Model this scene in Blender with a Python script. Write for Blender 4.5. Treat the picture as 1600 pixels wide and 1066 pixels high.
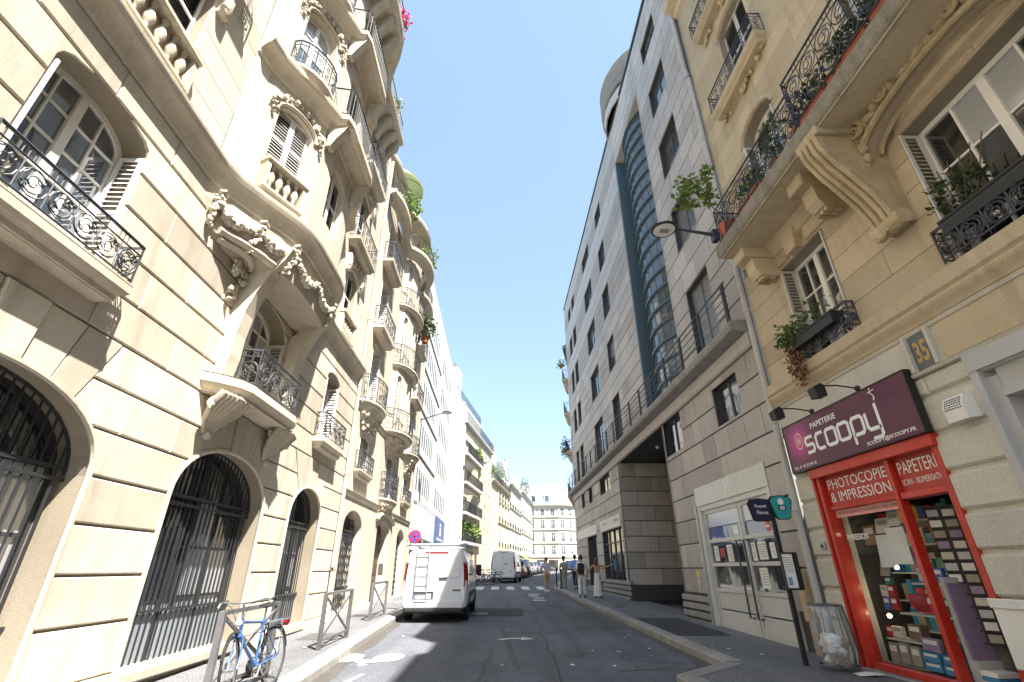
import bpy, math, random
from mathutils import Vector, Matrix, noise
from mathutils.geometry import tessellate_polygon
random.seed(11)
R=math.radians
for o in list(bpy.data.objects): bpy.data.objects.remove(o)
SC=bpy.context.scene; COL=SC.collection
# ------------------------------------------------------------------ camera
PITCH=math.atan((889-533)/735.); YAW=math.atan(23/math.hypot(735,356))
cam=bpy.data.cameras.new('camera'); cam.sensor_width=36; cam.lens=735/1600*36; cam.clip_start=.05; cam.clip_end=1500
co=bpy.data.objects.new('camera',cam); COL.objects.link(co)
co.location=(0,0,1.6); co.rotation_euler=(R(90)+PITCH,0,-YAW); SC.camera=co
# ------------------------------------------------------------------ sky, sun, exposure
SUN=Vector((1,-1.3,2.75)).normalized()
EL=math.asin(SUN.z); AZ=math.atan2(SUN.x,SUN.y)
w=bpy.data.worlds.new('World'); SC.world=w; w.use_nodes=True
nt=w.node_tree; nt.nodes.clear()
sky=nt.nodes.new('ShaderNodeTexSky'); sky.sky_type='NISHITA'; sky.sun_disc=False
sky.sun_elevation=EL; sky.sun_rotation=AZ; sky.altitude=50; sky.air_density=.9; sky.dust_density=.8; sky.ozone_density=1.6
bg=nt.nodes.new('ShaderNodeBackground'); bg.inputs[1].default_value=0.135
wo=nt.nodes.new('ShaderNodeOutputWorld'); hs=nt.nodes.new('ShaderNodeHueSaturation'); hs.inputs['Saturation'].default_value=.9; hs.inputs['Hue'].default_value=.49; nt.links.new(sky.outputs[0],hs.inputs['Color']); hz=nt.nodes.new('ShaderNodeMix'); hz.data_type='RGBA'; hz.inputs[0].default_value=.65; hz.inputs[7].default_value=(.62,.90,1.16,1); nt.links.new(hs.outputs[0],hz.inputs[6]); nt.links.new(hz.outputs[2],bg.inputs[0]); nt.links.new(bg.outputs[0],wo.inputs[0])
sl=bpy.data.lights.new('sun','SUN'); sl.energy=3.9; sl.angle=R(.5); sl.color=(1,.95,.87)
so=bpy.data.objects.new('sun',sl); COL.objects.link(so); so.location=(20,-20,60)
so.rotation_euler=(-SUN).to_track_quat('-Z','Y').to_euler()
SC.view_settings.view_transform='Standard'; SC.view_settings.look='None'; SC.view_settings.exposure=2.25; SC.view_settings.gamma=1
SC.render.engine='CYCLES'
SC.cycles.max_bounces=8; SC.cycles.diffuse_bounces=5; SC.cycles.glossy_bounces=3; SC.cycles.transparent_max_bounces=10; SC.cycles.transmission_bounces=3
# ------------------------------------------------------------------ geometry helpers
def gz(y):
    if y<22: return .012*y
    if y<60: return .264+.017*(y-22)
    return .91+.006*(y-60)
class Fr:
    """a vertical wall frame: s along the wall, z up, out from the wall"""
    def __init__(s,o,d,n): s.o=o; L=math.hypot(*d); s.d=(d[0]/L,d[1]/L); L=math.hypot(*n); s.n=(n[0]/L,n[1]/L)
    def p(s,a,z,u=0): return (s.o[0]+s.d[0]*a+s.n[0]*u, s.o[1]+s.d[1]*a+s.n[1]*u, z)
    @staticmethod
    def seg(a,b,side):
        d=(b[0]-a[0],b[1]-a[1]); n=(d[1],-d[0]) if side>0 else (-d[1],d[0])
        f=Fr(a,d,n); f.L=math.hypot(*d); return f
class MB:
    def __init__(s): s.v=[]; s.f=[]; s.m=[]; s.mi=0
    def add(s,vs,fs):
        b=len(s.v); s.v+= [tuple(q) for q in vs]
        s.f+= [tuple(b+i for i in f) for f in fs]; s.m+=[s.mi]*len(fs); return s
    def box(s,x0,x1,y0,y1,z0,z1):
        return s.add([(x,y,z) for z in (z0,z1) for y in (y0,y1) for x in (x0,x1)],[(0,1,3,2),(4,6,7,5),(0,4,5,1),(2,3,7,6),(0,2,6,4),(1,5,7,3)])
    def fbox(s,F,a0,a1,z0,z1,u0,u1,c=0):
        P=F.p
        if not c: return s.add([P(a,z,u) for z in (z0,z1) for u in (u0,u1) for a in (a0,a1)],[(0,1,3,2),(4,6,7,5),(0,4,5,1),(2,3,7,6),(0,2,6,4),(1,5,7,3)])
        # chamfered front edges
        r0=[P(a0,z0,u0),P(a1,z0,u0),P(a1,z1,u0),P(a0,z1,u0)]
        r1=[P(a0,z0,u1-c),P(a1,z0,u1-c),P(a1,z1,u1-c),P(a0,z1,u1-c)]
        r2=[P(a0+c,z0+c,u1),P(a1-c,z0+c,u1),P(a1-c,z1-c,u1),P(a0+c,z1-c,u1)]
        fs=[(8,9,10,11)]
        for k in (0,4):
            for i in range(4): j=(i+1)%4; fs.append((k+i,k+j,k+4+j,k+4+i))
        return s.add(r0+r1+r2,fs)
    def obox(s,c,ax,h):
        c=Vector(c); A=[Vector(a).normalized() for a in ax]
        return s.add([c+A[0]*h[0]*i+A[1]*h[1]*j+A[2]*h[2]*k for k in (-1,1) for j in (-1,1) for i in (-1,1)],[(0,1,3,2),(4,6,7,5),(0,4,5,1),(2,3,7,6),(0,2,6,4),(1,5,7,3)])
    def bar(s,a,b,wd,th=None,upv=(0,0,1)):
        a,b=Vector(a),Vector(b); d=b-a; L=d.length
        if L<1e-6: return s
        d/=L; u=Vector(upv)
        if abs(d.dot(u))>.97: u=Vector((1,0,0))
        x=d.cross(u).normalized(); y=x.cross(d)
        return s.obox((a+b)/2,(x,y,d),(wd/2,(th or wd)/2,L/2))
    def poly(s,pts,f):
        """flat polygon through mapping f(a,b)"""
        vs=[f(*p) for p in pts]; T=tessellate_polygon([[Vector((p[0],p[1],0)) for p in pts]])
        return s.add(vs,T)
    def prism(s,pts,f,c0,c1):
        n=len(pts); T=[tuple(t) for t in tessellate_polygon([[Vector((p[0],p[1],0)) for p in pts]])]
        vs=[f(p[0],p[1],c0) for p in pts]+[f(p[0],p[1],c1) for p in pts]
        fs=T+[tuple(i+n for i in t) for t in T]+[(i,(i+1)%n,n+(i+1)%n,n+i) for i in range(n)]
        return s.add(vs,fs)
    def tube(s,pts,r,n=6,closed=False,cap=True):
        P=[Vector(p) for p in pts]; N=len(P); rr=r if hasattr(r,'__len__') else [r]*N
        vs=[];prev=None
        for i in range(N):
            a=P[i-1] if (i>0 or closed) else P[i]; b=P[(i+1)%N] if (i<N-1 or closed) else P[i]
            d=(b-a); d=d.normalized() if d.length>1e-9 else Vector((0,0,1))
            if prev is None:
                u=Vector((0,0,1)) if abs(d.z)<.9 else Vector((1,0,0)); x=d.cross(u).normalized()
            else:
                x=prev-d*prev.dot(d); x=x.normalized() if x.length>1e-6 else d.orthogonal().normalized()
            prev=x; y=d.cross(x)
            for k in range(n):
                t=2*math.pi*k/n; vs.append(P[i]+(x*math.cos(t)+y*math.sin(t))*rr[i])
        fs=[]
        for i in range(N if closed else N-1):
            j=(i+1)%N
            for k in range(n): fs.append((i*n+k,i*n+(k+1)%n,j*n+(k+1)%n,j*n+k))
        if cap and not closed: fs+= [tuple(range(n)),tuple((N-1)*n+k for k in range(n))]
        return s.add(vs,fs)
    def lathe(s,prof,c=(0,0,0),n=12,a0=0,a1=2*math.pi,ax=None):
        c=Vector(c); full=abs(a1-a0-2*math.pi)<1e-6; m=n if full else n+1; vs=[]
        M=ax or Matrix.Identity(3)
        for r,z in prof:
            for k in range(m):
                t=a0+(a1-a0)*k/n; vs.append(c+M@Vector((r*math.cos(t),r*math.sin(t),z)))
        fs=[]
        for i in range(len(prof)-1):
            for k in range(n): 
                k2=(k+1)%m; fs.append((i*m+k,i*m+k2,(i+1)*m+k2,(i+1)*m+k))
        return s.add(vs,fs)
    def sweep(s,path,prof,side=1,cap=True):
        """profile [(out,z)] along a horizontal polyline [(x,y)]; side +1: out is to the right of travel"""
        N=len(path); vs=[]; m=len(prof)
        for i in range(N):
            a=Vector(path[max(i-1,0)]); b=Vector(path[i]); c=Vector(path[min(i+1,N-1)])
            d1=(b-a) if i>0 else (c-b); d2=(c-b) if i<N-1 else (b-a); d1.normalize(); d2.normalize()
            n1=Vector((d1.y,-d1.x))*side; n2=Vector((d2.y,-d2.x))*side
            nn=(n1+n2); nn.normalize(); k=1/max(.35,nn.dot(n1))
            for o,z in prof: vs.append((b.x+nn.x*o*k,b.y+nn.y*o*k,z))
        fs=[]
        for i in range(N-1):
            for j in range(m-1): fs.append((i*m+j,i*m+j+1,(i+1)*m+j+1,(i+1)*m+j))
        if cap: fs+=[tuple(range(m)),tuple((N-1)*m+j for j in range(m))]
        return s.add(vs,fs)
    def blob(s,c,r,seed=0,n=6,m=5,amp=.25,sc=(1,1,1)):
        c=Vector(c); vs=[]; 
        for i in range(m+1):
            ph=math.pi*i/m
            for k in range(n):
                t=2*math.pi*k/n; d=Vector((math.sin(ph)*math.cos(t),math.sin(ph)*math.sin(t),math.cos(ph)))
                q=1+amp*noise.noise(d*1.7+Vector((seed*3.1,seed*1.7,seed)))*2
                vs.append(c+Vector((d.x*sc[0],d.y*sc[1],d.z*sc[2]))*r*q)
        fs=[(i*n+k,i*n+(k+1)%n,(i+1)*n+(k+1)%n,(i+1)*n+k) for i in range(m) for k in range(n)]
        return s.add(vs,fs)
    def build(s,name,mat,parent=None,smooth=False,kind=None,bevel=0):
        return mk(name,s,mat,parent,smooth,kind,bevel)
PINV={}
def mesh(name,mb,mat,smooth=False):
    me=bpy.data.meshes.new(name); me.from_pydata(mb.v,[],mb.f)
    ms=mat if isinstance(mat,(list,tuple)) else [mat]
    for q in ms: me.materials.append(M[q] if isinstance(q,str) else q)
    if len(ms)>1: me.polygons.foreach_set('material_index',mb.m)
    if smooth:
        me.polygons.foreach_set('use_smooth',[True]*len(me.polygons))
        me.set_sharp_from_angle(angle=R(smooth if smooth is not True else 40))
    return me
def link(name,me,parent=None,kind=None):
    o=bpy.data.objects.new(name,me); COL.objects.link(o)
    if parent is not None:
        o.parent=parent; o.matrix_parent_inverse=PINV.get(parent.name,Matrix.Identity(4))
    if kind: o['kind']=kind
    return o
def mk(name,mb,mat,parent=None,smooth=False,kind=None,bevel=0):
    o=link(name,mesh(name,mb,mat,smooth),parent,kind)
    if bevel:
        b=o.modifiers.new('bevel','BEVEL'); b.width=bevel; b.segments=2; b.limit_method='ANGLE'; b.angle_limit=R(35)
    return o
def thing(name,label,cat,loc=(0,0,0),rz=0,group=None,world=False):
    """empty at a thing's base. world=True: its parts are given in world coordinates"""
    o=bpy.data.objects.new(name,None); COL.objects.link(o); o.empty_display_size=.2
    o.location=loc; o.rotation_euler=(0,0,rz)
    if world: PINV[o.name]=(Matrix.Translation(loc)@Matrix.Rotation(rz,4,'Z')).inverted()
    return tag(o,label,cat,group)
def tag(o,label,cat,group=None):
    o['label']=label; o['category']=cat
    if group: o['group']=group
    return o
def copytree(o,parent=None):
    c=o.copy(); COL.objects.link(c)
    if parent is not None: c.parent=parent
    for ch in [x for x in bpy.data.objects if x.parent==o]: copytree(ch,c)
    return c
# ------------------------------------------------------------------ text meshes (made first, while the scene is small)
TXT={}
def text(s,bold=0.0,spacing=1.0):
    k=(s,bold,spacing)
    if k not in TXT:
        cu=bpy.data.curves.new('lettering','FONT'); cu.body=s; cu.resolution_u=3; cu.offset=bold; cu.space_character=spacing
        ob=bpy.data.objects.new('lettering',cu); me=ob.to_mesh()
        vs=[(v.co.x,v.co.y) for v in me.vertices]; fs=[tuple(p.vertices) for p in me.polygons]
        ob.to_mesh_clear(); bpy.data.objects.remove(ob); bpy.data.curves.remove(cu)
        x0=min(v[0] for v in vs); x1=max(v[0] for v in vs); y0=min(v[1] for v in vs); y1=max(v[1] for v in vs)
        TXT[k]=([((a-x0),(b-y0)) for a,b in vs],fs,x1-x0,y1-y0)
    return TXT[k]
def put_text(mb,s,f,x0,x1,y0,y1,bold=0.0,spacing=1.0):
    """letters stretched into the rectangle x0..x1, y0..y1 of the mapping f(a,b)"""
    vs,fs,W,H=text(s,bold,spacing)
    mb.add([f(x0+(x1-x0)*a/W,y0+(y1-y0)*b/H) for a,b in vs],fs)
def ribbon(mb,pts,wd,f,closed=False):
    """flat stroke of constant width along 2D points"""
    P=[Vector(p) for p in pts]; N=len(P); vs=[]
    for i in range(N):
        a=P[i-1] if (i>0 or closed) else P[i]; b=P[(i+1)%N] if (i<N-1 or closed) else P[i]
        d1=(P[i]-a); d2=(b-P[i])
        if d1.length<1e-9: d1=d2
        if d2.length<1e-9: d2=d1
        d1=d1.normalized(); d2=d2.normalized()
        n1=Vector((-d1.y,d1.x)); n2=Vector((-d2.y,d2.x)); n=(n1+n2).normalized(); k=1/max(.4,n.dot(n1))
        vs+= [f(*(P[i]+n*wd/2*k)),f(*(P[i]-n*wd/2*k))]
    fs=[(2*i,2*i+1,2*((i+1)%N)+1,2*((i+1)%N)) for i in range(N if closed else N-1)]
    mb.add(vs,fs)
# ------------------------------------------------------------------ materials
M={}
def nodemat(name):
    m=bpy.data.materials.new(name); m.use_nodes=True; n=m.node_tree; n.nodes.clear()
    out=n.nodes.new('ShaderNodeOutputMaterial'); b=n.nodes.new('ShaderNodeBsdfPrincipled'); n.links.new(b.outputs[0],out.inputs[0])
    M[name]=m; return m,n,b,out
def N(n,t,**k):
    q=n.nodes.new(t)
    for a,v in k.items(): setattr(q,a,v)
    return q
def plain(name,c,rough=.6,metal=0,spec=.5,var=.06,vscale=4,coat=0,bump=0):
    m,n,b,o=nodemat(name)
    tc=N(n,'ShaderNodeTexCoord'); no=N(n,'ShaderNodeTexNoise'); no.inputs['Scale'].default_value=vscale; no.inputs['Detail'].default_value=5
    n.links.new(tc.outputs['Object'],no.inputs['Vector'])
    oi=N(n,'ShaderNodeObjectInfo'); ad=N(n,'ShaderNodeMath',operation='ADD'); n.links.new(no.outputs['Fac'],ad.inputs[0])
    ml=N(n,'ShaderNodeMath',operation='MULTIPLY'); n.links.new(oi.outputs['Random'],ml.inputs[0]); ml.inputs[1].default_value=.5; n.links.new(ml.outputs[0],ad.inputs[1])
    mr=N(n,'ShaderNodeMapRange'); mr.inputs[1].default_value=.3; mr.inputs[2].default_value=1.2; mr.inputs[3].default_value=1-var*1.6; mr.inputs[4].default_value=1+var*1.6
    n.links.new(ad.outputs[0],mr.inputs[0])
    mx=N(n,'ShaderNodeVectorMath',operation='SCALE'); mx.inputs[0].default_value=c[:3]; n.links.new(mr.outputs[0],mx.inputs['Scale'])
    n.links.new(mx.outputs[0],b.inputs['Base Color'])
    b.inputs['Roughness'].default_value=rough; b.inputs['Metallic'].default_value=metal; b.inputs['Specular IOR Level'].default_value=spec
    if coat: b.inputs['Coat Weight'].default_value=coat; b.inputs['Coat Roughness'].default_value=.08
    if bump:
        bp=N(n,'ShaderNodeBump'); bp.inputs['Strength'].default_value=bump; bp.inputs['Distance'].default_value=.01
        n2=N(n,'ShaderNodeTexNoise'); n2.inputs['Scale'].default_value=vscale*14; n2.inputs['Detail'].default_value=4; n.links.new(tc.outputs['Object'],n2.inputs['Vector'])
        n.links.new(n2.outputs['Fac'],bp.inputs['Height']); n.links.new(bp.outputs[0],b.inputs['Normal'])
    return m
def stone(name,c1,c2,cd,rough=.85,sc=1.2,grain=60,gr=.12,bump=.25,dirt=.35,rnd=.14,spk=None):
    """mottled stone: two tones, fine grain, streaks of dirt running down, and a tone of its own for every block"""
    m,n,b,o=nodemat(name); L=n.links.new
    tc=N(n,'ShaderNodeTexCoord'); V=tc.outputs['Object']
    a=N(n,'ShaderNodeTexNoise'); a.inputs['Scale'].default_value=sc; a.inputs['Detail'].default_value=8; a.inputs['Roughness'].default_value=.65; L(V,a.inputs['Vector'])
    r=N(n,'ShaderNodeValToRGB'); r.color_ramp.elements[0].position=.33; r.color_ramp.elements[1].position=.68
    r.color_ramp.elements[0].color=(*c2,1); r.color_ramp.elements[1].color=(*c1,1); L(a.outputs['Fac'],r.inputs[0])
    g=N(n,'ShaderNodeTexNoise'); g.inputs['Scale'].default_value=grain; g.inputs['Detail'].default_value=4; L(V,g.inputs['Vector'])
    gm=N(n,'ShaderNodeMapRange'); gm.inputs[1].default_value=.3; gm.inputs[2].default_value=.7; gm.inputs[3].default_value=1-gr; gm.inputs[4].default_value=1+gr; L(g.outputs['Fac'],gm.inputs[0])
    oi=N(n,'ShaderNodeObjectInfo'); om=N(n,'ShaderNodeMapRange'); om.inputs[3].default_value=1-rnd; om.inputs[4].default_value=1+rnd*.6; L(oi.outputs['Random'],om.inputs[0])
    mu=N(n,'ShaderNodeMath',operation='MULTIPLY'); L(gm.outputs[0],mu.inputs[0]); L(om.outputs[0],mu.inputs[1])
    s1=N(n,'ShaderNodeVectorMath',operation='SCALE'); L(r.outputs[0],s1.inputs[0]); L(mu.outputs[0],s1.inputs['Scale'])
    mp=N(n,'ShaderNodeMapping'); mp.inputs['Scale'].default_value=(2.2,2.2,.28); L(V,mp.inputs[0])
    d=N(n,'ShaderNodeTexNoise'); d.inputs['Scale'].default_value=1.3; d.inputs['Detail'].default_value=7; d.inputs['Roughness'].default_value=.7; L(mp.outputs[0],d.inputs['Vector'])
    dm=N(n,'ShaderNodeMapRange'); dm.inputs[1].default_value=.5; dm.inputs[2].default_value=.78; dm.inputs[3].default_value=0; dm.inputs[4].default_value=dirt; L(d.outputs['Fac'],dm.inputs[0])
    mx=N(n,'ShaderNodeMix',data_type='RGBA'); L(dm.outputs[0],mx.inputs[0]); L(s1.outputs[0],mx.inputs[6]); mx.inputs[7].default_value=(*cd,1)
    outc=mx.outputs[2]
    if spk:
        v=N(n,'ShaderNodeTexVoronoi'); v.inputs['Scale'].default_value=spk[0]; L(V,v.inputs['Vector'])
        sm=N(n,'ShaderNodeMapRange'); sm.inputs[1].default_value=.0; sm.inputs[2].default_value=1; sm.inputs[3].default_value=1-spk[1]; sm.inputs[4].default_value=1+spk[1]
        sp=N(n,'ShaderNodeSeparateColor'); L(v.outputs['Color'],sp.inputs[0]); L(sp.outputs[0],sm.inputs[0])
        s2=N(n,'ShaderNodeVectorMath',operation='SCALE'); L(outc,s2.inputs[0]); L(sm.outputs[0],s2.inputs['Scale']); outc=s2.outputs[0]
    L(outc,b.inputs['Base Color']); b.inputs['Roughness'].default_value=rough; b.inputs['Specular IOR Level'].default_value=.3
    bp=N(n,'ShaderNodeBump'); bp.inputs['Strength'].default_value=bump; bp.inputs['Distance'].default_value=.012
    ab=N(n,'ShaderNodeMath',operation='ADD'); L(g.outputs['Fac'],ab.inputs[0]); L(a.outputs['Fac'],ab.inputs[1]); L(ab.outputs[0],bp.inputs['Height']); L(bp.outputs[0],b.inputs['Normal'])
    return m
def glass(name,c,rough=.04,clear=0.0,wave=.02):
    """window glass: tinted, with a slightly uneven surface; clear>0 lets that share of light through"""
    m,n,b,o=nodemat(name); L=n.links.new
    b.inputs['Base Color'].default_value=(*c,1); b.inputs['Roughness'].default_value=rough; b.inputs['Specular IOR Level'].default_value=.9; b.inputs['IOR'].default_value=2.0
    tc=N(n,'ShaderNodeTexCoord'); no=N(n,'ShaderNodeTexNoise'); no.inputs['Scale'].default_value=1.6; L(tc.outputs['Object'],no.inputs['Vector'])
    bp=N(n,'ShaderNodeBump'); bp.inputs['Strength'].default_value=wave*4; bp.inputs['Distance'].default_value=.05; L(no.outputs['Fac'],bp.inputs['Height']); L(bp.outputs[0],b.inputs['Normal'])
    if clear:
        t=N(n,'ShaderNodeBsdfTransparent'); t.inputs[0].default_value=(.93,.95,.95,1)
        lw=N(n,'ShaderNodeLayerWeight'); fr=N(n,'ShaderNodeMath',operation='POWER'); L(lw.outputs['Facing'],fr.inputs[0]); fr.inputs[1].default_value=4.5
        mr=N(n,'ShaderNodeMapRange'); mr.inputs[3].default_value=1-clear; mr.inputs[4].default_value=1; L(fr.outputs[0],mr.inputs[0])
        mx=N(n,'ShaderNodeMixShader'); L(mr.outputs[0],mx.inputs[0]); L(t.outputs[0],mx.inputs[1]); L(b.outputs[0],mx.inputs[2]); L(mx.outputs[0],o.inputs[0])
    return m
def leafmat(name,c1,c2):
    m,n,b,o=nodemat(name); L=n.links.new
    tc=N(n,'ShaderNodeTexCoord'); no=N(n,'ShaderNodeTexNoise'); no.inputs['Scale'].default_value=9; L(tc.outputs['Object'],no.inputs['Vector'])
    r=N(n,'ShaderNodeValToRGB'); r.color_ramp.elements[0].position=.35; r.color_ramp.elements[1].position=.65; r.color_ramp.elements[0].color=(*c1,1); r.color_ramp.elements[1].color=(*c2,1)
    L(no.outputs['Fac'],r.inputs[0]); L(r.outputs[0],b.inputs['Base Color']); b.inputs['Roughness'].default_value=.55
    t=N(n,'ShaderNodeBsdfTranslucent'); L(r.outputs[0],t.inputs[0]); mx=N(n,'ShaderNodeMixShader'); mx.inputs[0].default_value=.35
    L(b.outputs[0],mx.inputs[1]); L(t.outputs[0],mx.inputs[2]); L(mx.outputs[0],o.inputs[0]); return m
def emit(name,c,s):
    m,n,b,o=nodemat(name); b.inputs['Base Color'].default_value=(*c,1); b.inputs['Emission Color'].default_value=(*c,1); b.inputs['Emission Strength'].default_value=s
# stones
stone('limestone',(.645,.58,.475),(.55,.485,.385),(.27,.215,.15),dirt=.6,rnd=.22)
stone('limestone_smooth',(.625,.56,.455),(.54,.475,.375),(.26,.205,.145),dirt=.6,rnd=.16)
stone('mortar',(.36,.31,.24),(.30,.255,.19),(.22,.18,.12))
stone('limestone_carved',(.625,.56,.455),(.49,.43,.335),(.26,.21,.14),sc=3,bump=.5,dirt=.5)
stone('ochre_stone',(.56,.475,.335),(.485,.40,.27),(.24,.185,.115),dirt=.6,rnd=.16)
stone('ochre_carved',(.57,.475,.31),(.43,.34,.195),(.22,.165,.10),sc=3,bump=.5,dirt=.6)
stone('painted_stone',(.60,.575,.50),(.53,.505,.43),(.33,.30,.24),dirt=.4,grain=40,rnd=.08)
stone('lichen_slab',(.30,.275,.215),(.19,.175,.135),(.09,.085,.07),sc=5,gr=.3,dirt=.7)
stone('granite',(.49,.45,.41),(.42,.385,.35),(.20,.185,.17),rough=.6,sc=.7,grain=150,gr=.25,bump=.06,dirt=.5,rnd=.24,spk=(70,.16))
stone('granite_pale',(.50,.475,.455),(.45,.425,.405),(.30,.275,.25),rough=.6,sc=.7,grain=150,gr=.2,bump=.06,dirt=.45,rnd=.16,spk=(70,.12))
stone('concrete_grey',(.36,.355,.33),(.28,.275,.255),(.15,.145,.13),sc=2,dirt=.55)
stone('white_render',(.62,.62,.605),(.58,.58,.565),(.50,.48,.43),sc=.6,dirt=.2,bump=.1)
stone('cream_render',(.59,.52,.385),(.54,.47,.34),(.42,.36,.25),sc=.6,dirt=.25,bump=.1)
stone('pale_stone',(.58,.55,.48),(.51,.48,.41),(.38,.34,.28),sc=.8,dirt=.35)
stone('kerb_granite',(.34,.325,.30),(.27,.26,.24),(.15,.145,.135),sc=3,grain=120,gr=.2,dirt=.4,spk=(90,.15))
stone('zinc',(.26,.28,.30),(.21,.225,.245),(.14,.15,.16),rough=.5,sc=1,dirt=.3)
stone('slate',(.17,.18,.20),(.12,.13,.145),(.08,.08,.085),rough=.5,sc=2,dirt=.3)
stone('brick_red',(.36,.19,.13),(.30,.15,.10),(.2,.12,.09),sc=4)
def asphalt(name,c1,c2,patchy,crack=.35):
    m,n,b,o=nodemat(name); L=n.links.new; tc=N(n,'ShaderNodeTexCoord'); V=tc.outputs['Object']
    a=N(n,'ShaderNodeTexNoise'); a.inputs['Scale'].default_value=.45; a.inputs['Detail'].default_value=9; a.inputs['Roughness'].default_value=.7; L(V,a.inputs['Vector'])
    r=N(n,'ShaderNodeValToRGB'); r.color_ramp.elements[0].position=.35; r.color_ramp.elements[1].position=.66; r.color_ramp.elements[0].color=(*c1,1); r.color_ramp.elements[1].color=(*c2,1); L(a.outputs['Fac'],r.inputs[0])
    v=N(n,'ShaderNodeTexVoronoi'); v.inputs['Scale'].default_value=85; L(V,v.inputs['Vector']); sp=N(n,'ShaderNodeSeparateColor'); L(v.outputs['Color'],sp.inputs[0])
    mr=N(n,'ShaderNodeMapRange'); mr.inputs[3].default_value=.55; mr.inputs[4].default_value=1.5; L(sp.outputs[0],mr.inputs[0])
    s=N(n,'ShaderNodeVectorMath',operation='SCALE'); L(r.outputs[0],s.inputs[0]); L(mr.outputs[0],s.inputs['Scale'])
    mp=N(n,'ShaderNodeMapping'); mp.inputs['Scale'].default_value=(1.6,.12,1); L(V,mp.inputs[0])
    st=N(n,'ShaderNodeTexNoise'); st.inputs['Scale'].default_value=1.0; st.inputs['Detail'].default_value=4; L(mp.outputs[0],st.inputs['Vector'])
    sm=N(n,'ShaderNodeMapRange'); sm.inputs[1].default_value=.35; sm.inputs[2].default_value=.65; sm.inputs[3].default_value=1-patchy; sm.inputs[4].default_value=1+patchy; L(st.outputs['Fac'],sm.inputs[0])
    s2=N(n,'ShaderNodeVectorMath',operation='SCALE'); L(s.outputs[0],s2.inputs[0]); L(sm.outputs[0],s2.inputs['Scale'])
    nd=N(n,'ShaderNodeTexNoise'); nd.inputs['Scale'].default_value=.8; nd.inputs['Detail'].default_value=5; L(V,nd.inputs['Vector'])
    mv=N(n,'ShaderNodeMix',data_type='VECTOR'); mv.inputs[0].default_value=.3; L(V,mv.inputs[4]); L(nd.outputs['Color'],mv.inputs[5])
    ck=N(n,'ShaderNodeTexVoronoi',feature='DISTANCE_TO_EDGE'); ck.inputs['Scale'].default_value=.38; L(mv.outputs[1],ck.inputs['Vector'])
    cm=N(n,'ShaderNodeMapRange'); cm.inputs[1].default_value=0; cm.inputs[2].default_value=.012; cm.inputs[3].default_value=1-crack; cm.inputs[4].default_value=1; L(ck.outputs['Distance'],cm.inputs[0])
    s3=N(n,'ShaderNodeVectorMath',operation='SCALE'); L(s2.outputs[0],s3.inputs[0]); L(cm.outputs[0],s3.inputs['Scale'])
    L(s3.outputs[0],b.inputs['Base Color']); b.inputs['Roughness'].default_value=.85; b.inputs['Specular IOR Level'].default_value=.3
    bp=N(n,'ShaderNodeBump'); bp.inputs['Strength'].default_value=.5; bp.inputs['Distance'].default_value=.008; L(v.outputs['Distance'],bp.inputs['Height']); L(bp.outputs[0],b.inputs['Normal'])
asphalt('asphalt',(.098,.103,.12),(.135,.141,.16),.16,.3)
asphalt('pavement_asphalt',(.125,.127,.136),(.17,.172,.18),.12,.3)
def worn_paint(name,c):
    m,n,b,o=nodemat(name); L=n.links.new; tc=N(n,'ShaderNodeTexCoord')
    a=N(n,'ShaderNodeTexNoise'); a.inputs['Scale'].default_value=14; a.inputs['Detail'].default_value=8; a.inputs['Roughness'].default_value=.75; L(tc.outputs['Object'],a.inputs['Vector'])
    r=N(n,'ShaderNodeValToRGB'); r.color_ramp.elements[0].position=.40; r.color_ramp.elements[1].position=.50; r.color_ramp.elements[0].color=(.12,.12,.125,1); r.color_ramp.elements[1].color=(*c,1)
    L(a.outputs['Fac'],r.inputs[0]); L(r.outputs[0],b.inputs['Base Color']); b.inputs['Roughness'].default_value=.8
worn_paint('road_paint',(.68,.68,.66))
# metals, paints
plain('iron',(.05,.054,.062),.5,.0,.5)
plain('iron_blue',(.03,.035,.06),.45)
plain('grille_iron',(.028,.03,.034),.45,0,.5)
plain('grille_panel',(.30,.33,.37),.45,.2)
plain('barrier_paint',(.13,.125,.13),.5,bump=.2,vscale=10,var=.2)
plain('black',(.012,.012,.013),.5)
plain('rubber',(.016,.016,.017),.8)
plain('steel',(.45,.46,.47),.32,.9)
plain('galv',(.40,.41,.42),.45,.7)
plain('white_paint',(.78,.77,.73),.5)
plain('shutter_white',(.80,.79,.77),.55)
plain('shutter_grey',(.62,.61,.57),.55)
plain('frame_grey',(.52,.53,.54),.45)
plain('pipe_cream',(.60,.54,.45),.55)
plain('pipe_grey',(.50,.48,.45),.55)
plain('steel_blue',(.085,.125,.15),.45,.1)
plain('frame_dark',(.045,.048,.055),.45)
plain('soffit_dark',(.05,.05,.055),.6)
plain('blind_metal',(.50,.50,.50),.5,.2)
plain('red_paint',(.50,.028,.014),.38,coat=.25,var=.14,vscale=7,bump=.15)
plain('red_vinyl',(.42,.03,.018),.3)
plain('pink_vinyl',(.72,.33,.29),.5)
plain('sign_purple',(.10,.018,.055),.4)
plain('sign_magenta',(.50,.04,.22),.4)
plain('sign_pink',(.80,.32,.38),.4)
plain('sign_peach',(.82,.52,.42),.4)
plain('lettering_white',(.86,.86,.85),.5,var=0)
plain('lettering_dark',(.05,.045,.05),.5,var=0)
plain('lettering_grey',(.30,.30,.31),.5)
plain('gold',(.46,.29,.10),.5)
plain('aluminium',(.55,.54,.50),.4,.35)
plain('alu_pale',(.60,.60,.57),.45,.15)
plain('door_grey',(.47,.475,.47),.45)
plain('navy',(.012,.018,.065),.4)
plain('teal',(.02,.36,.34),.4)
plain('sign_blue',(.05,.085,.24),.45)
plain('fascia_blue',(.50,.545,.60),.5)
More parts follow.
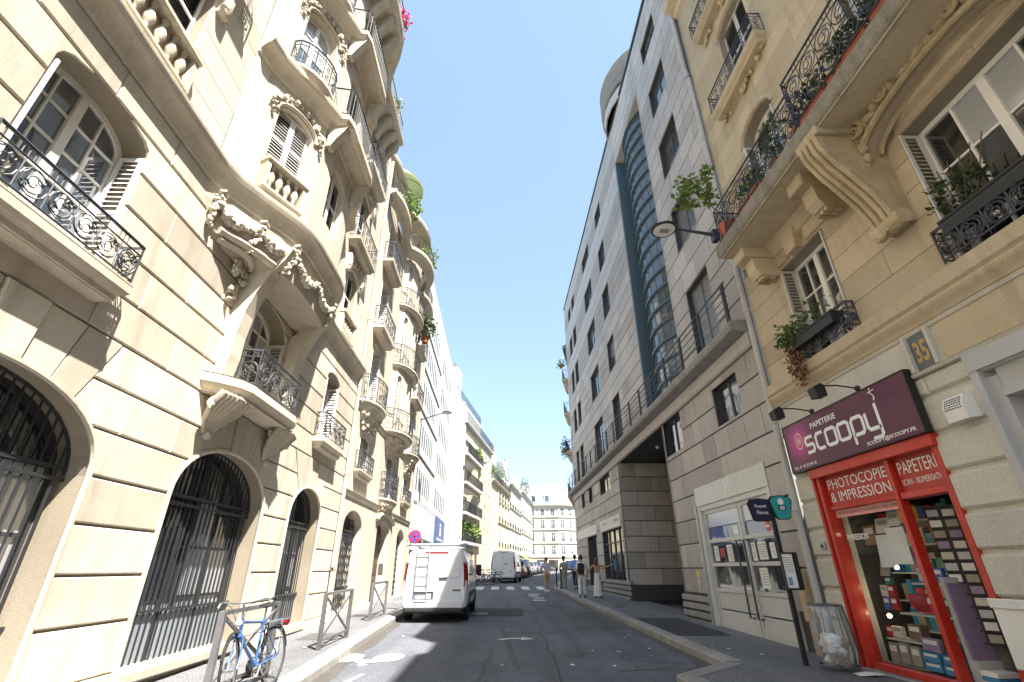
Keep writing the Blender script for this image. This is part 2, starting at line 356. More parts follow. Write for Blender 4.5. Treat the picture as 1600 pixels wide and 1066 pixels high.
plain('traffic_red',(.62,.02,.03),.35); plain('traffic_blue',(.04,.07,.42),.35)
plain('yellow',(.75,.55,.04),.45)
plain('terracotta',(.40,.12,.06),.7)
plain('planter_black',(.022,.022,.024),.5)
plain('wood',(.30,.19,.10),.6); plain('wood_dark',(.09,.055,.035),.6); plain('wood_pale',(.45,.33,.19),.6)
plain('paper',(.80,.80,.77),.7); plain('paper_blue',(.12,.34,.55),.6)
plain('van_white',(.70,.71,.73),.28,0,.5,coat=.6,var=.09,vscale=2.5)
plain('car_silver',(.50,.52,.55),.3,.5,coat=.5); plain('car_dark',(.03,.032,.04),.3,.2,coat=.6); plain('car_blue',(.05,.09,.22),.3,.3,coat=.6); plain('car_red',(.35,.02,.03),.3,.2,coat=.6); plain('car_white',(.72,.72,.72),.3,coat=.5); plain('car_maroon',(.16,.035,.035),.35,coat=.5)
plain('tail_red',(.26,.008,.012),.2,coat=.6); plain('lamp_clear',(.7,.7,.72),.15,coat=.5)
plain('plastic_dark',(.03,.03,.032),.55)
plain('bike_blue',(.045,.12,.30),.3,.1,coat=.5)
plain('skin',(.52,.31,.21),.55); plain('skin_tan',(.45,.25,.15),.55)
plain('hair_dark',(.02,.015,.012),.6); plain('hair_brown',(.09,.045,.02),.6)
plain('cloth_white',(.76,.76,.76),.85,bump=.2); plain('cloth_lilac',(.55,.53,.62),.85); plain('cloth_khaki',(.40,.28,.14),.85); plain('cloth_sage',(.30,.31,.24),.85)
plain('cloth_blue',(.23,.38,.72),.85); plain('cloth_dark',(.02,.022,.03),.85); plain('hat_black',(.015,.015,.016),.8)
plain('pot_grey',(.2,.2,.2),.7)
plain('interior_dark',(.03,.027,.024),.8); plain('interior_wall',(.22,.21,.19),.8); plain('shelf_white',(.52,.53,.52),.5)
for i,c in enumerate([(.05,.12,.42),(.42,.03,.04),(.62,.60,.55),(.04,.30,.42),(.03,.22,.14),(.60,.22,.28),(.20,.12,.08),(.62,.35,.05),(.35,.32,.26),(.30,.22,.36),(.05,.25,.50),(.05,.05,.06)]): plain('stock_%d'%i,c,.5,var=.12,vscale=14)
glass('glass_dark',(.03,.037,.045)); glass('glass_blue',(.055,.075,.10)); glass('glass_black',(.012,.013,.015))
glass('glass_stair',(.05,.07,.09),clear=.45); glass('glass_clear',(.02,.022,.024),clear=.93); glass('glass_bag',(.6,.6,.66),rough=.2,clear=.78,wave=.5)
glass('curtain_glass',(.40,.42,.44),rough=.12); plain('glass_far',(.09,.105,.125),.55); plain('gutter',(.075,.066,.06),.9,var=.3,vscale=3,bump=.3); plain('curtain',(.62,.63,.64),.9)
leafmat('leaf',(.05,.10,.022),(.11,.18,.04)); leafmat('leaf_bright',(.10,.17,.03),(.21,.29,.06)); leafmat('leaf_dark',(.03,.055,.02),(.06,.10,.03)); leafmat('leaf_dry',(.16,.08,.035),(.26,.14,.06))
leafmat('petal_pink',(.55,.02,.16),(.70,.07,.28)); leafmat('petal_orange',(.6,.12,.03),(.7,.3,.06))
plain('twig',(.12,.08,.05),.8)
emit('bulb',(1,.82,.5),9.0)
# ------------------------------------------------------------------ walls, openings, windows, railings
def op(yc,w,zb,zt,zs=None,vous=None): return dict(yc=yc,w=w,zb=zb,zt=zt,zs=zt if zs is None else zs,vous=vous)
def hw(o,z):
    if z<o['zb']-1e-9 or z>o['zt']+1e-9: return 0.
    if z<=o['zs'] or o['zt']-o['zs']<1e-6: return o['w']
    q=(z-o['zs'])/(o['zt']-o['zs']); return o['w']*math.sqrt(max(0,1-q**2.2))
def outline(o,n=14,grow=0):
    w=o['w']+grow; zb,zs,zt=o['zb'],o['zs'],o['zt']+grow; P=[(o['yc']-w,zb),(o['yc']+w,zb)]
    if zt-zs<1e-3: return P+[(o['yc']+w,zt),(o['yc']-w,zt)]
    for i in range(n+1):
        t=math.pi*i/n; P.append((o['yc']+w*math.cos(t)*1.0,zs+(zt-zs)*abs(math.sin(t))**.91))
    return P
def plain_wall(mb,F,a0,a1,z0,z1,ops,depth=.35,u=0):
    rings=[[(a0,z0),(a1,z0),(a1,z1),(a0,z1)]]+[outline(o) for o in ops]
    T=tessellate_polygon([[Vector((p[0],p[1],0)) for p in r] for r in rings])
    mb.add([F.p(p[0],p[1],u) for r in rings for p in r],[tuple(t) for t in T])
    for r in rings[1:]:
        n=len(r); mb.add([F.p(p[0],p[1],u) for p in r]+[F.p(p[0],p[1],u-depth) for p in r],[(i,(i+1)%n,n+(i+1)%n,n+i) for i in range(n)])
    return mb
def vous_y(o,z):
    """half width of the zone cut from the courses, voussoirs included"""
    th=R(o['vous'][0]); a,b=o['w'],o['zt']-o['zs']; pz=o['zs']+b*math.sin(th)
    if z<=pz: return hw(o,z)
    n=(math.cos(th)/a,math.sin(th)/b); return a*math.cos(th)+n[0]/n[1]*(z-pz)
def course_wall(parent,F,a0,a1,zj,ops,mat,mb_back=None,jz=.022,jy=.006,c=.012,u=0,back=.04,ln=1.05,name='stone',sawtooth=True,jit=.0):
    """courses of separate stones between the levels zj, cut round the openings"""
    k=0
    for ci in range(len(zj)-1):
        za,zb=zj[ci],zj[ci+1]
        cut=[o for o in ops if o['zb']<zb-1e-4 and (o['zt'] if not o['vous'] else o['vous'][1])>za+1e-4]
        cut.sort(key=lambda o:o['yc']); f=[]
        zs=set([za,zb])
        for o in cut:
            top=o['vous'][1] if o['vous'] else o['zt']
            for q in (o['zb'],o['zs'],top):
                if za<q<zb: zs.add(q-1e-4); zs.add(q+1e-4)
            if o['zt']>o['zs'] and o['zt']>za and o['zs']<zb:
                for i in range(1,6): zs.add(za+(zb-za)*i/6)
        zs=sorted(zs)
        def W(o,z):
            if o['vous'] and o['zb']<=z<=o['vous'][1]+1e-6: return vous_y(o,min(z,o['vous'][1]))
            return hw(o,z)
        bounds=[lambda z:a0]
        segs=[]; left=lambda z:a0
        for o in cut:
            segs.append((left,(lambda z,o=o:o['yc']-W(o,z)))); left=(lambda z,o=o:o['yc']+W(o,z))
        segs.append((left,lambda z:a1))
        for L,Rr in segs:
            lo=max(L(z) for z in zs); hi=min(Rr(z) for z in zs)
            if max(Rr(z)-L(z) for z in zs)<.05: continue
            cutsy=[]
            if hi-lo>ln*1.25:
                n=max(1,round((hi-lo)/ln)); st=(hi-lo)/n; off=.5*st if (ci%2 and sawtooth) else 0
                cutsy=[lo+off+st*i for i in range(n+1) if lo+.25<lo+off+st*i<hi-.25]
            ed=[L]+[(lambda z,q=q:q) for q in cutsy]+[Rr]
            for i in range(len(ed)-1):
                A,B=ed[i],ed[i+1]; zz=zs if (i==0 or i==len(ed)-2) else [za,zb]
                uu=u+random.uniform(-jit,jit)
                def ring(e,uq):
                    l=[];r=[]
                    for z in zz:
                        zq=min(max(z,za+jz/2+e),zb-jz/2-e); y0=A(z)+jy/2+e; y1=B(z)-jy/2-e
                        if y1<y0: y0=y1=(y0+y1)/2
                        l.append(F.p(y0,zq,uq)); r.append(F.p(y1,zq,uq))
                    return l+r[::-1]
                r0=ring(0,uu-back); r1=ring(0,uu-c); r2=ring(c,uu); n=len(r0); m=MB()
                nz=len(zz); front=[(2*n+q,2*n+q+1,2*n+2*nz-2-q,2*n+2*nz-1-q) for q in range(nz-1)]
                m.add(r0+r1+r2,front+[(q,(q+1)%n,n+(q+1)%n,n+q) for q in range(n)]+[(n+q,n+(q+1)%n,2*n+(q+1)%n,2*n+q) for q in range(n)])
                mk(name,m,mat,parent); k+=1
        # voussoirs
        for o in cut:
            if o['vous'] and abs(o['vous'][1]-zb)<1e-3: voussoirs(parent,F,o,mat,u)
    return k
def voussoirs(parent,F,o,mat,u,name='voussoir'):
    th0,ztop,nv=R(o['vous'][0]),o['vous'][1],o['vous'][2]; a,b=o['w'],o['zt']-o['zs']
    def pt(t,z=None):
        p=(o['yc']+a*math.cos(t),o['zs']+b*math.sin(t)**.91)
        if z is None: return p
        nx,nzv=math.cos(t)/a,math.sin(t)/b; return (p[0]+nx/nzv*(z-p[1]),z)
    for i in range(nv):
        t0=th0+(math.pi-2*th0)*i/nv; t1=th0+(math.pi-2*th0)*(i+1)/nv; key=(i==nv//2)
        q=.008/a; sub=4; inn=[pt(t0+q+(t1-t0-2*q)*j/sub) for j in range(sub+1)]; outp=[pt(t0+q,ztop-.011),pt(t1-q,ztop-.011)]
        P=inn+[outp[1],outp[0]]; cx=sum(p[0] for p in P)/len(P); cz=sum(p[1] for p in P)/len(P)
        Q=[(cx+(p[0]-cx)*.965,cz+(p[1]-cz)*.965) for p in P]; uu=u+(.03 if key else 0); n=len(P); m=MB()
        m.add([F.p(*p,u-.04) for p in P]+[F.p(*p,uu-.012) for p in P]+[F.p(*p,uu) for p in Q],
              [tuple(range(2*n,3*n))]+[(j,(j+1)%n,n+(j+1)%n,n+j) for j in range(n)]+[(n+j,n+(j+1)%n,2*n+(j+1)%n,2*n+j) for j in range(n)])
        mk('keystone' if key else name,m,mat,parent)
def window(parent,F,o,u,mat='white_paint',gl='glass_dark',nx=2,nz=4,fr=.06,bars=.028,casements=True,curtain=0,panes=True,name='window',low=None):
    """frame and glazing bars in an opening o at depth u; every pane its own mesh"""
    yc,w,zb,zs,zt=o['yc'],o['w'],o['zb'],o['zs'],o['zt']; m=MB(); arch=zt-zs>.02
    outer=outline(o); inn=[]
    for (a,z) in outer:
        inn.append((yc+(a-yc)*(1-fr/w), zb+fr if z<=zb+1e-6 else (z-fr if (z>=zs) else z)))
    n=len(outer)
    m.add([F.p(*p,u) for p in outer]+[F.p(*p,u) for p in inn]+[F.p(*p,u-.05) for p in inn],[(i,(i+1)%n,n+(i+1)%n,n+i) for i in range(n)]+[(n+i,n+(i+1)%n,2*n+(i+1)%n,2*n+i) for i in range(n)])
    x0,x1=yc-w+fr,yc+w-fr; top=zt-fr
    cols=[x0+(x1-x0)*i/nx for i in range(nx+1)]; rows=[zb+fr+(top-zb-fr)*i/nz for i in range(nz+1)]
    def ztop(a):
        if not arch: return top
        q=min(1,abs(a-yc)/w); return zs+(zt-zs)*math.sqrt(max(0,1-q*q))-fr
    for i in range(1,nx):
        wd=fr*1.5 if (casements and i==nx//2) else bars
        m.fbox(F,cols[i]-wd/2,cols[i]+wd/2,zb+fr,ztop(cols[i]),u-.04,u+(.012 if wd>bars else -.005))
    for j in range(1,nz):
        z=rows[j]; hwz=min(w,hw(o,min(z+bars,zt)))-fr
        if hwz>.05: m.fbox(F,yc-hwz,yc+hwz,z-bars/2,z+bars/2,u-.04,u-.008)
    wo=mk(name,m,mat,parent)
    # panes
    if panes:
        for i in range(nx):
            for j in range(nz):
                a0,a1,z0,z1=cols[i]+.012,cols[i+1]-.012,rows[j]+.012,rows[j+1]-.012
                zl,zr=min(z1,ztop(a0)),min(z1,ztop(a1))
                if max(zl,zr)<z0+.03: continue
                zl=max(zl,z0+.01); zr=max(zr,z0+.01); t=random.uniform(-.006,.006)
                g=MB().add([F.p(a0,z0,u-.03+t),F.p(a1,z0,u-.03),F.p(a1,zr,u-.03-t),F.p(a0,zl,u-.03)],[(0,1,2,3)])
                mk('pane',g,'curtain_glass' if random.random()<(curtain if (low is None or j>=low[0]) else low[1]) else gl,wo)
    else:
        g=MB(); g.add([F.p(*p,u-.03) for p in inn],[tuple(range(n))]); mk('pane',g,gl,wo)
    return wo
def shutter(parent,F,a0,a1,z0,z1,u,mat='shutter_white',pitch=.075,name='shutter'):
    """louvred leaf facing out"""
    m=MB(); fr=.05; t=.03
    m.fbox(F,a0,a0+fr,z0,z1,u-t,u); m.fbox(F,a1-fr,a1,z0,z1,u-t,u)
    for z in (z0,(z0+z1)/2-fr/2,z1-fr): m.fbox(F,a0+fr,a1-fr,z,z+fr,u-t,u-.002)
    n=int((z1-z0-2*fr)/pitch)
    for i in range(n):
        z=z0+fr+(i+.3)*pitch
        m.add([F.p(a0+fr,z,u-.002),F.p(a1-fr,z,u-.002),F.p(a1-fr,z+pitch*.55,u-t),F.p(a0+fr,z+pitch*.55,u-t)],[(0,1,2,3)])
    return mk(name,m,mat,parent)
def jamb_shutter(parent,F,a,z0,z1,u0,u1,sgn,mat='shutter_white',pitch=.075):
    """louvred leaf folded back on the reveal at a; sgn: the side it faces"""
    G=Fr(F.p(a,0,u0)[:2],(F.n[0],F.n[1]),(F.d[0]*sgn,F.d[1]*sgn)); return shutter(parent,G,0,u1-u0,z0,z1,.05,mat,pitch)
def scroll(c,r,F,u,turns=1.6,n=18,start=0,sg=1):
    return [F.p(c[0]+r*(1-.82*i/n)*math.cos(start+sg*turns*2*math.pi*i/n),c[1]+r*(1-.82*i/n)*math.sin(start+sg*turns*2*math.pi*i/n),u) for i in range(n+1)]
def railing(parent,path,z0,z1,mat='iron',side=1,style='scroll',pitch=.12,r=.009,name='railing'):
    """wrought iron guard along a horizontal polyline"""
    m=MB(); P=[Vector(p) for p in path]; H=z1-z0
    m.tube([(p.x,p.y,z1) for p in P],.02,6); m.tube([(p.x,p.y,z0+.05) for p in P],.013,5); 
    if style!='bars': m.tube([(p.x,p.y,z1-.12) for p in P],.011,5)
    for i in range(len(P)-1):
        a,b=P[i],P[i+1]; d=b-a; L=d.length; F=Fr.seg(a,b,side)
        for q in ([0,L] if i==0 else [L]): m.tube([F.p(q,z0),F.p(q,z1+.0)],.014,5)
        if style=='bars':
            n=max(1,round(L/pitch))
            for k in range(1,n): m.tube([F.p(L*k/n,z0+.05),F.p(L*k/n,z1)],r,4,cap=False)
        else:
            h0=(z1-.12)-(z0+.05); rw=2 if (style=='scroll' and h0>.55) else 1; h=h0/rw; n=max(1,round(L/(h*.95 if style=='scroll' else h*.6)))
            if rw==2: m.tube([F.p(0,z0+.05+h),F.p(L,z0+.05+h)],r,4)
            for k2 in range(n*rw):
                k=k2%n; zr0=z0+.05+h*(k2//n)
                cx=L*(k+.5)/n; wv=L/n
                m.tube([F.p(L*k/n,z0+.05),F.p(L*k/n,z1)],r*.9,4,cap=False)
                rr=min(h,wv)*.46; zc=zr0+h/2
                if style=='scroll':
                    m.tube(scroll((cx,zc),rr,F,0,1.9,20,k*1.1),r,4,cap=False)
                    m.tube([F.p(cx+rr*math.cos(t*math.pi/6),zc+rr*math.sin(t*math.pi/6)) for t in range(12)],r*.9,4,closed=True)
                    m.tube(scroll((cx-rr*.45,zc-rr*.5),rr*.4,F,.004,1.3,9,2,-1),r*.8,4,cap=False); m.tube(scroll((cx+rr*.45,zc+rr*.5),rr*.4,F,.004,1.3,9,5,-1),r*.8,4,cap=False)
                else:
                    m.tube(scroll((cx,zc+h*.22),rr*.8,F,0,1.3,12,-1.6),r*.9,4,cap=False); m.tube(scroll((cx,zc-h*.22),rr*.8,F,0,1.3,12,1.6,-1),r*.9,4,cap=False)
                    m.tube([F.p(cx,z0+.05),F.p(cx,z1)],r*.8,4,cap=False)
                for s in (-.3,.3): m.tube([F.p(cx+wv*s,z1-.12),F.p(cx+wv*s,z1)],r*.8,4,cap=False)
    return mk(name,m,mat,parent)
def balusters(parent,F,a0,a1,z0,z1,u,mat='limestone_carved',n=5):
    """stone balustrade: sill, plinth, end blocks and turned balusters"""
    m=MB(); m.fbox(F,a0-.06,a1+.06,z1-.1,z1,u-.12,u+.12,.02); m.fbox(F,a0-.04,a1+.04,z0,z0+.08,u-.1,u+.1,.015); m.fbox(F,a0-.04,a0+.05,z0+.08,z1-.1,u-.1,u+.08); m.fbox(F,a1-.05,a1+.04,z0+.08,z1-.1,u-.1,u+.08)
    b=mk('balustrade',m,mat,parent); h=z1-z0-.18; ri=min(.085,(a1-a0)/n*.36)
    pr=[(.6,0),(.6,.1),(.35,.16),(.55,.28),(1,.45),(.8,.6),(.42,.74),(.35,.82),(.6,.9),(.6,1)]
    for i in range(n):
        q=F.p(a0+.06+(a1-a0-.12)*(i+.5)/n,z0+.08,u-.01); bm=MB().lathe([(ri*r,h*z) for r,z in pr],q,8); mk('baluster',bm,mat,b,smooth=50)
    return b
def carve(mb,F,a0,a1,z0,z1,u,n=30,r=.06,seed=1):
    """a crowded relief of leaves, fruit and curls"""
    rnd=random.Random(seed)
    for i in range(n):
        a=rnd.uniform(a0,a1); z=rnd.uniform(z0,z1); q=r*rnd.uniform(.5,1.1)
        if i%3==0: mb.tube(scroll((a,z),q*1.3,F,u+q*.2,1.2,8,rnd.uniform(0,6),rnd.choice((-1,1))),[q*.3*(1-.06*k) for k in range(9)],5)
        else: mb.blob(F.p(a,z,u),q,seed+i,6,4,.3,(1,1,rnd.uniform(.7,1.4)))
def leaves(mb,c,rad,n,size,seed=0,flat=1.0,droop=0):
    rnd=random.Random(seed); c=Vector(c)
    for i in range(n):
        while True:
            d=Vector((rnd.uniform(-1,1),rnd.uniform(-1,1),rnd.uniform(-1,1)))
            if .25<d.length<1: break
        q=1+.5*noise.noise(d*2.1+Vector((seed,seed*.7,0)))
        p=c+Vector((d.x*rad[0],d.y*rad[1],d.z*rad[2]))*q
        a=Vector((rnd.gauss(0,1),rnd.gauss(0,1),rnd.gauss(0,.6)-droop)).normalized(); b=a.orthogonal().normalized(); b=(Matrix.Rotation(rnd.uniform(0,6.28),3,a)@b)
        s=size*rnd.uniform(.55,1.25)
        mb.add([p,p+a*s*.5+b*s*.3,p+a*s,p+a*s*.5-b*s*.3],[(0,1,2,3)])
    return mb
# ------------------------------------------------------------------ ground
def interp(line,y):
    for (x0,y0),(x1,y1) in zip(line,line[1:]):
        if y0<=y<=y1: return x0+(x1-x0)*(y-y0)/(y1-y0)
    return line[0][0] if y<line[0][1] else line[-1][0]
DA=R(9.4); DD=(math.sin(DA),math.cos(DA)); DN=(DD[1],-DD[0]); DP=(-3.36,45.)
def dpt(t,o): return (DP[0]+DD[0]*t+DN[0]*o, DP[1]+DD[1]*t+DN[1]*o)
KL=[(-2.5,-30),(-2.70,8),(-2.95,15.2),(-3.15,24),(-3.05,36.6),(-2.6,40),dpt(0,3.05),dpt(60,3.05),dpt(90,3.05)]
KR=[(2.6,-30),(2.6,8.2),(3.7,9.35),(3.6,20),(3.6,36),(4.4,42),(15,100),(18,120)]
KR=[(2.6,-30),(2.6,8.15),(3.72,9.1),(3.62,20),(3.62,34),(4.6,40),(17.5,104),(22,125)]
ys=[-60,-30]+[i*1.0 for i in range(-10,64)]+[70,80,90,100,110,125,150,250,500]
m=MB()
for i,y in enumerate(ys):
    for x in (-400,-6,-3,0,3,6,400): m.v.append((x,y,gz(min(y,130))))
for i in range(len(ys)-1):
    for j in range(6): m.f.append((i*7+j,i*7+j+1,i*7+8+j,i*7+7+j)); m.m.append(0)
road=mk('road',m,'asphalt'); road['kind']='structure'
def pavement(name,K,xw,side):
    yy=sorted(set([y for _,y in K]+[i*1.0 for i in range(-10,64)]+[70,80,90,100]))
    m=MB()
    for y in yy:
        z=gz(y)+.13; xk=interp(K,y)+side*.0; m.v+=[(xk-side*.28,y,z),(xw(y),y,z)]
    for i in range(len(yy)-1): m.f.append((2*i,2*i+1,2*i+3,2*i+2)); m.m.append(0)
    p=mk(name,m,'pavement_asphalt'); p['kind']='structure'
    # kerb stones, one by one where they can be told apart
    rest=MB(); y=-6.
    pts=[]; 
    for (x0,y0),(x1,y1) in zip(K,K[1:]):
        L=math.hypot(x1-x0,y1-y0); n=max(1,round(L/1.0))
        for i in range(n): pts.append((x0+(x1-x0)*i/n,y0+(y1-y0)*i/n))
    pts.append(K[-1])
    for (x0,y0),(x1,y1) in zip(pts,pts[1:]):
        if y1<3: continue
        d=Vector((x1-x0,y1-y0)).normalized(); n=Vector((d.y,-d.x))*side; g=.006; q=random.uniform(-.004,.004)
        a=(x0+d.x*g,y0+d.y*g); b=(x1-d.x*g,y1-d.y*g); w_=.30; tgt=MB() if 4<y0<32 else rest
        def ring(o,dz): return [(a[0]-n.x*o,a[1]-n.y*o,gz(a[1])+dz),(b[0]-n.x*o,b[1]-n.y*o,gz(b[1])+dz)]
        V=ring(0,-.06)+ring(.0,.112+q)+ring(.022,.135+q)+ring(w_,.135+q)+ring(w_,.05)
        tgt.add(V,[(0,1,3,2),(2,3,5,4),(4,5,7,6),(6,7,9,8),(0,2,4,6,8),(1,3,5,7,9)])
        if tgt is not rest: mk('kerb_stone',tgt,'kerb_granite',p)
    mk('kerb',rest,'kerb_granite',p,kind='stuff')
    return p
pav_l=pavement('pavement_left',KL,lambda y:-4.9 if y<44.5 else dpt((y-45)/DD[1],-.4)[0]-.3,1)
pav_r=pavement('pavement_right',KR,lambda y:6.3 if y<36.5 else interp([(6.3,36.5),(9,44),(24,104)],y)+1,-1)
# painted markings, patches and access covers
def gpt(x,y,dz=.006): return (x,y,gz(y)+dz)
def ground_poly(name,pts,mat,parent=None,dz=.006):
    m=MB(); m.add([gpt(x,y,dz) for x,y in pts],[tuple(range(len(pts)))]); return mk(name,m,mat,parent or road)
for k in range(9):
    x0=-2.35+k*.98
    if x0+.5>3.6: break
    ground_poly('crossing_stripe',[(x0,32.6),(x0+.5,32.6),(x0+.53,36.2),(x0+.03,36.2)],'road_paint')
for q in ((1.62,24.2,.62,.5),(1.75,25.6,.5,.5),(1.62,27.0,.5,.6),(1.7,28.3,.55,.5)): ground_poly('give_way_dash',[(q[0],q[1]),(q[0]+q[2],q[1]-.05),(q[0]+q[2],q[1]+q[3]-.05),(q[0],q[1]+q[3])],'road_paint')
ground_poly('lane_dash',[(-2.28,8.15),(-2.2,8.15),(-2.05,9.0),(-2.13,9.0)],'road_paint')
# cycle symbol (two wheels, frame, rider dots)
m=MB()
def cyc(x,y): return gpt(-2.35+x,10.25+y)
for cx in (-.32,.32):
    P=[(cx+.24*math.cos(t*.5236),.24*2.0*math.sin(t*.5236)) for t in range(12)]; m.poly(P,lambda a,b:cyc(a*1.15+b*.05,b*.85+.15))
ribbon(m,[(-.3,.05),(-.02,-.3),(.2,-.25),(.32,.06)],.12,cyc); ribbon(m,[(-.1,-.1),(.22,-.12)],.08,cyc); ribbon(m,[(-.02,-.25),(.06,-.62)],.1,cyc); ribbon(m,[(.0,-.5),(.14,-.52)],.08,cyc)
mk('cycle_symbol',m,'road_paint',road)
# bent lane arrow
m=MB(); ribbon(m,[(.05,12.55),(.35,12.75),(.62,12.72)],.16,gpt); m.add([gpt(.55,12.45),gpt(.86,12.66),gpt(.60,12.98)],[(0,1,2)]); mk('lane_arrow',m,'road_paint',road)
asphalt('asphalt_new',(.036,.036,.04),(.05,.05,.054),.05,.05); asphalt('asphalt_old',(.085,.083,.083),(.11,.108,.107),.1,.3)
ground_poly('asphalt_patch',[(-.2,13.6),(1.9,13.7),(1.95,13.82),(-.2,13.72)],'asphalt_old',dz=.004)
ground_poly('asphalt_patch',[(.3,9.2),(.42,9.2),(.2,15.2),(.08,15.2)],'asphalt_old',dz=.0045)
ground_poly('asphalt_patch',[(2.0,9.1),(2.9,9.3),(2.9,9.36),(2.0,9.16)],'asphalt_old',dz=.005)
ground_poly('asphalt_patch',[(-1.4,17.5),(.9,17.6),(.95,20.5),(-1.3,20.6)],'asphalt_new',dz=.003)
ground_poly('asphalt_patch',[(2.1,14.2),(3.45,14.1),(3.5,19.0),(2.2,19.2)],'asphalt_old',dz=.003)
ground_poly('asphalt_patch',[(3.98,12.0),(5.2,12.0),(5.25,15.6),(3.98,15.6)],'asphalt_new',pav_r,dz=.135)
ground_poly('asphalt_patch',[(-4.2,11.6),(-3.4,11.6),(-3.4,12.6),(-4.2,12.6)],'asphalt_old',pav_l,dz=.134)
def cover(x,y,w,l,par,base):
    m=MB(); m.add([(x-w,y-l,gz(y-l)+base),(x+w,y-l,gz(y-l)+base),(x+w,y+l,gz(y+l)+base),(x-w,y+l,gz(y+l)+base)],[(0,1,2,3)])
    for k in range(-3,4): m.add([(x-w*.8,y+l*k/4-.012,gz(y)+base+.004),(x+w*.8,y+l*k/4-.012,gz(y)+base+.004),(x+w*.8,y+l*k/4+.012,gz(y)+base+.004),(x-w*.8,y+l*k/4+.012,gz(y)+base+.004)],[(0,1,2,3)])
    mk('access_cover',m,'iron',par)
cover(-4.1,16.5,.25,.3,pav_l,.136); cover(4.4,19.5,.2,.25,pav_r,.136); cover(-.6,18.5,.3,.3,road,.006)
for K_,sd_ in ((KL,1),(KR,-1)):
    m=MB(); yy=[i*.8 for i in range(4,50)]; rnd=random.Random(int(5+sd_))
    for y in yy: x=interp(K_,y); m.v+=[gpt(x+sd_*.004,y,.0035),gpt(x+sd_*(.22+rnd.uniform(-.07,.1)),y,.0035)]
    for i in range(len(yy)-1): m.f.append((2*i,2*i+1,2*i+3,2*i+2)); m.m.append(0)
    mk('gutter',m,'gutter',road)
# tar sealed cracks wandering across the carriageway
for k,(x0,y0,x1,y1) in enumerate([(-1.9,19.8,3.4,19.2),(.9,6.6,1.3,18.5),(-2.6,26,3.4,26.6)]):
    rnd=random.Random(40+k); P=[]; n=18
    for i in range(n+1):
        t=i/n; P.append((x0+(x1-x0)*t+rnd.uniform(-.06,.06),y0+(y1-y0)*t+rnd.uniform(-.07,.07)))
    m=MB(); ribbon(m,P,.016+.006*(k%2),lambda a,b:gpt(a,b,.0052+.0003*k)); mk('tar_seam',m,'asphalt_new',road)
for k,(x,y,r_) in enumerate([(1.5,10.8,.30),(2.4,21.5,.5)]):
    rnd=random.Random(60+k); m=MB(); m.add([gpt(x+r_*(1+.35*rnd.uniform(-1,1))*math.cos(a*.449),y+1.7*r_*(1+.35*rnd.uniform(-1,1))*math.sin(a*.449),.0046+.0002*k) for a in range(14)],[tuple(range(14))]); mk('asphalt_patch',m,'asphalt_old',road)
# litter
for i,(x,y) in enumerate([(2.9,10.4),(2.4,10.9),(1.9,11.0),(3.1,11.2),(2.2,17.2),(4.3,10.2),(4.1,10.5),(4.6,9.6),(1.3,9.6),(2.0,9.5),(.3,9.3),(.1,9.6),(3.0,12.8),(3.2,13.2),(-2.2,13.1),(-3.6,10.6)]):
    b=(.14 if (x>3.7 or x<-3) else .008); m=MB(); r=random.uniform(.018,.04); a=random.uniform(0,3)
    m.add([(x+r*math.cos(a+k*1.57)*(1+.5*(k%2)),y+1.4*r*math.sin(a+k*1.57),gz(y)+b+random.uniform(0,.012)) for k in range(4)],[(0,1,2,3)])
    mk('litter',m,'paper'); tag(bpy.data.objects[-1] if False else COL.objects[-1],'tiny pale scrap of paper litter lying on the grey asphalt','litter','scraps of litter on the ground')
# ------------------------------------------------------------------ left: stone apartment house with the oriel
XL=-4.65; FL=Fr((XL,0),(0,1),(1,0)); YA1=14.68
A=thing('apartment_house','cream stone apartment house with barred ground floor arches and carved oriel','building',(XL,4,gz(4)),world=True)
gfo=[op(4.1,1.5,.42,3.42,2.55,(52,4.09,5)),op(8.5,1.45,.42,3.42,2.55,(52,4.09,5)),op(12.2,1.0,.42,3.40,2.65,(48,4.09,3))]
f1o=[op(3.95,.70,4.62,6.74,6.42),op(8.5,.85,4.40,6.42,5.95),op(12.55,.52,4.62,6.55,6.3)]
zj=[.10,.46,1.02,1.53,2.05,2.56,3.07,3.58,4.09,4.61,5.14,5.66,6.19,6.71,7.18]
m=MB(); plain_wall(m,FL,.6,YA1,0,7.2,gfo+f1o,.42,-.035); mk('wall',m,'mortar',A)
m=MB(); m.fbox(FL,-16,.6,0,17.3,-.4,0); mk('side_wall',m,'limestone',A)
course_wall(A,FL,.6,YA1,zj[1:9],gfo,'limestone',jz=.03,jy=.007,c=.016,ln=1.3)
course_wall(A,FL,.6,YA1,zj[8:],f1o,'limestone',jz=.03,jy=.006,c=.016,ln=1.4)
m=MB()
for a0,a1 in ((.6,2.62),(5.58,7.07),(9.93,11.22),(13.18,YA1)):
    n=max(1,round((a1-a0)/1.2))
    for i in range(n):
        q=MB().fbox(FL,a0+(a1-a0)*i/n+.004,a0+(a1-a0)*(i+1)/n-.004,0.,.46,-.04,.05,.02); mk('plinth_stone',q,'limestone',A)
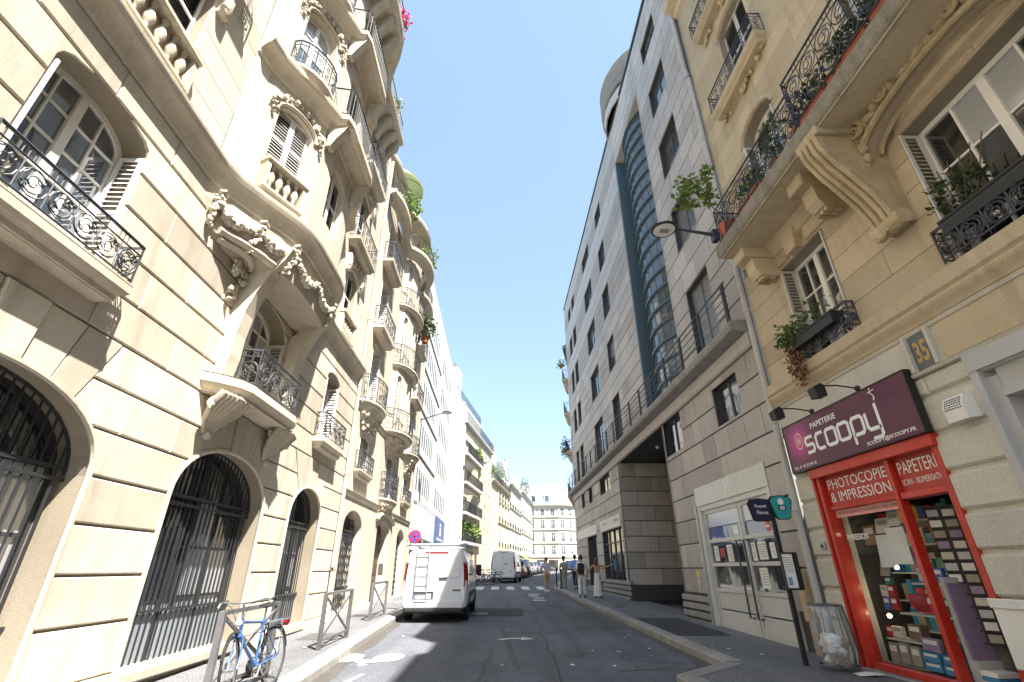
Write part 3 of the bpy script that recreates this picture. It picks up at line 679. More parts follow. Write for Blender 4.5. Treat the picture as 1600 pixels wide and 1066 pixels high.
# arches: roll moulding round the reveal, iron grille, panel, glazing behind
for k,o in enumerate(gfo):
    P=[FL.p(a,z,.0) for a,z in outline(o,22)[2:]]; P=[FL.p(o['yc']+o['w'],.46,0)]+P+[FL.p(o['yc']-o['w'],.46,0)]
    mk('arch_moulding',MB().tube(P,.035,6),'limestone',A,smooth=True)
    m=MB(); m.fbox(FL,o['yc']-o['w'],o['yc']+o['w'],.30,.44,-.42,.07,.02); mk('sill',m,'limestone',A)
    g=MB(); u=-.26; n=int(2*o['w']/.125)
    for i in range(1,n):
        a=o['yc']-o['w']+2*o['w']*i/n; dz=hw(o,o['zs']); t=(a-o['yc'])/o['w']; top=o['zs']+(o['zt']-o['zs'])*math.sqrt(max(0,1-t*t))
        g.tube([FL.p(a,.44,u),FL.p(a,top,u)],.013,5,cap=False)
    for z in (1.06,2.50,2.62): g.fbox(FL,o['yc']-o['w'],o['yc']+o['w'],z-.02,z+.02,u-.012,u+.018)
    g.tube([FL.p(a,z,u) for a,z in outline(o,22,-.02)[2:]],.018,5)
    for s in (-.33,.33): g.fbox(FL,o['yc']+o['w']*s-.03,o['yc']+o['w']*s+.03,.44,o['zs']+.6*(o['zt']-o['zs']),u-.05,u-.02)
    mk('window_grille',g,'grille_iron',A)
    m=MB(); 
    nb=int(2*o['w']/.11)
    for i in range(nb): m.fbox(FL,o['yc']-o['w']+2*o['w']*i/nb+.012,o['yc']-o['w']+2*o['w']*(i+1)/nb-.012,.44,1.04,u-.05,u-.03)
    m.fbox(FL,o['yc']-o['w'],o['yc']+o['w'],.44,1.04,u-.06,u-.052)
    mk('grille_panel',m,'grille_panel',A)
    window(A,FL,o,-.40,'frame_dark','glass_dark',4,4,.07,.04,curtain=.15,low=(3,.72))
    m=MB(); m.fbox(FL,o['yc']-o['w'],o['yc']+o['w'],.4,3.45,-.5,-.46); mk('window_back',m,'interior_dark',A)
# first floor windows
for k,o in enumerate(f1o):
    window(A,FL,o,-.34,'white_paint','glass_blue',4 if k!=2 else 2,5,.07,.026,curtain=.12)
    m=MB(); m.fbox(FL,o['yc']-o['w'],o['yc']+o['w'],o['zb'],o['zt'],-.46,-.42); mk('window_back',m,'interior_dark',A)
    for sg in (1,-1): jamb_shutter(A,FL,o['yc']+sg*o['w'],o['zb'],o['zs']-.02,-.32,.0,-sg,'shutter_white' if k!=1 else 'shutter_grey')
# near window balcony
def slab_balcony(par,F,a0,a1,z,proj,mat='limestone_smooth',style='scroll',rh=.52,railmat='iron',deep=.16):
    m=MB(); path=[F.p(a0,0,0)[:2],F.p(a0,0,proj)[:2],F.p(a1,0,proj)[:2],F.p(a1,0,0)[:2]]
    pr=[(-.12,-deep-.12),(-.08,-deep-.1),(-.08,-deep-.04),(-.03,-deep+.0),(0,-deep+.04),(0,-.02),(-.01,0)]
    sd=1 if (F.d[0]*F.n[1]-F.d[1]*F.n[0])>0 else -1
    m.sweep(path,[(o,z+q) for o,q in pr],side=-sd); m.fbox(F,a0,a1,z-.03,z,0,proj); m.fbox(F,a0+.1,a1-.1,z-deep-.12,z-deep-.1,0,proj-.1)
    b=mk('balcony',m,mat,par)
    i=.03; railing(b,[F.p(a0+i,0,0)[:2],F.p(a0+i,0,proj-i)[:2],F.p(a1-i,0,proj-i)[:2],F.p(a1-i,0,0)[:2]],z,z+rh,railmat,style=style)
    return b
slab_balcony(A,FL,2.95,4.86,4.62,.30)
slab_balcony(A,FL,11.75,13.45,4.60,.28,rh=.62)
# cornice following the oriel
BP=[(XL,5.75),(-4.56,6.15),(-4.34,6.6),(-4.05,7.12),(-3.9,7.5),(-3.85,7.9),(-3.85,9.1),(-3.9,9.5),(-4.05,9.88),(-4.34,10.4),(-4.56,10.85),(XL,11.25)]
def bpath(y0,y1): return [(XL,y0)]+BP+[(XL,y1)]
cpr=[(-.02,7.18),(.03,7.20),(.035,7.26),(.06,7.30),(.08,7.36),(.13,7.41),(.18,7.44),(.195,7.48),(.21,7.51),(.215,7.57),(.19,7.6),(0,7.66)]
mk('cornice',MB().sweep(bpath(-16,YA1),cpr,side=1),'limestone_smooth',A,smooth=35)
m=MB(); m.add([(x,y,7.17) for x,y in BP],[tuple(range(len(BP)))]); mk('oriel_soffit',m,'limestone_smooth',A)
# bell of the oriel below the cornice
m=MB(); rings=[]
def bk(t): return .04+.86*min(1,t/.125)+.10*max(0,(t-.125)/.875)
for i in range(9):
    t=i/8; k=bk(t); z=6.40+.78*t; rings.append([(XL+(x-XL)*k*1.0,8.5+(y-8.5)*(.86+.14*min(1,t*1.6)),z) for x,y in BP])
nb=len(BP)
for i in range(8):
    for j in range(nb-1):
        y=(rings[i][j][1]+rings[i][j+1][1])/2
        m.add([rings[i][j],rings[i][j+1],rings[i+1][j+1],rings[i+1][j]],[(0,1,2,3)])
mk('oriel_corbel',m,'limestone_smooth',A,smooth=True)
# two great S-shaped consoles
def console(par,F,a0,a1,prof,mat,name='console',ridges=3):
    m=MB(); m.prism(prof,lambda p,q,c:F.p(c,q,p),a0,a1)
    o=mk(name,m,mat,par)
    return o
Sp=[(0,4.45),(.16,4.45),(.20,4.8),(.20,5.2),(.24,5.6),(.34,6.0),(.50,6.4),(.70,6.7),(.80,6.95),(.4,6.96),(.28,6.8),(.2,6.5),(.1,6.3),(0,6.2)]
for a in (7.22,9.5): console(A,FL,a,a+.30,Sp,'limestone_smooth')
# garlands under the cornice
m=MB(); BF=[Fr.seg(BP[i],BP[i+1],1) for i in range(nb-1)]
def bayp(y,z,out): # point on the corbel outline
    t=min(1,max(0,(z-6.40)/.78)); k=bk(t)
    for i in range(nb-1):
        ya=8.5+(BP[i][1]-8.5)*(.86+.14*min(1,t*1.6)); yb=8.5+(BP[i+1][1]-8.5)*(.86+.14*min(1,t*1.6))
        if ya<=y<=yb:
            q=(y-ya)/(yb-ya); x=BP[i][0]+(BP[i+1][0]-BP[i][0])*q; n=BF[i].n; return (XL+(x-XL)*k+n[0]*out, y+n[1]*out, z)
    return (XL+out,y,z)
GARL=m
# small curved lintel with carved drop left of the consoles
m=MB(); P=[bayp(6.2+1.0*(t/10),6.53+.05*math.sin(t*math.pi/10),.04) for t in range(11)]; m.tube(P,.07,6); P=[bayp(6.3+.9*(t/10),6.42+.05*math.sin(t*math.pi/10),.06) for t in range(11)]; m.tube(P,.055,6); mk('lintel_moulding',m,'limestone_smooth',A,smooth=True)
m=MB(); carve(m,FL,6.75,7.2,6.1,6.34,.12,16,.07,5); carve(m,FL,6.9,7.1,5.7,6.0,.06,8,.06,6); mk('carved_drop',m,'limestone_carved',A,smooth=60)
m=GARL
rnd=random.Random(4)
for (y0,y1,sag) in ((5.95,6.75,.22),(6.75,7.4,.18),(7.5,8.5,.26),(8.5,9.5,.26)):
    for i in range(26):
        t=i/25; y=y0+(y1-y0)*t; z=7.04-.06-sag*math.sin(math.pi*t); r=.035+.045*math.sin(math.pi*t)
        m.blob(bayp(y,z+rnd.uniform(-.03,.03),.05),r*rnd.uniform(.8,1.2),i,6,4,.35)
for y in (5.98,6.75,7.42,9.55):
    for i in range(22):
        t=i/21; m.blob(bayp(y+rnd.uniform(-.07,.07)*(1-t*.4),7.04-.56*t,.06),.065*(1-.4*t)*rnd.uniform(.7,1.2),i+9,6,4,.35)
    m.tube([bayp(y-.06,7.06,.08),bayp(y,7.12,.1),bayp(y+.06,7.06,.08)],.045,6)
mk('garland',m,'limestone_carved',A,smooth=60)
# balcony of the niche: curved slab with shell consoles
bp=[(XL,6.95),(-4.42,7.1),(-4.2,7.35),(-4.12,7.6),(-4.12,9.4),(-4.2,9.65),(-4.42,9.9),(XL,10.05)]
m=MB(); m.sweep(bp,[(-.14,4.08),(-.1,4.1),(-.1,4.16),(-.04,4.2),(0,4.25),(0,4.36),(-.02,4.40),(-.4,4.41)],side=1); m.add([(x,y,4.40) for x,y in bp],[tuple(range(len(bp)))]); m.add([(x-.08,y,4.10) for x,y in bp],[tuple(range(len(bp)))])
nb_=mk('balcony',m,'limestone_smooth',A,smooth=35)
railing(nb_,[(-4.5,7.62),(-4.16,7.64),(-4.16,9.36),(-4.5,9.38)],4.40,5.06,'iron',style='scroll')
for yc in (7.45,9.55):
    m=MB()
    for k in range(9):
        t=(k-4)/4; a=yc+t*.36
        m.tube([FL.p(yc+t*.08,3.52,.02),FL.p(yc+t*.2,3.7,.10-.03*abs(t)),FL.p(a,3.92,.30-.08*abs(t)),FL.p(a,4.1,.46-.1*abs(t))],[.03,.04,.055,.06],6)
    m.blob(FL.p(yc,3.5,.05),.08,1); carve(m,FL,yc-.4,yc+.4,3.9,4.08,.2,10,.07,int(yc*10)); mk('shell_console',m,'limestone_carved',A,smooth=60)
# ---- storeys above the cornice
up=[op(4.0,.58,8.42,10.05,9.85),op(4.0,.58,10.9,13.1,12.9),op(4.0,.58,14.0,16.1,15.9)]
ur=[op(12.6,.52,8.42,10.05,9.85),op(12.6,.52,10.85,13.1,12.9),op(12.6,.52,14.0,16.1,15.9)]
zu=[7.64]+[7.64+i*.52 for i in range(1,19)]
m=MB(); plain_wall(m,FL,.6,5.75,7.6,17.2,up,.3,-.03); mk('wall',m,'mortar',A); m=MB(); plain_wall(m,FL,11.25,YA1,7.6,17.2,ur,.3,-.03); mk('wall',m,'mortar',A)
course_wall(A,FL,.6,5.74,zu,up,'limestone_smooth',jz=.008,jy=.008,c=.004,ln=1.2)
course_wall(A,FL,11.26,YA1,zu,ur,'limestone_smooth',jz=.008,jy=.008,c=.004,ln=1.2)
for o in up+ur:
    a0,a1,z0,z1=o['yc']-o['w'],o['yc']+o['w'],o['zb'],o['zs']
    for i in range(2): shutter(A,FL,a0+(a1-a0)*i/2+.01,a0+(a1-a0)*(i+1)/2-.01,z0+.02,o['zt']-.02 if i<9 else z1,-.16)
    m=MB(); m.fbox(FL,a0,a1,z0,o['zt'],-.32,-.27); mk('window_back',m,'interior_dark',A)
    if abs(z0-8.42)<.01: balusters(A,FL,a0-.02,a1+.02,7.68,8.42,.06,n=5)
    else: slab_balcony(A,FL,a0-.42,a1+.42,z0-.05,.36,style='narrow',rh=.75)
    m=MB()
    for s in (-1,1): m.fbox(FL,o['yc']+s*(o['w']+.14)-.09,o['yc']+s*(o['w']+.14)+.09,o['zt']-.35,o['zt']+.22,0,.14,.03); carve(m,FL,o['yc']+s*(o['w']+.14)-.07,o['yc']+s*(o['w']+.14)+.07,o['zt']-.42,o['zt']-.1,.1,6,.055,int(z0*7)+s)
    carve(m,FL,a0,a1,o['zt']+.1,o['zt']+.35,.03,14,.07,int(z0*9)); mk('window_carving',m,'limestone_carved',A,smooth=60)
# oriel walls
fl=[(7.64,8.42,10.0,9.72),(10.9,11.0,13.2,12.85),(14.0,14.1,16.2,15.9)]
for i in range(nb-1):
    F=BF[i]; L=F.L; ops=[]
    if i in (1,2,3): continue
    m=MB(); mid=(i==5); 
    if mid: ops=[op(L/2,.46,z1,z2,zs) for _,z1,z2,zs in fl]
    plain_wall(m,F,0,L,7.6,17.0,ops,.28); mk('oriel_wall',m,'limestone_smooth',A)
    for o in ops:
        for k in range(2): shutter(A,F,o['yc']-o['w']+k*o['w']+.01,o['yc']+k*o['w']-.01,o['zb']+.02,o['zt']-.03,-.14)
        m=MB(); m.fbox(F,o['yc']-o['w'],o['yc']+o['w'],o['zb'],o['zt'],-.3,-.25); mk('window_back',m,'interior_dark',A)
# canted face of the oriel towards the street's near end, with arched windows on each floor
CF=Fr.seg(BP[1],BP[4],1); 
cops=[op(CF.L/2+.05,.42,z1,z2,z2-.3) for _,z1,z2,zs in fl]
m=MB(); plain_wall(m,CF,0,CF.L,7.62,17.0,cops,.30,0)
mk('oriel_face',m,'limestone_smooth',A)
for k,o in enumerate(cops):
    if k==0:
        for q in range(2): shutter(A,CF,o['yc']-o['w']+q*o['w']+.006,o['yc']+q*o['w']-.006,o['zb'],o['zt']-.04,-.12)
        balusters(A,CF,o['yc']-o['w'],o['yc']+o['w'],7.70,8.42,.10,n=4)
    else:
        window(A,CF,o,-.2,'white_paint','glass_blue',2,4,.05,.024,curtain=.2)
        b=MB(); path=[CF.p(o['yc']-.55,0,.0)[:2]]+[CF.p(o['yc']-.55*math.cos(t*math.pi/8),0,.03+.34*math.sin(t*math.pi/8))[:2] for t in range(9)]+[CF.p(o['yc']+.55,0,.0)[:2]]
        z=o['zb']; b.sweep(path,[(-.1,z-.32),(-.06,z-.28),(-.02,z-.2),(.03,z-.12),(.05,z-.1),(.05,z-.02),(0,z)],side=1); b.add([(x,y,z-.01) for x,y in path],[tuple(range(len(path)))]); b.add([(x,y,z-.3) for x,y in path],[tuple(range(len(path)))])
        bb=mk('balcony',b,'limestone_smooth',A,smooth=35); railing(bb,path,z,z+.72,style='narrow')
    m=MB(); m.fbox(CF,o['yc']-o['w'],o['yc']+o['w'],o['zb'],o['zt'],-.34,-.3); mk('window_back',m,'interior_dark',A)
    m=MB(); m.tube([CF.p(a,z,.02) for a,z in outline(o,16,.07)[2:]],.045,6)
    for i in range(13):
        t=math.pi*(i+.0)/12; m.blob(CF.p(o['yc']+(o['w']+.16)*math.cos(t),o['zs']+.08+.46*math.sin(t),.04),.05+.03*(i%2),i,6,4,.4)
    for s in (-1,1): carve(m,CF,o['yc']+s*.6-.06,o['yc']+s*.6+.06,o['zt']-.5,o['zt']-.05,.05,9,.06,k+3)
    mk('window_carving',m,'limestone_carved',A,smooth=60)
# string courses of the oriel with balconies along its front
for zc in (10.62,13.74):
    pr=[(-.02,zc-.2),(.04,zc-.18),(.06,zc-.08),(.14,zc),(.26,zc+.05),(.29,zc+.1),(.30,zc+.2),(0,zc+.24)]
    mk('cornice',MB().sweep(BP,pr,side=1),'limestone_smooth',A,smooth=35)
    fp=[(-3.95,7.42),(-3.48,7.48),(-3.42,7.7),(-3.42,9.3),(-3.48,9.52),(-3.95,9.58)]
    m=MB(); m.sweep(fp,[(-.1,zc-.1),(-.06,zc-.06),(-.02,zc+.06),(.02,zc+.1),(.02,zc+.24),(0,zc+.26)],side=1); m.add([(x,y,zc+.255) for x,y in fp],[tuple(range(len(fp)))]); m.add([(x,y,zc-.08) for x,y in fp],[tuple(range(len(fp)))])
    b=mk('balcony',m,'limestone_smooth',A,smooth=35); railing(b,[(x-.03,y) for x,y in fp],zc+.25,zc+1.1,style='bars',pitch=.11)
    for y in (7.6,9.4):
        q=MB(); q.prism([(0,zc-.7),(.1,zc-.68),(.2,zc-.45),(.34,zc-.22),(.4,zc-.08),(0,zc-.08)],lambda p,z,c:(-3.86+p,c,z),y-.1,y+.1); mk('console',q,'limestone_carved',A)
# crowning balcony
tp=[(XL,-16),(XL,5.0)]+[(x-.02,y) for x,y in BP]+[(XL,13.7)]
zt=16.75
mk('cornice',MB().sweep(tp,[(-.05,zt-.35),(.06,zt-.33),(.08,zt-.18),(.2,zt-.1),(.24,zt),(.5,zt+.06),(.62,zt+.1),(.66,zt+.16),(.68,zt+.34),(.64,zt+.38),(-.6,zt+.4)],side=1),'limestone_smooth',A,smooth=35)
for i,(y,x) in enumerate([(y,XL) for y in (2.2,3.2,4.2,5.2)]+[(y,-3.88) for y in (7.6,8.2,8.8,9.4)]+[(y,XL) for y in (11.7,12.35,13.0,13.55)]):
    q=MB(); q.prism([(0,zt-.95),(.1,zt-.92),(.16,zt-.7),(.3,zt-.45),(.46,zt-.3),(.52,zt-.02),(0,zt-.02)],lambda p,z,c:(x+p,c,z),y-.13,y+.13); mk('console',q,'limestone_carved',A)
m=MB(); m.sweep([(XL-.0,-16),(XL-.0,YA1)],[(-.5,zt+.3),(-.5,zt+2.6),(-1.6,zt+4.6),(-6,zt+5.2)],side=1); mk('mansard_roof',m,'zinc',A)
m=MB(); m.box(XL-9,XL-.42,YA1-.36,YA1-.01,0,zt+2.5); mk('party_wall',m,'limestone_smooth',A)
railing(A,[(XL+.55,.5),(XL+.55,5.6),(-3.5,7.2),(-3.28,7.7),(-3.28,9.3),(-3.5,9.8),(XL+.55,11.4),(XL+.55,13.6)],zt+.38,zt+1.25,style='bars',pitch=.13)
# downpipe at the end of the house
def downpipe(par,pts,r,mat,collars):
    m=MB().tube(pts,r,10); 
    for z in collars:
        for (p,q) in zip(pts,pts[1:]):
            if min(p[2],q[2])<=z<=max(p[2],q[2]):
                t=(z-p[2])/(q[2]-p[2]+1e-9); c=(p[0]+(q[0]-p[0])*t,p[1]+(q[1]-p[1])*t,z); m.lathe([(r,-.05),(r*1.3,-.04),(r*1.3,.04),(r,.05)],c,10)
    return mk('downpipe',m,mat,par,smooth=50)
downpipe(A,[(XL+.10,14.62,.33),(XL+.10,14.62,1.6),(XL+.07,14.66,1.8),(XL+.07,14.66,17)],.055,'pipe_cream',[.6,1.6,4.2,7,9.5,12,14.5])
# flower boxes on the crowning balcony
def flowerbox(name,label,c,l,h,leafm,petm,seed,n=260,nf=60,rad=.45):
    t=thing(name,label,'flowers',c,world=False)
    m=MB().box(-.12,.12,-l/2,l/2,0,.2); mk('box',m,'terracotta',t)
    mk('foliage',leaves(MB(),(0,0,.2+h*.5),(rad*.6,l*.55,h*.6),n,.13,seed),leafm,t); mk('blossom',leaves(MB(),(.05,0,.25+h*.5),(rad*.75,l*.6,h*.65),nf,.12,seed+5),petm,t); return t
flowerbox('flower_box','orange and yellow green flower box on top balcony near the sky',(-3.42,8.2,zt+.4),1.0,.6,'leaf_bright','petal_orange',3,320,80)
flowerbox('flower_box','bright pink flowers on the top balcony above the carved oriel',(-3.42,9.35,zt+.4),.7,.55,'leaf','petal_pink',8,120,200)
flowerbox('flower_box','pale trailing plant at far end of the top balcony',(-4.15,12.4,zt+.4),.8,.35,'leaf_bright','lettering_white',13,160,30)
# ------------------------------------------------------------------ left: the further houses
def simple_window(par,F,o,u=-.18,gl='glass_dark',shut=None,fm='white_paint',nz=3,rail=False,lit=0):
    a0,a1,z0,z1=o['yc']-o['w'],o['yc']+o['w'],o['zb'],o['zt']; m=MB(); f=.05
    m.fbox(F,a0,a0+f,z0,z1,u-.04,u); m.fbox(F,a1-f,a1,z0,z1,u-.04,u); m.fbox(F,a0+f,a1-f,z0,z0+f,u-.04,u-.002); m.fbox(F,a0+f,a1-f,z1-f,z1,u-.04,u-.002); m.fbox(F,o['yc']-.035,o['yc']+.035,z0+f,z1-f,u-.04,u+.004)
    for j in range(1,nz): m.fbox(F,a0+f,a1-f,z0+(z1-z0)*j/nz-.014,z0+(z1-z0)*j/nz+.014,u-.03,u-.008)
    wo=mk('window',m,fm,par)
    for s in (0,1):
        b0,b1=(a0+f,o['yc']-.035) if s==0 else (o['yc']+.035,a1-f); t=random.uniform(-.01,.01)
        mk('pane',MB().add([F.p(b0,z0+f,u-.025+t),F.p(b1,z0+f,u-.025),F.p(b1,z1-f,u-.025-t),F.p(b0,z1-f,u-.025)],[(0,1,2,3)]),'curtain_glass' if random.random()<lit else gl,wo)
    if shut:
        w_=o['w']*.98
        for s in (-1,1): shutter(par,F,*(sorted((o['yc']+s*(o['w']+.02),o['yc']+s*(o['w']+.02+w_)))),z0,z1,.045,shut,.12)
    if rail: railing(par,[F.p(a0-.03,0,.06)[:2],F.p(a1+.03,0,.06)[:2]],z0,z0+.6,style='bars',pitch=.14)
    return wo
def half_ellipse(F,yc,hwid,proj,n=10,u0=0): return [F.p(yc-hwid*math.cos(math.pi*i/n),0,u0+proj*math.sin(math.pi*i/n))[:2] for i in range(n+1)]
def bow_corbel(par,F,yc,hwid,proj,z0,z1,mat,seed=0):
    m=MB(); R_=[]; k=7
    for i in range(k+1):
        t=i/k; q=(.10+.90*t**1.4); R_.append([(x,y,z0+(z1-z0)*t) for x,y in half_ellipse(F,yc,hwid*(.45+.55*t**.8),proj*q,10)])
    for i in range(k):
        for j in range(10): m.add([R_[i][j],R_[i][j+1],R_[i+1][j+1],R_[i+1][j]],[(0,1,2,3)])
    o=mk('corbel',m,mat,par,smooth=50); c=MB()
    rnd=random.Random(seed)
    for i in range(34):
        j=rnd.randint(1,9); h=rnd.randint(2,6); p=R_[h][j]; c.blob(p,rnd.uniform(.05,.11),i,6,4,.35)
    mk('carving',c,mat,o,smooth=60,kind='stuff'); return o
def bow_balcony(par,F,yc,hwid,proj,z,mat,rh=.9,deep=.2,style='narrow',corb=0,seed=0):
    p=half_ellipse(F,yc,hwid,proj); sd=1
    m=MB(); m.sweep(p,[(-.12,z-deep),(-.06,z-deep+.04),(-.05,z-deep+.1),(0,z-deep+.13),(0,z-.03),(-.02,z)],side=sd); m.add([(x,y,z-.006) for x,y in p],[tuple(range(len(p)))]); m.add([(x,y,z-deep+.02) for x,y in half_ellipse(F,yc,hwid-.08,proj-.08)],[tuple(range(len(p)))])
    b=mk('balcony',m,mat,par,smooth=35); railing(b,half_ellipse(F,yc,hwid-.04,proj-.04),z,z+rh,style=style,pitch=.13)
    if corb: bow_corbel(par,F,yc,hwid-.12,proj-.1,z-deep-corb,z-deep+.03,mat,seed)
    return b
# ---- second house: three bays, rounded balconies
B=thing('apartment_house','narrow cream stone house with rounded balconies on carved corbels behind the van','building',(XL,20,gz(20)),world=True)
YB0,YB1=14.72,26.6; cols=(16.35,20.5,24.4)
gb=[op(16.35,1.05,.45,3.3,2.75),op(20.75,1.15,.30,3.35,2.95),op(24.5,.85,.45,3.3,2.8)]
wb=[op(c,.62,4.55,6.25) for c in (16.35,24.4)]+[op(20.5,.62,4.15,6.3)]
lv=[(6.78,9.2),(9.75,12.1),(12.7,14.9)]
ub=[op(c,.6,z0,z1,z1-.25) for c in (16.35,24.4) for z0,z1 in lv]
m=MB(); plain_wall(m,FL,YB0,YB1,0,15.6,gb+wb+ub,.4,.0); mk('wall',m,'limestone_smooth',B)
m=MB()
for s in range(7): m.fbox(FL,YB0+s*1.72,YB0+s*1.72+1.7,0,.5,0,.06,.02) if s not in (1,3,) else None
mk('plinth',m,'limestone',B,kind='stuff')
for z in (3.75,6.55): mk('string_course',MB().sweep([(XL,YB0),(XL,YB1)],[(0,z-.12),(.05,z-.1),(.08,z),(.1,z+.04),(0,z+.08)],side=1),'limestone_smooth',B)
for k,o in enumerate(gb):
    a0,a1=o['yc']-o['w'],o['yc']+o['w']
    if k==1:
        m=MB(); m.fbox(FL,a0,a1,.3,3.35,-.40,-.36); d=mk('door',m,'wood_dark',B)
        for s in (-1,1):
            for z in (.5,1.4,2.3): mk('door_panel',MB().fbox(FL,o['yc']+s*.55-.42,o['yc']+s*.55+.42,z,z+.75,-.36,-.34,.01),'wood_dark',d)
        mk('intercom',MB().fbox(FL,a1-.02,a1-.001,1.4,1.8,-.3,-.1),'steel',B)
    else:
        m=MB(); m.fbox(FL,a0,a1,.45,3.3,-.44,-.40); mk('window_back',m,'glass_black',B); g=MB(); n=int((a1-a0)/.16)
        for i in range(-n,2*n):   # lattice of crossed bars
            for s in (1,-1):
                P=[]; 
                x0=a0+(a1-a0)*i/n
                for q in range(13):
                    z=.45+2.85*q/12; x=x0+s*.35*(z-.45)
                    if a0+.02<x<a1-.02 and hw(o,z)>abs(x-o['yc']): P.append(FL.p(x,z,-.22))
                if len(P)>1: g.tube([P[0],P[-1]],.011,4,cap=False)
        for z in (1.1,2.7): g.fbox(FL,a0,a1,z-.02,z+.02,-.23,-.20)
        mk('window_grille',g,'grille_iron',B)
for o in wb+ub:
    simple_window(B,FL,o,-.30,'glass_dark',None,lit=.3)
    for s in (-1,1): jamb_shutter(B,FL,o['yc']+s*o['w'],o['zb'],o['zs']-.02,-.27,.02,-s,'shutter_white',.09)
for c in (16.35,24.4):
    slab_balcony(B,FL,c-.85,c+.85,4.5,.22,rh=.6,style='narrow',deep=.1); bow_balcony(B,FL,c,1.25,.55,6.75,'limestone_smooth',corb=.95,seed=int(c))
    slab_balcony(B,FL,c-.95,c+.95,9.7,.4,rh=.8,style='narrow'); slab_balcony(B,FL,c-.95,c+.95,12.65,.4,rh=.8,style='narrow')
bow_balcony(B,FL,20.5,1.25,.42,4.12,'limestone_smooth',rh=1.0,corb=.4,seed=5,style='scroll')
m=MB(); P=[FL.p(20.75+1.5*math.cos(t*math.pi/12),3.3+.3*math.sin(t*math.pi/12),.06) for t in range(13)]; m.tube(P,.09,6); carve(m,FL,20.1,20.9,3.6,3.85,.1,14,.09,6); mk('door_hood',m,'limestone_carved',B,smooth=60)
# central bow
bw=half_ellipse(FL,20.5,1.45,.55,8)
for i in range(8):
    F=Fr.seg(bw[i],bw[i+1],1); o=[op(F.L/2,F.L*.36,z0,z1,z1-.15) for z0,z1 in lv] if i in (1,3,4,6) else []
    m=MB(); plain_wall(m,F,0,F.L,6.5,15.6,o,.2); mk('bow_wall',m,'limestone_smooth',B)
    for q in o: window(B,F,q,-.12,'white_paint','glass_dark',1,3,.04,.02,curtain=.3,casements=False)
bow_corbel(B,FL,20.5,1.45,.5,5.75,6.55,'limestone_carved',7)
for z in (6.75,9.7,12.65): bow_balcony(B,FL,20.5,1.6,.85,z,'limestone_smooth',corb=.0)
pb=[(XL,YB0)]+[(x,y) for x,y in half_ellipse(FL,16.35,1.3,.25)]+[(x,y) for x,y in half_ellipse(FL,20.5,1.7,.8)]+[(x,y) for x,y in half_ellipse(FL,24.4,1.3,.25)]+[(XL,YB1)]
for z,o in ((15.4,0.),):
    mk('cornice',MB().sweep(pb,[(-.03,z-.3),(.06,z-.26),(.1,z-.1),(.2,z),(.36,z+.05),(.38,z+.2),(0,z+.26)],side=1),'limestone_smooth',B,smooth=35)
railing(B,[(x+.25,y) for x,y in pb],15.66,16.5,style='bars',pitch=.16)
m=MB(); m.fbox(FL,YB0,YB1,15.6,17.6,-1.4,-1.0); mk('attic_wall',m,'limestone_smooth',B)
mk('cornice',MB().sweep([(x-.7,y) for x,y in pb],[(0,17.3),(.2,17.4),(.7,17.5),(.74,17.62),(.7,17.75),(-.4,17.8)],side=1),'limestone_smooth',B,smooth=35)
m=MB(); m.sweep([(XL-.9,YB0),(XL-.9,YB1)],[(0,17.7),(-1,19.2),(-5,19.6)],side=1); mk('roof',m,'zinc',B)
m=MB(); m.box(XL-9,XL-.42,YB1-.3,YB1-.01,0,17.6); mk('party_wall',m,'limestone_smooth',B)
downpipe(B,[(XL+.07,YB1-.12,.5),(XL+.07,YB1-.12,15.4)],.055,'pipe_cream',[3,6,9,12])
for p,ss in (((-4.25,16.9),1),((-4.0,20.9),2),((-4.1,23.3),3)):
    t=thing('potted_shrub',['','yellow green shrub at the near end of the top terrace','feathery green shrub on the middle of top terrace','grey green bush hanging over the far top terrace'][ss],'plant',(p[0],p[1],15.66 if ss!=3 else 12.7),group='shrubs on the terraces of the rounded house')
    mk('pot',MB().lathe([(.16,0),(.22,.35),(.24,.38),(.2,.38)],n=10),'terracotta',t,smooth=50); mk('foliage',leaves(MB(),(0,0,.9),(.55,.8,.65),420,.2,ss),'leaf_bright' if ss<3 else 'leaf_dark',t)
t=thing('terrace_awning','round olive green awning over the top terrace against the sky','awning',(XL-.55,17.3,16.0))
m=MB().lathe([(0,2.8),(.6,2.72),(1.05,2.5),(1.38,2.15),(1.42,1.95)],n=16); mk('canvas',m,leafmat('awning_green',(.16,.19,.09),(.2,.23,.11)),t,smooth=60); m=MB()
for j in range(8):
    c_,s_=math.cos(j*math.pi/4),math.sin(j*math.pi/4); m.tube([(0,0,2.78),(.6*c_,.6*s_,2.70),(1.05*c_,1.05*s_,2.48),(1.4*c_,1.4*s_,2.1)],.018,4)
m.tube([(0,0,0),(0,0,2.8)],.03,6); mk('frame',m,'iron',t)
# ---- white house with slot windows
Cb=thing('office_building','plain white modern building with rows of narrow slot windows','building',(XL,35,gz(35)),world=True)
YC0,YC1=26.62,44.95; slots=[]; zr=(5.6,8.2,10.8,13.4,16.0)
for z in zr:
    for k in range(7): slots.append(op(27.7+k*.85,.26,z,z+1.25))
    for k in range(6): slots.append(op(36.4+k*1.2,.36,z,z+1.35))
m=MB(); plain_wall(m,FL,YC0,YC1,4.6,19.3,slots,.07); mk('wall',m,'white_render',Cb)
for o in slots: mk('window',MB().fbox(FL,o['yc']-o['w'],o['yc']+o['w'],o['zb'],o['zt'],-.06,-.012),'glass_far',Cb)
for z in zr: mk('floor_band',MB().fbox(FL,YC0,35.0,z-.62,z-.54,0,.06),'concrete_grey',Cb)
m=MB(); m.box(XL-9,XL-.25,YC1-.3,YC1,0,19.2); m.box(XL-9,XL,YC0,YC1,19.3,19.5); mk('roof',m,'white_render',Cb)
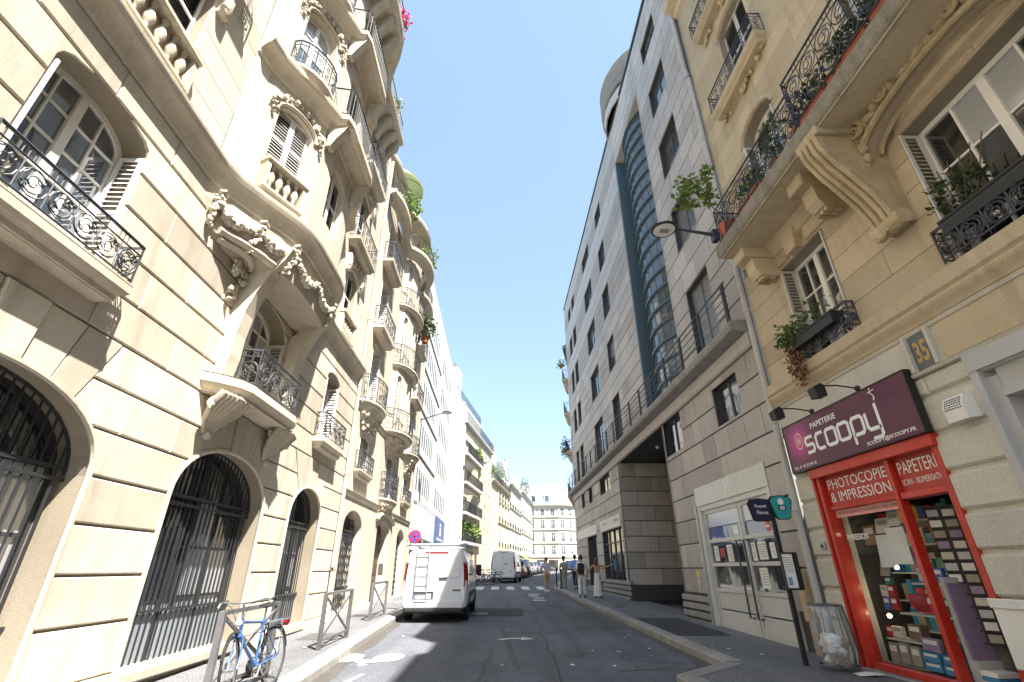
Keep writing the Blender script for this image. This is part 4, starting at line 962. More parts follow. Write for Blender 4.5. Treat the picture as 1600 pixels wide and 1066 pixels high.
m=MB(); m.fbox(FL,YC0,YC1,0,4.6,-1.1,-.9); mk('shop_back',m,'glass_dark',Cb)
for y in (27.0,31.5,36,40.5,44.7): mk('shop_pier',MB().fbox(FL,y-.2,y+.2,0,4.6,-.9,-.02),'concrete_grey',Cb)
m=MB(); m.fbox(FL,YC0+.2,YC1-.1,3.15,4.72,-.9,.32); mk('shop_fascia',m,'fascia_blue',Cb)
m=MB(); rnd=random.Random(3)
for i in range(22):
    a=27.3+i*.78; m.fbox(FL,a,a+.32,4.75,5.05,.2,.26); m.fbox(FL,a+.1,a+.2,4.72,5.25 if i%3 else 5.05,.21,.25)
mk('roof_lettering',m,'lettering_grey',Cb,kind='stuff')
sg=thing('shop_sign','dark blue square shop sign with white figure on the pale fascia','sign',(XL+.34,37,3.3),world=True)
mk('board',MB().fbox(FL,34.6,40.2,3.25,4.9,.33,.40),'sign_blue',sg)
m=MB(); fs=lambda a,b:FL.p(a,b,.405)
m.poly([(37.1,3.75),(37.9,3.75),(37.9,4.3),(37.1,4.3)],fs); m.poly([(37.0+.9*(.5+.5*math.cos(t*.785)),4.5+.14*math.sin(t*.785)) for t in range(8)],fs); put_text(m,'LIBRAIRIE',fs,35.3,39.4,3.42,3.6,.02); mk('lettering',m,'lettering_white',sg)
# ---- yellow house with loggias, where the street bends
FD=Fr(DP,DD,DN)
D=thing('apartment_block','yellow apartment block with deep loggias, dark balcony railings and greenery','building',(DP[0],DP[1],gz(45)),world=True)
lz=[3.85,6.35,9.05,11.75]
lo=[op(4.6,3.9,z,z+2.2) for z in lz]
sm=[op(a,.32,z+.7,z+1.75) for z in lz for a in (.32+.02,11.3,13.6)]
m=MB(); plain_wall(m,FD,0,15.15,0,14.75,lo+[o for o in sm if o['yc']>1],.3); mk('wall',m,'cream_render',D)
m=MB(); m.add([FD.p(0,0,0),FD.p(0,16.6,0),FD.p(0,16.6,-3.2),FD.p(0,0,-3.2)],[(0,1,2,3)]); mk('gable_wall',m,'white_render',D)
for o in lo:
    m=MB(); z=o['zb']; a0,a1=.7,8.5
    m.fbox(FD,a0,a1,z-.22,z,-1.5,.32); mk('balcony',m,'white_render',D)
    m=MB(); m.fbox(FD,a0,a1,z,z+2.2,-1.55,-1.45); mk('loggia_wall',m,'cream_render',D)
    for a in (2.2,4.6,7.0): simple_window(D,FD,op(a,.7,z+.05,z+2.0),-1.40,'glass_dark',fm='shutter_white',lit=.35)
    railing(D,[FD.p(a0,0,0)[:2],FD.p(a0,0,.3)[:2],FD.p(a1,0,.3)[:2],FD.p(a1,0,0)[:2]],z,z+.95,'grille_iron',style='bars',pitch=.13,r=.012)
for o in sm:
    if o['yc']>1: simple_window(D,FD,o,-.2,'glass_dark',lit=.3)
    m=MB(); m.fbox(FD,o['yc']-.4,o['yc']+.4,o['zb']-.5,o['zb']-.2,0,.03); mk('vent_panel',m,'concrete_grey',D)
mk('cornice',MB().sweep([FD.p(-.0,0,0)[:2],FD.p(15.15,0,0)[:2]],[(0,14.5),(.3,14.55),(.35,14.75),(0,14.85)],side=1),'white_render',D)
railing(D,[FD.p(0,0,.25)[:2],FD.p(15.1,0,.25)[:2]],14.8,15.7,'grille_iron',style='bars',pitch=.16,r=.012)
m=MB(); m.fbox(FD,.0,15.1,14.75,18.4,-5,-1.5); mk('attic_wall',m,'white_render',D)
railing(D,[FD.p(0,0,-1.5)[:2],FD.p(15.1,0,-1.5)[:2]],18.4,19.3,'grille_iron',style='bars',pitch=.2,r=.014)
for a in (2,5,8,11): simple_window(D,FD,op(a,.6,15.0,16.7),-1.47,'glass_dark')
def chimney(par,F,a,z0,z1,u,w=1.4,d=.6,n=5,mat='white_render'):
    c=mk('chimney',MB().fbox(F,a,a+w,z0,z1,u-d,u).fbox(F,a-.05,a+w+.05,z1-.25,z1-.12,u-d-.05,u+.05),mat,par)
    for i in range(n): mk('chimney_pot',MB().lathe([(.1,0),(.12,.05),(.09,.4),(.11,.45)],F.p(a+w*(i+.5)/n,z1,u-d/2),8),'terracotta',c,smooth=50)
chimney(D,FD,4.4,18.0,22.4,-2.2,2.4,.7,6); chimney(D,FD,1.6,18.0,21.2,-2.6,.8,.6,2)
mk('roof_mast',MB().tube([FD.p(8,18,-2.5),FD.p(8,21.8,-2.5)],.03,5),'galv',D)
for k in range(3): mk('doorway',MB().fbox(FD,2.2+k*2.2,3.2+k*2.2,.6,3.0,-.02,.02),'wood_dark' if k else 'glass_black',D)
mk('drain_pipe',MB().tube([FD.p(.15,.6,.06),FD.p(.15,14.4,.06)],.06,6),'pipe_grey',D)
# ---- houses further down
def terrace_house(label,a0,a1,zc,rows,ncol,mat,roof,seed,shut=None,shop=False,blank=0,zr=2.3,ornate=False):
    H=thing('terrace_house',label,'building',(*FD.p(a0,0)[:2],gz(50)),world=True); w_=(a1-a0-blank)/ncol; ops=[]
    for z0,z1 in rows:
        for i in range(ncol): ops.append(op(a0+blank+w_*(i+.5),min(.66,w_*.27),z0-.1,z1+.15))
    gf=[op(a0+blank+w_*(i+.5),w_*.34,.9,3.3) for i in range(ncol)]
    m=MB(); plain_wall(m,FD,a0+.03,a1-.03,0,zc,ops+gf,.12); mk('wall',m,mat,H)
    for o in ops: simple_window(H,FD,o,.012,'glass_far',shut,'frame_grey',lit=.0,rail=True)
    for o in gf: mk('shop_window',MB().fbox(FD,o['yc']-o['w'],o['yc']+o['w'],o['zb'],o['zt'],-.05,-.01),'glass_black',H)
    for z in [3.7]+[r[0]-.3 for r in rows[1:]]: mk('string_course',MB().sweep([FD.p(a0+blank,0)[:2],FD.p(a1-.03,0)[:2]],[(0,z-.1),(.12,z-.02),(.16,z+.08),(0,z+.12)],side=1),mat,H)
    mk('cornice',MB().sweep([FD.p(a0+.03,0)[:2],FD.p(a1-.03,0)[:2]],[(0,zc-.4),(.1,zc-.36),(.14,zc-.15),(.4,zc-.05),(.45,zc+.12),(0,zc+.16)],side=1),mat,H)
    if ornate:
        for z0,z1 in rows:
            for i in range(ncol+1): mk('pilaster',MB().fbox(FD,a0+blank+w_*i-.16+(.2 if i==0 else -.0),a0+blank+w_*i+.16-(.2 if i==ncol else 0),z0-.1,z1+.3,0,.14,.02),mat,H)
    m=MB(); m.sweep([FD.p(a0+.03,0)[:2],FD.p(a1-.03,0)[:2]],[(-.2,zc+.1),(-1.0,zc+zr),(-5,zc+zr+.8)],side=1); mk('roof',m,roof,H)
    m=MB(); m.add([FD.p(a0+.05,0,-.05),FD.p(a0+.05,zc+.1,-.05),FD.p(a0+.05,zc+zr,-1.0),FD.p(a0+.05,zc+zr+.8,-5),FD.p(a0+.05,0,-5)],[(0,1,2,3,4)]); mk('side_wall',m,mat,H)
    for i in range(max(2,ncol//2)):
        a=a0+1.5+i*(a1-a0-3)/max(1,ncol//2-1+(ncol<4)); mk('dormer',MB().fbox(FD,a-.6,a+.6,zc+.3,zc+zr-.3,-1.2,-.35),'white_render',H); mk('dormer_window',MB().fbox(FD,a-.4,a+.4,zc+.5,zc+zr-.5,-.36,-.33),'glass_dark',H)
    return H
E1=terrace_house('cream house with pilasters, ornate windows and a leafy roof terrace',15.2,30.6,11.6,[(4.2,6.3),(7.3,9.3),(9.9,11.0)],4,'cream_render','slate',1,None,blank=5.2,ornate=True,zr=3.3)
E2=terrace_house('pale stone terrace house with dark mansard before the green awning',30.7,46,13.6,[(4.4,6.5),(7.4,9.4),(10.4,12.4)],5,'pale_stone','zinc',2,None,zr=3.2)
E3=terrace_house('whitish terrace house at the far left end of the street',46.1,68,14.6,[(4.6,6.7),(7.7,9.7),(10.8,12.8)],7,'pale_stone','slate',3,'shutter_white')
railing(E1,[FD.p(15.3,0,.3)[:2],FD.p(30.5,0,.3)[:2]],11.7,12.6,'grille_iron',style='bars',pitch=.2,r=.012)
chimney(E1,FD,26.5,13,18.4,-2.0,3.8,.8,8); chimney(E2,FD,44,14.5,19.6,-2.4,3.0,.8,7); chimney(E3,FD,60,15,19,-2.5,3,.8,7)
for k,(a,z,u,rr,lab,mt) in enumerate([(5.3,4.2,.0,(1.0,1.4,.9),'bright green bushy plant spilling over the lowest yellow house balcony','leaf_bright'),(2.0,4.2,-.2,(.7,1.0,.9),'reddish green plant at the near end of the lowest loggia','leaf'),(6.4,12.1,.1,(.7,1.1,.7),'light green shrub on the highest loggia balcony','leaf_bright'),(16.6,12.2,-.3,(.7,.9,.8),'yellow green shrub on the near roof terrace corner','leaf_bright'),(24.5,12.4,-.5,(1.2,2.2,1.5),'dense green shrubs on the roof terrace of the cream house','leaf'),(56,15.4,-.2,(1.4,2.2,2.0),'dark green tree on a roof terrace far down the street','leaf_dark')]):
    t=thing('balcony_plant',lab,'plant',FD.p(a,z-.35 if k!=5 else 14.8,u-.25)); mk('pot',MB().lathe([(.15,0),(.25,.4),(.2,.4)],n=8),'terracotta',t); mk('foliage',leaves(MB(),(0,0,.5+rr[2]*.6),rr,520,.28,k+20),mt,t)
t=thing('shop_awning','bright green shop awning far down the left pavement','awning',FD.p(44,3.2,.1)); F2=Fr((0,0),DD,DN)
mk('canvas',MB().add([F2.p(0,.5,0),F2.p(7,.5,0),F2.p(7,-.35,1.6),F2.p(0,-.35,1.6),F2.p(7,-.65,1.6),F2.p(0,-.65,1.6)],[(0,1,2,3),(3,2,4,5)]),plain('awning_bright',(.30,.42,.06),.7),t); mk('arm',MB().tube([F2.p(0,0,0),F2.p(0,-.35,1.6)],.03,5),'galv',t)
# ---- the house closing the view
EB=thing('corner_house','white shuttered corner house closing the far end of the street','building',(10,112,gz(112)),world=True)
ep=[(2,111.5),(13.2,110.0),(15.2,110.4),(16.8,111.6),(26,120)]
zrw=[(4.4,6.0),(6.9,8.7),(9.6,11.3),(12.2,13.7)]
for i in range(4):
    F=Fr.seg(ep[i],ep[i+1],1); L=F.L; n=max(1,round(L/2.1)); ops=[op(L*(j+.5)/n,.42,z0,z1) for z0,z1 in zrw for j in range(n)]
    m=MB(); plain_wall(m,F,0,L,0,14.4,ops,.25); mk('wall',m,'pale_stone',EB)
    for o in ops: simple_window(EB,F,o,-.05,'glass_far','shutter_white',lit=.1,rail=True)
for z in (3.8,6.5,9.2,11.8): mk('string_course',MB().sweep(ep,[(0,z-.1),(.15,z),(.18,z+.1),(0,z+.14)],side=1),'pale_stone',EB)
mk('cornice',MB().sweep(ep,[(0,14.0),(.2,14.1),(.5,14.3),(.55,14.5),(0,14.6)],side=1),'pale_stone',EB)
mk('roof',MB().sweep(ep,[(-.1,14.5),(-1.2,17.4),(-6,18.6)],side=1),'zinc',EB)
F=Fr.seg(ep[0],ep[1],1)
for a in (3,6,9): mk('dormer',MB().fbox(F,a-.7,a+.7,14.8,16.9,-1.6,-.4),'white_render',EB); mk('dormer_window',MB().fbox(F,a-.45,a+.45,15.1,16.5,-.41,-.37),'glass_dark',EB)
chimney(EB,F,2.0,17,19.4,-3,4,.9,9); chimney(EB,F,8.0,17,19.6,-3.5,4,.9,9)
for a in (1.5,4.5,7.5,10): mk('shop_window',MB().fbox(F,a-1,a+1,.9,3.3,0,.04),'glass_black',EB)
# ------------------------------------------------------------------ right: stone house with the stationery shop
XR=5.7; FRt=Fr((XR,0),(0,1),(-1,0)); YR=9.14
Hs=thing('apartment_house','ochre stone house with long iron balcony above the stationery shop','building',(XR,5,gz(5)),world=True)
shop=op(7.25,1.29,.22,3.17); hall=op(4.0,1.08,.1,3.70)
f1=[op(7.2,.68,5.02,7.08),op(3.72,.95,4.97,7.22)]
f2=[op(7.25,.62,8.02,10.95,10.55),op(3.9,.72,8.02,10.95,10.55)]
f3=[op(7.05,.60,12.22,14.5,14.2),op(3.9,.62,12.22,14.5,14.2)]
f4=[op(7.05,.60,15.32,17.3,17.1),op(3.9,.62,15.32,17.3,17.1)]
m=MB(); plain_wall(m,FRt,-1.0,YR,0,4.6,[shop,hall],.35,-.03); mk('wall',m,'painted_stone',Hs)
m=MB(); plain_wall(m,FRt,-1.0,YR,4.6,18.2,f1+f2+f3+f4,.38,-.03); mk('upper_wall',m,'mortar',Hs)
m=MB(); m.fbox(FRt,-18,-1.0,0,18.2,-.5,0); mk('side_wall',m,'ochre_stone',Hs)
course_wall(Hs,FRt,-1.0,YR,[.2,.83,1.29,1.78,2.23,2.70,3.18,3.66,3.95],[shop,hall],'painted_stone',jz=.05,jy=.008,c=.03,ln=1.2,back=.05,u=.02)
course_wall(Hs,FRt,-1.0,YR,[4.98,5.45,5.9,6.35,6.8,7.25,7.68],f1,'ochre_stone',jz=.008,jy=.008,c=.003,ln=1.35)
course_wall(Hs,FRt,-1.0,YR,[7.9+i*.5 for i in range(21)]+[18.2],f2+f3+f4,'ochre_stone',jz=.006,jy=.006,c=.003,ln=1.5)
# frieze between shop and first floor, with the number plate
m=MB(); m.fbox(FRt,-1,YR,3.95,4.62,-.03,.03); mk('frieze',m,'painted_stone',Hs)
for a0,a1 in ((5.80,YR-.1),(2.6,5.32)): mk('frieze_panel',MB().fbox(FRt,a0,a1,4.0,4.5,.03,.042,.006),'painted_stone' if a0>5 else 'ochre_stone',Hs)
for z in (3.96,4.50): mk('frieze_moulding',MB().sweep([(XR,-1),(XR,YR)],[(.02,z-.03),(.06,z-.02),(.075,z+.02),(.02,z+.035)],side=-1),'painted_stone',Hs)
pl=mk('number_plate',MB().fbox(FRt,5.40,5.72,3.99,4.48,.03,.05,.004),'slate',Hs)
for a in (5.36,5.73): mk('plate_frame',MB().fbox(FRt,a,a+.05,3.98,4.5,.03,.10),'painted_stone',Hs)
m=MB(); put_text(m,'35',lambda a,b:FRt.p(5.68-a,b,.054),0,.2,4.08,4.38,.03); put_text(m,'bis',lambda a,b:FRt.p(5.68-a,b,.054),.2,.26,4.30,4.38,.01); mk('numerals',m,'gold',pl)
mk('cornice',MB().sweep([(XR,-18),(XR,YR)],[(0,4.55),(.05,4.56),(.07,4.62),(.12,4.66),(.14,4.72),(.12,4.76),(.16,4.80),(.17,4.98),(.0,5.02)],side=-1),'ochre_stone',Hs,smooth=35)
# entrance door in grey
m=MB(); 
for k,(g,uq) in enumerate(((.0,-.02),(.12,-.10))):
    pass
m.fbox(FRt,5.02,5.12,.1,3.72,-.30,.05); m.fbox(FRt,4.90,5.02,.1,3.62,-.30,-.04); m.fbox(FRt,2.9,5.12,3.72,3.95,-.3,.06); m.fbox(FRt,2.9,4.9,3.45,3.72,-.3,-.05); m.fbox(FRt,2.9,4.9,3.36,3.45,-.3,.0)
mk('door_surround',m,'door_grey',Hs)
m=MB(); m.fbox(FRt,2.95,4.9,.1,3.36,-.34,-.24); dr=mk('door',m,'door_grey',Hs)
for a in (3.1,4.05):
    for z0,z1 in ((.3,1.0),(1.1,2.3),(2.4,3.2)): mk('door_panel',MB().fbox(FRt,a,a+.75,z0,z1,-.24,-.21,.015),'door_grey',dr)
ic=thing('intercom_box','white slotted ventilation box fixed to the wall right of the purple sign','box',(XR,5.35,3.25),world=True)
mk('casing',MB().prism([(0,3.22),(.16,3.2),(.18,3.38),(.12,3.5),(0,3.52)],lambda p,q,c:FRt.p(c,q,p+.02),5.2,5.48),'white_paint',ic)
m=MB(); 
for i in range(7):
    for j in range(5): m.fbox(FRt,5.23+i*.034,5.245+i*.034,3.34+j*.03,3.352+j*.03,.19-.06*max(0,(j-1.5))/4,.205-.06*max(0,(j-1.5))/4)
mk('holes',m,'black',ic,kind='stuff')
lb=thing('wall_cabinet','white metal meter cabinet low on the wall right of the shop door','cabinet',(XR,5.5,.9),world=True)
mk('casing',MB().fbox(FRt,5.1,5.96,.62,1.28,.02,.09,.012),'white_paint',lb); mk('lid',MB().fbox(FRt,5.08,5.97,1.2,1.3,.09,.11,.01),'white_paint',lb); mk('lock',MB().fbox(FRt,5.5,5.54,1.06,1.1,.09,.10),'black',lb)
# ---- shop front
SH=thing('stationery_shop','red framed stationery shop front with open doorway','shop',(XR,7.25,.22),world=True)
def rb(a0,a1,z0,z1,u0,u1,n='frame',mt='red_paint',c=.008): return mk(n,MB().fbox(FRt,a0,a1,z0,z1,u0,u1,c),mt,SH)
rb(8.43,8.50,.24,3.15,-.2,.03); rb(8.53,8.585,.24,3.2,-.1,.06); rb(6.82,6.89,.24,3.05,-.12,.02); rb(5.93,6.01,.24,3.2,-.2,.04); rb(6.9,8.40,2.50,2.56,-.16,-.02,'transom'); rb(6.01,6.8,2.48,2.57,-.18,.0,'transom')
rb(5.9,8.55,3.04,3.2,-.16,.10,'shutter_box'); rb(6.9,8.40,.24,.34,-.2,.0,'bottom_rail')
mk('step',MB().fbox(FRt,5.9,8.6,.0,.24,-.3,.10,.02),'kerb_granite',SH); mk('step',MB().fbox(FRt,5.94,6.84,.24,.28,-.3,-.02,.01),'kerb_granite',SH)
def glassq(n,a0,a1,z0,z1,u,mt): return mk(n,MB().add([FRt.p(a0,z0,u),FRt.p(a1,z0,u),FRt.p(a1,z1,u),FRt.p(a0,z1,u)],[(0,1,2,3)]),mt,SH)
gw=glassq('shop_window',6.9,8.4,.34,2.5,-.09,'glass_clear')
pa=mk('sign_panel',MB().fbox(FRt,6.9,8.4,2.56,3.04,-.12,-.06),'red_vinyl',SH); pb_=mk('sign_panel',MB().fbox(FRt,6.01,6.8,2.57,3.04,-.14,-.07),'red_vinyl',SH); pc=mk('sign_strip',MB().fbox(FRt,6.92,8.38,2.38,2.495,-.088,-.083),'pink_vinyl',SH)
def rt(y0,u): return lambda a,b:FRt.p(y0-a,b,u)
m=MB(); put_text(m,'PHOTOCOPIE',rt(8.36,-.055),.02,1.38,2.83,2.99); put_text(m,'& IMPRESSION',rt(8.36,-.055),.02,1.38,2.62,2.78); mk('lettering',m,'lettering_white',pa)
m=MB(); put_text(m,'PAPETERIE',rt(6.79,-.065),.03,.76,2.81,2.98); put_text(m,'SCAN - NUMERISATION',rt(6.79,-.065),.03,.77,2.66,2.74); mk('lettering',m,'lettering_white',pb_)
m=MB(); put_text(m,'NOIR & BLANC | COULEUR | RELIURE',rt(8.36,-.080),.04,1.36,2.41,2.465,.01); mk('lettering',m,'lettering_dark',pc)
m=MB(); put_text(m,'IMPRESSION',rt(8.3,-.086),.03,.52,2.02,2.11,.02); mk('lettering',m,'lettering_white',gw)
# room behind
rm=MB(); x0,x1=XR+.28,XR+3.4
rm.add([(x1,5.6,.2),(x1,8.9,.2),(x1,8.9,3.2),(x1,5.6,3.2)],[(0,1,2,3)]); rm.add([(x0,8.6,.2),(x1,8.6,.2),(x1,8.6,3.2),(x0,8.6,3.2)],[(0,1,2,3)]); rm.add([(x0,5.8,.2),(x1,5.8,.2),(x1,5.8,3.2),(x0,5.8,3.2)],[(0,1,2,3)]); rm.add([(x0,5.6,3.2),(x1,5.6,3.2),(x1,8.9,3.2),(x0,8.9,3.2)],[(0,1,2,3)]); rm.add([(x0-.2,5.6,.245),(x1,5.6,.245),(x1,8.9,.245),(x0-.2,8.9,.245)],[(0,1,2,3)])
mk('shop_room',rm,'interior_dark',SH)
mk('partition',MB().box(XR+.2,XR+1.2,6.82,6.88,.28,1.5),'shelf_white',SH)
# window display: shelves, books, boxes, papers
for i,(a0,a1,z,d0,d1) in enumerate([(6.95,7.9,1.02,.30,.62),(6.95,7.55,1.42,.34,.6),(7.6,8.3,.66,.28,.6),(6.95,8.35,.34,.14,.62)]): mk('shelf',MB().fbox(FRt,a0,a1,z-.025,z,-d1,-d0),'shelf_white',SH)
rnd=random.Random(21)
def stock(lab,a,z,w_,h,u,dpt_,mat,name='book',tilt=.08,cat='book',grp='books and boxes in the shop window'):
    o=MB(); F=FRt; t=tilt*h
    V=[F.p(a,z,u),F.p(a+w_,z,u),F.p(a+w_,z+h,u-t),F.p(a,z+h,u-t),F.p(a,z,u-dpt_),F.p(a+w_,z,u-dpt_),F.p(a+w_,z+h,u-t-dpt_),F.p(a,z+h,u-t-dpt_)]
    o.add(V,[(0,1,2,3),(4,5,6,7),(0,1,5,4),(3,2,6,7),(0,3,7,4),(1,2,6,5)]); q=mk(name,o,mat); tag(q,lab,cat,grp); 
    band=MB().add([F.p(a+w_*.12,z+h*.55,u-t*.55+.003),F.p(a+w_*.88,z+h*.55,u-t*.55+.003),F.p(a+w_*.88,z+h*.86,u-t*.86+.003),F.p(a+w_*.12,z+h*.86,u-t*.86+.003)],[(0,1,2,3)]); mk('label',band,'paper' if mat!='stock_2' else 'stock_8',q)
cols_=['blue','red','cream','teal','green','pink','brown','orange','beige','mauve','sky blue','black']
spec=[(8.05,1.04,.13,.17,.30,0),(7.9,1.04,.13,.17,.30,1),(8.05,1.22,.13,.15,.31,2),(7.9,1.22,.13,.15,.31,1),(7.93,1.38,.12,.10,.33,4),
 (7.28,1.44,.13,.17,.36,2),(7.14,1.44,.13,.17,.36,3),(6.99,1.44,.14,.17,.36,0),(7.26,1.61,.13,.14,.38,5),(7.1,1.61,.14,.12,.38,4),
 (8.0,.68,.2,.14,.32,2),(7.66,.68,.24,.19,.33,6),(7.40,.36,.16,.16,.22,7),(7.05,.6,.26,.2,.34,6),(8.12,.36,.17,.24,.25,8),(7.92,.36,.17,.26,.25,8),(7.72,.36,.17,.24,.26,8),
 (7.3,.36,.28,.10,.18,10),(6.95,.36,.32,.10,.18,10),(7.32,.47,.28,.10,.2,10),(6.95,.47,.32,.10,.2,10),(7.3,.58,.3,.16,.24,9),(6.98,.58,.24,.15,.25,6),(7.3,1.04,.22,.22,.36,1),(7.06,1.04,.18,.2,.36,11),(8.2,.68,.12,.12,.32,1)]
where=['lowest left corner','lowest middle','middle shelf','upper shelf']
seen={}
for i,(a,z,w_,h,u,c) in enumerate(spec):
    side='left' if a>7.75 else ('middle' if a>7.25 else 'right')
    lev='bottom' if z<.6 else ('low shelf' if z<1.0 else ('middle shelf' if z<1.4 else 'upper shelf'))
    lb_='%s box or book at the %s %s of the shop window'%(cols_[c],lev,side); seen[lb_]=seen.get(lb_,0)+1
    if seen[lb_]>1: lb_='%s box %s the other %s one, shop window %s'%(cols_[c],'above' if any(abs(q[0]-a)<.08 and q[5]==c and q[1]<z for q in spec) else 'right of',cols_[c],side)
    stock(lb_,a,z,w_,h,-u,.05 if c not in (6,7) else .12,'stock_%d'%c)
for i,(a,z,w_,h,u,tl) in enumerate([(7.62,1.62,.28,.46,.24,.1),(7.22,1.66,.36,.5,.20,.05),(7.6,2.1,.28,.22,.3,.2),(8.06,1.95,.26,.3,.4,.1),(7.92,1.5,.2,.3,.34,.3),(7.3,2.18,.22,.2,.26,.1)]):
    stock(['large white sheet pinned in the middle of shop window','large white poster on right side of shop window','cream sheet high in the shop window','dark framed print high left in shop window','pale sheet hanging behind the middle shelf','small cream card high on the right of shop window'][i],a,z,w_,h,-u,.006,['paper','paper','stock_2','wood','stock_8','stock_2'][i],'paper_sheet',tl,'paper','papers hung in the shop window')
mk('red_basket',MB().lathe([(.10,0),(.15,.05),(.16,.2),(.14,.22)],FRt.p(7.55,1.05,-.42),12),'stock_1',SH,smooth=50)
def bulb(a,z,u,lb_):
    o=thing('shop_lamp','glowing warm bulb '+lb_,'lamp',FRt.p(a,z,u),group='bulbs in the shop'); mk('bulb',MB().blob((0,0,0),.03,1,8,6,0),'bulb',o); mk('stem',MB().tube([(0,0,.03),(0,0,.18)],.006,4),'black',o)
for q in ((8.1,2.2,-.6,'highest on the left of the shop window'),(7.2,2.2,-.9,'highest on the right of the shop window'),(8.0,1.62,-.55,'at middle height in the shop window'),(8.22,1.3,-.4,'left of the stacked books in the shop window'),(8.2,.95,-.35,'lowest of all in the shop window')): bulb(*q)
# shelving along the back of the display
bs=thing('shelf_unit','crowded back shelves of stationery behind the shop window','shelves',(XR+.9,7.7,.25),world=True); rnd=random.Random(77)
mk('back_board',MB().box(XR+1.18,XR+1.22,6.95,8.55,.25,2.5),'interior_wall',bs)
for z in (.75,1.15,1.55,1.95,2.3):
    mk('shelf',MB().box(XR+.86,XR+1.18,6.95,8.55,z-.02,z),'shelf_white',bs); y=7.0
    while y<8.45:
        w_=rnd.uniform(.05,.16); h=rnd.uniform(.14,.30); mk('box_file',MB().box(XR+.9+rnd.uniform(0,.06),XR+1.15,y,y+w_,z,z+h),'stock_%d'%rnd.choice((0,1,2,2,3,5,7,8,8,10,4,9)),bs); y+=w_+rnd.uniform(.004,.03)
# card racks in the doorway
for k,(xx,yy,nm) in enumerate([(XR+.55,6.62,'tall black postcard rack just inside the open shop door'),(XR+.95,6.35,'second black card rack deeper in the shop doorway')]):
    t=thing('card_rack',nm,'rack',(xx,yy,.25)); mk('post',MB().tube([(0,0,0),(0,0,2.1)],.02,6).lathe([(.2,0),(.2,.03),(0,.04)],n=12),'black',t)
    F=Fr((0,0),(.55,-.83),(-.83,-.55)); mk('back',MB().fbox(F,-.34,.34,.5,2.15,-.03,-.01),'black',t)
    for r in range(12):
        for c in range(4):
            a=-.34+c*.175; z=.5+r*.135; mk('pocket',MB().fbox(F,a,a+.15,z,z+.02,-.01,.025),'black',t)
            cd=MB().add([F.p(a+.01,z+.015,.010),F.p(a+.14,z+.015,.010),F.p(a+.14,z+.11,.0),F.p(a+.01,z+.11,.0)],[(0,1,2,3)]); mk('card',cd,(['stock_7','stock_2','stock_6'][r%3] if c==3 else ['paper','stock_2','stock_8','fascia_blue','stock_9'][(c*2+r*3)%5]),t)
st=thing('paper_stack','stack of blue and white paper packs by the shop doorway','papers',(XR+.25,6.6,.28)); 
for i in range(4): mk('ream',MB().box(-.08,.22,-.1,.12,.055*i,.055*i+.05),'stock_10' if i%2==0 else 'paper',st)
dp=thing('display_board','tall purple display board leaning just inside the shop doorway','board',(XR+.22,6.76,.28)); mk('board',MB().box(-.02,.3,.02,.05,.3,1.15),'stock_9',dp); mk('foot',MB().box(-.02,.3,-.02,.06,0,.3),'shelf_white',dp)
# sign
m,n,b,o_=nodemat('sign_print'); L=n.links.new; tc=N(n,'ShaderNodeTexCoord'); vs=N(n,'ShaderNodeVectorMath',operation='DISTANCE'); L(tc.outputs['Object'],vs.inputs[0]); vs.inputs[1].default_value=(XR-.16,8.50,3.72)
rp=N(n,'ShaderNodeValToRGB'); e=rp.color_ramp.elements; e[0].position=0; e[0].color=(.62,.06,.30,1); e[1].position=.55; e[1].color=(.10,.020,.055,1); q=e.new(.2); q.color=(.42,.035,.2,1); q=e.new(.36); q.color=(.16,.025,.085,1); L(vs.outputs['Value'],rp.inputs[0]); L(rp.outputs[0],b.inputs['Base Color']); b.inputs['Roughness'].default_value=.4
SG=thing('shop_sign','purple shop sign with white lettering and round pink logo above the shop','sign',(XR,7.4,3.2),world=True)
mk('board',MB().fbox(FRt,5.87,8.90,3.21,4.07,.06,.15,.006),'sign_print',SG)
m=MB()
for a0,a1,z0,z1 in ((5.86,8.91,3.20,3.22),(5.86,8.91,4.06,4.08),(5.855,5.875,3.2,4.08),(8.895,8.915,3.2,4.08)): m.fbox(FRt,a0,a1,z0,z1,.05,.157)
mk('frame',m,'black',SG,kind='stuff')
sf=lambda a,b:FRt.p(8.90-a*3.03,3.21+b*.86,.1535)
m=MB()
def let(pts,closed=False,wd=.030):  # strokes in sign units, drawn with an aspect-true ribbon
    P=[(a*3.03,b*.86) for a,b in pts]; ribbon(m,P,wd*3.03*.62,lambda a,b:FRt.p(8.90-a,3.21+b,.1535),closed)
def rr_(x0,x1,y0,y1,c=.012): return [(x0+c,y0),(x1-c,y0),(x1,y0+c*3),(x1,y1-c*3),(x1-c,y1),(x0+c,y1),(x0,y1-c*3),(x0,y0+c*3)]
yb,yt=.30,.60; ym=(yb+yt)/2
let([(.265,yt),(.205,yt),(.195,yt-.05),(.195,ym+.04),(.205,ym),(.255,ym),(.265,ym-.04),(.265,yb+.05),(.255,yb),(.195,yb)])
let([(.36,yt),(.31,yt),(.295,yt-.05),(.295,yb+.05),(.31,yb),(.36,yb)])
let(rr_(.385,.465,yb,yt),True); let(rr_(.49,.57,yb,yt),True)
let([(.597,yb-.16),(.597,yt-.05),(.61,yt),(.665,yt),(.677,yt-.05),(.677,yb+.05),(.665,yb),(.597,yb)])
let([(.703,yt),(.703,yb+.05),(.716,yb),(.783,yb)]); let([(.783,yt+.10),(.783,yb-.11),(.772,yb-.16),(.715,yb-.16)])
let([(.788,.74),(.797,.83),(.785,.86),(.782,.95)],False,.008); let([(.765,.90),(.81,.92)],False,.007); let([(.785,.97),(.783,.945)],False,.012); let([(.797,.83),(.80,.78),(.788,.74)],False,.008)
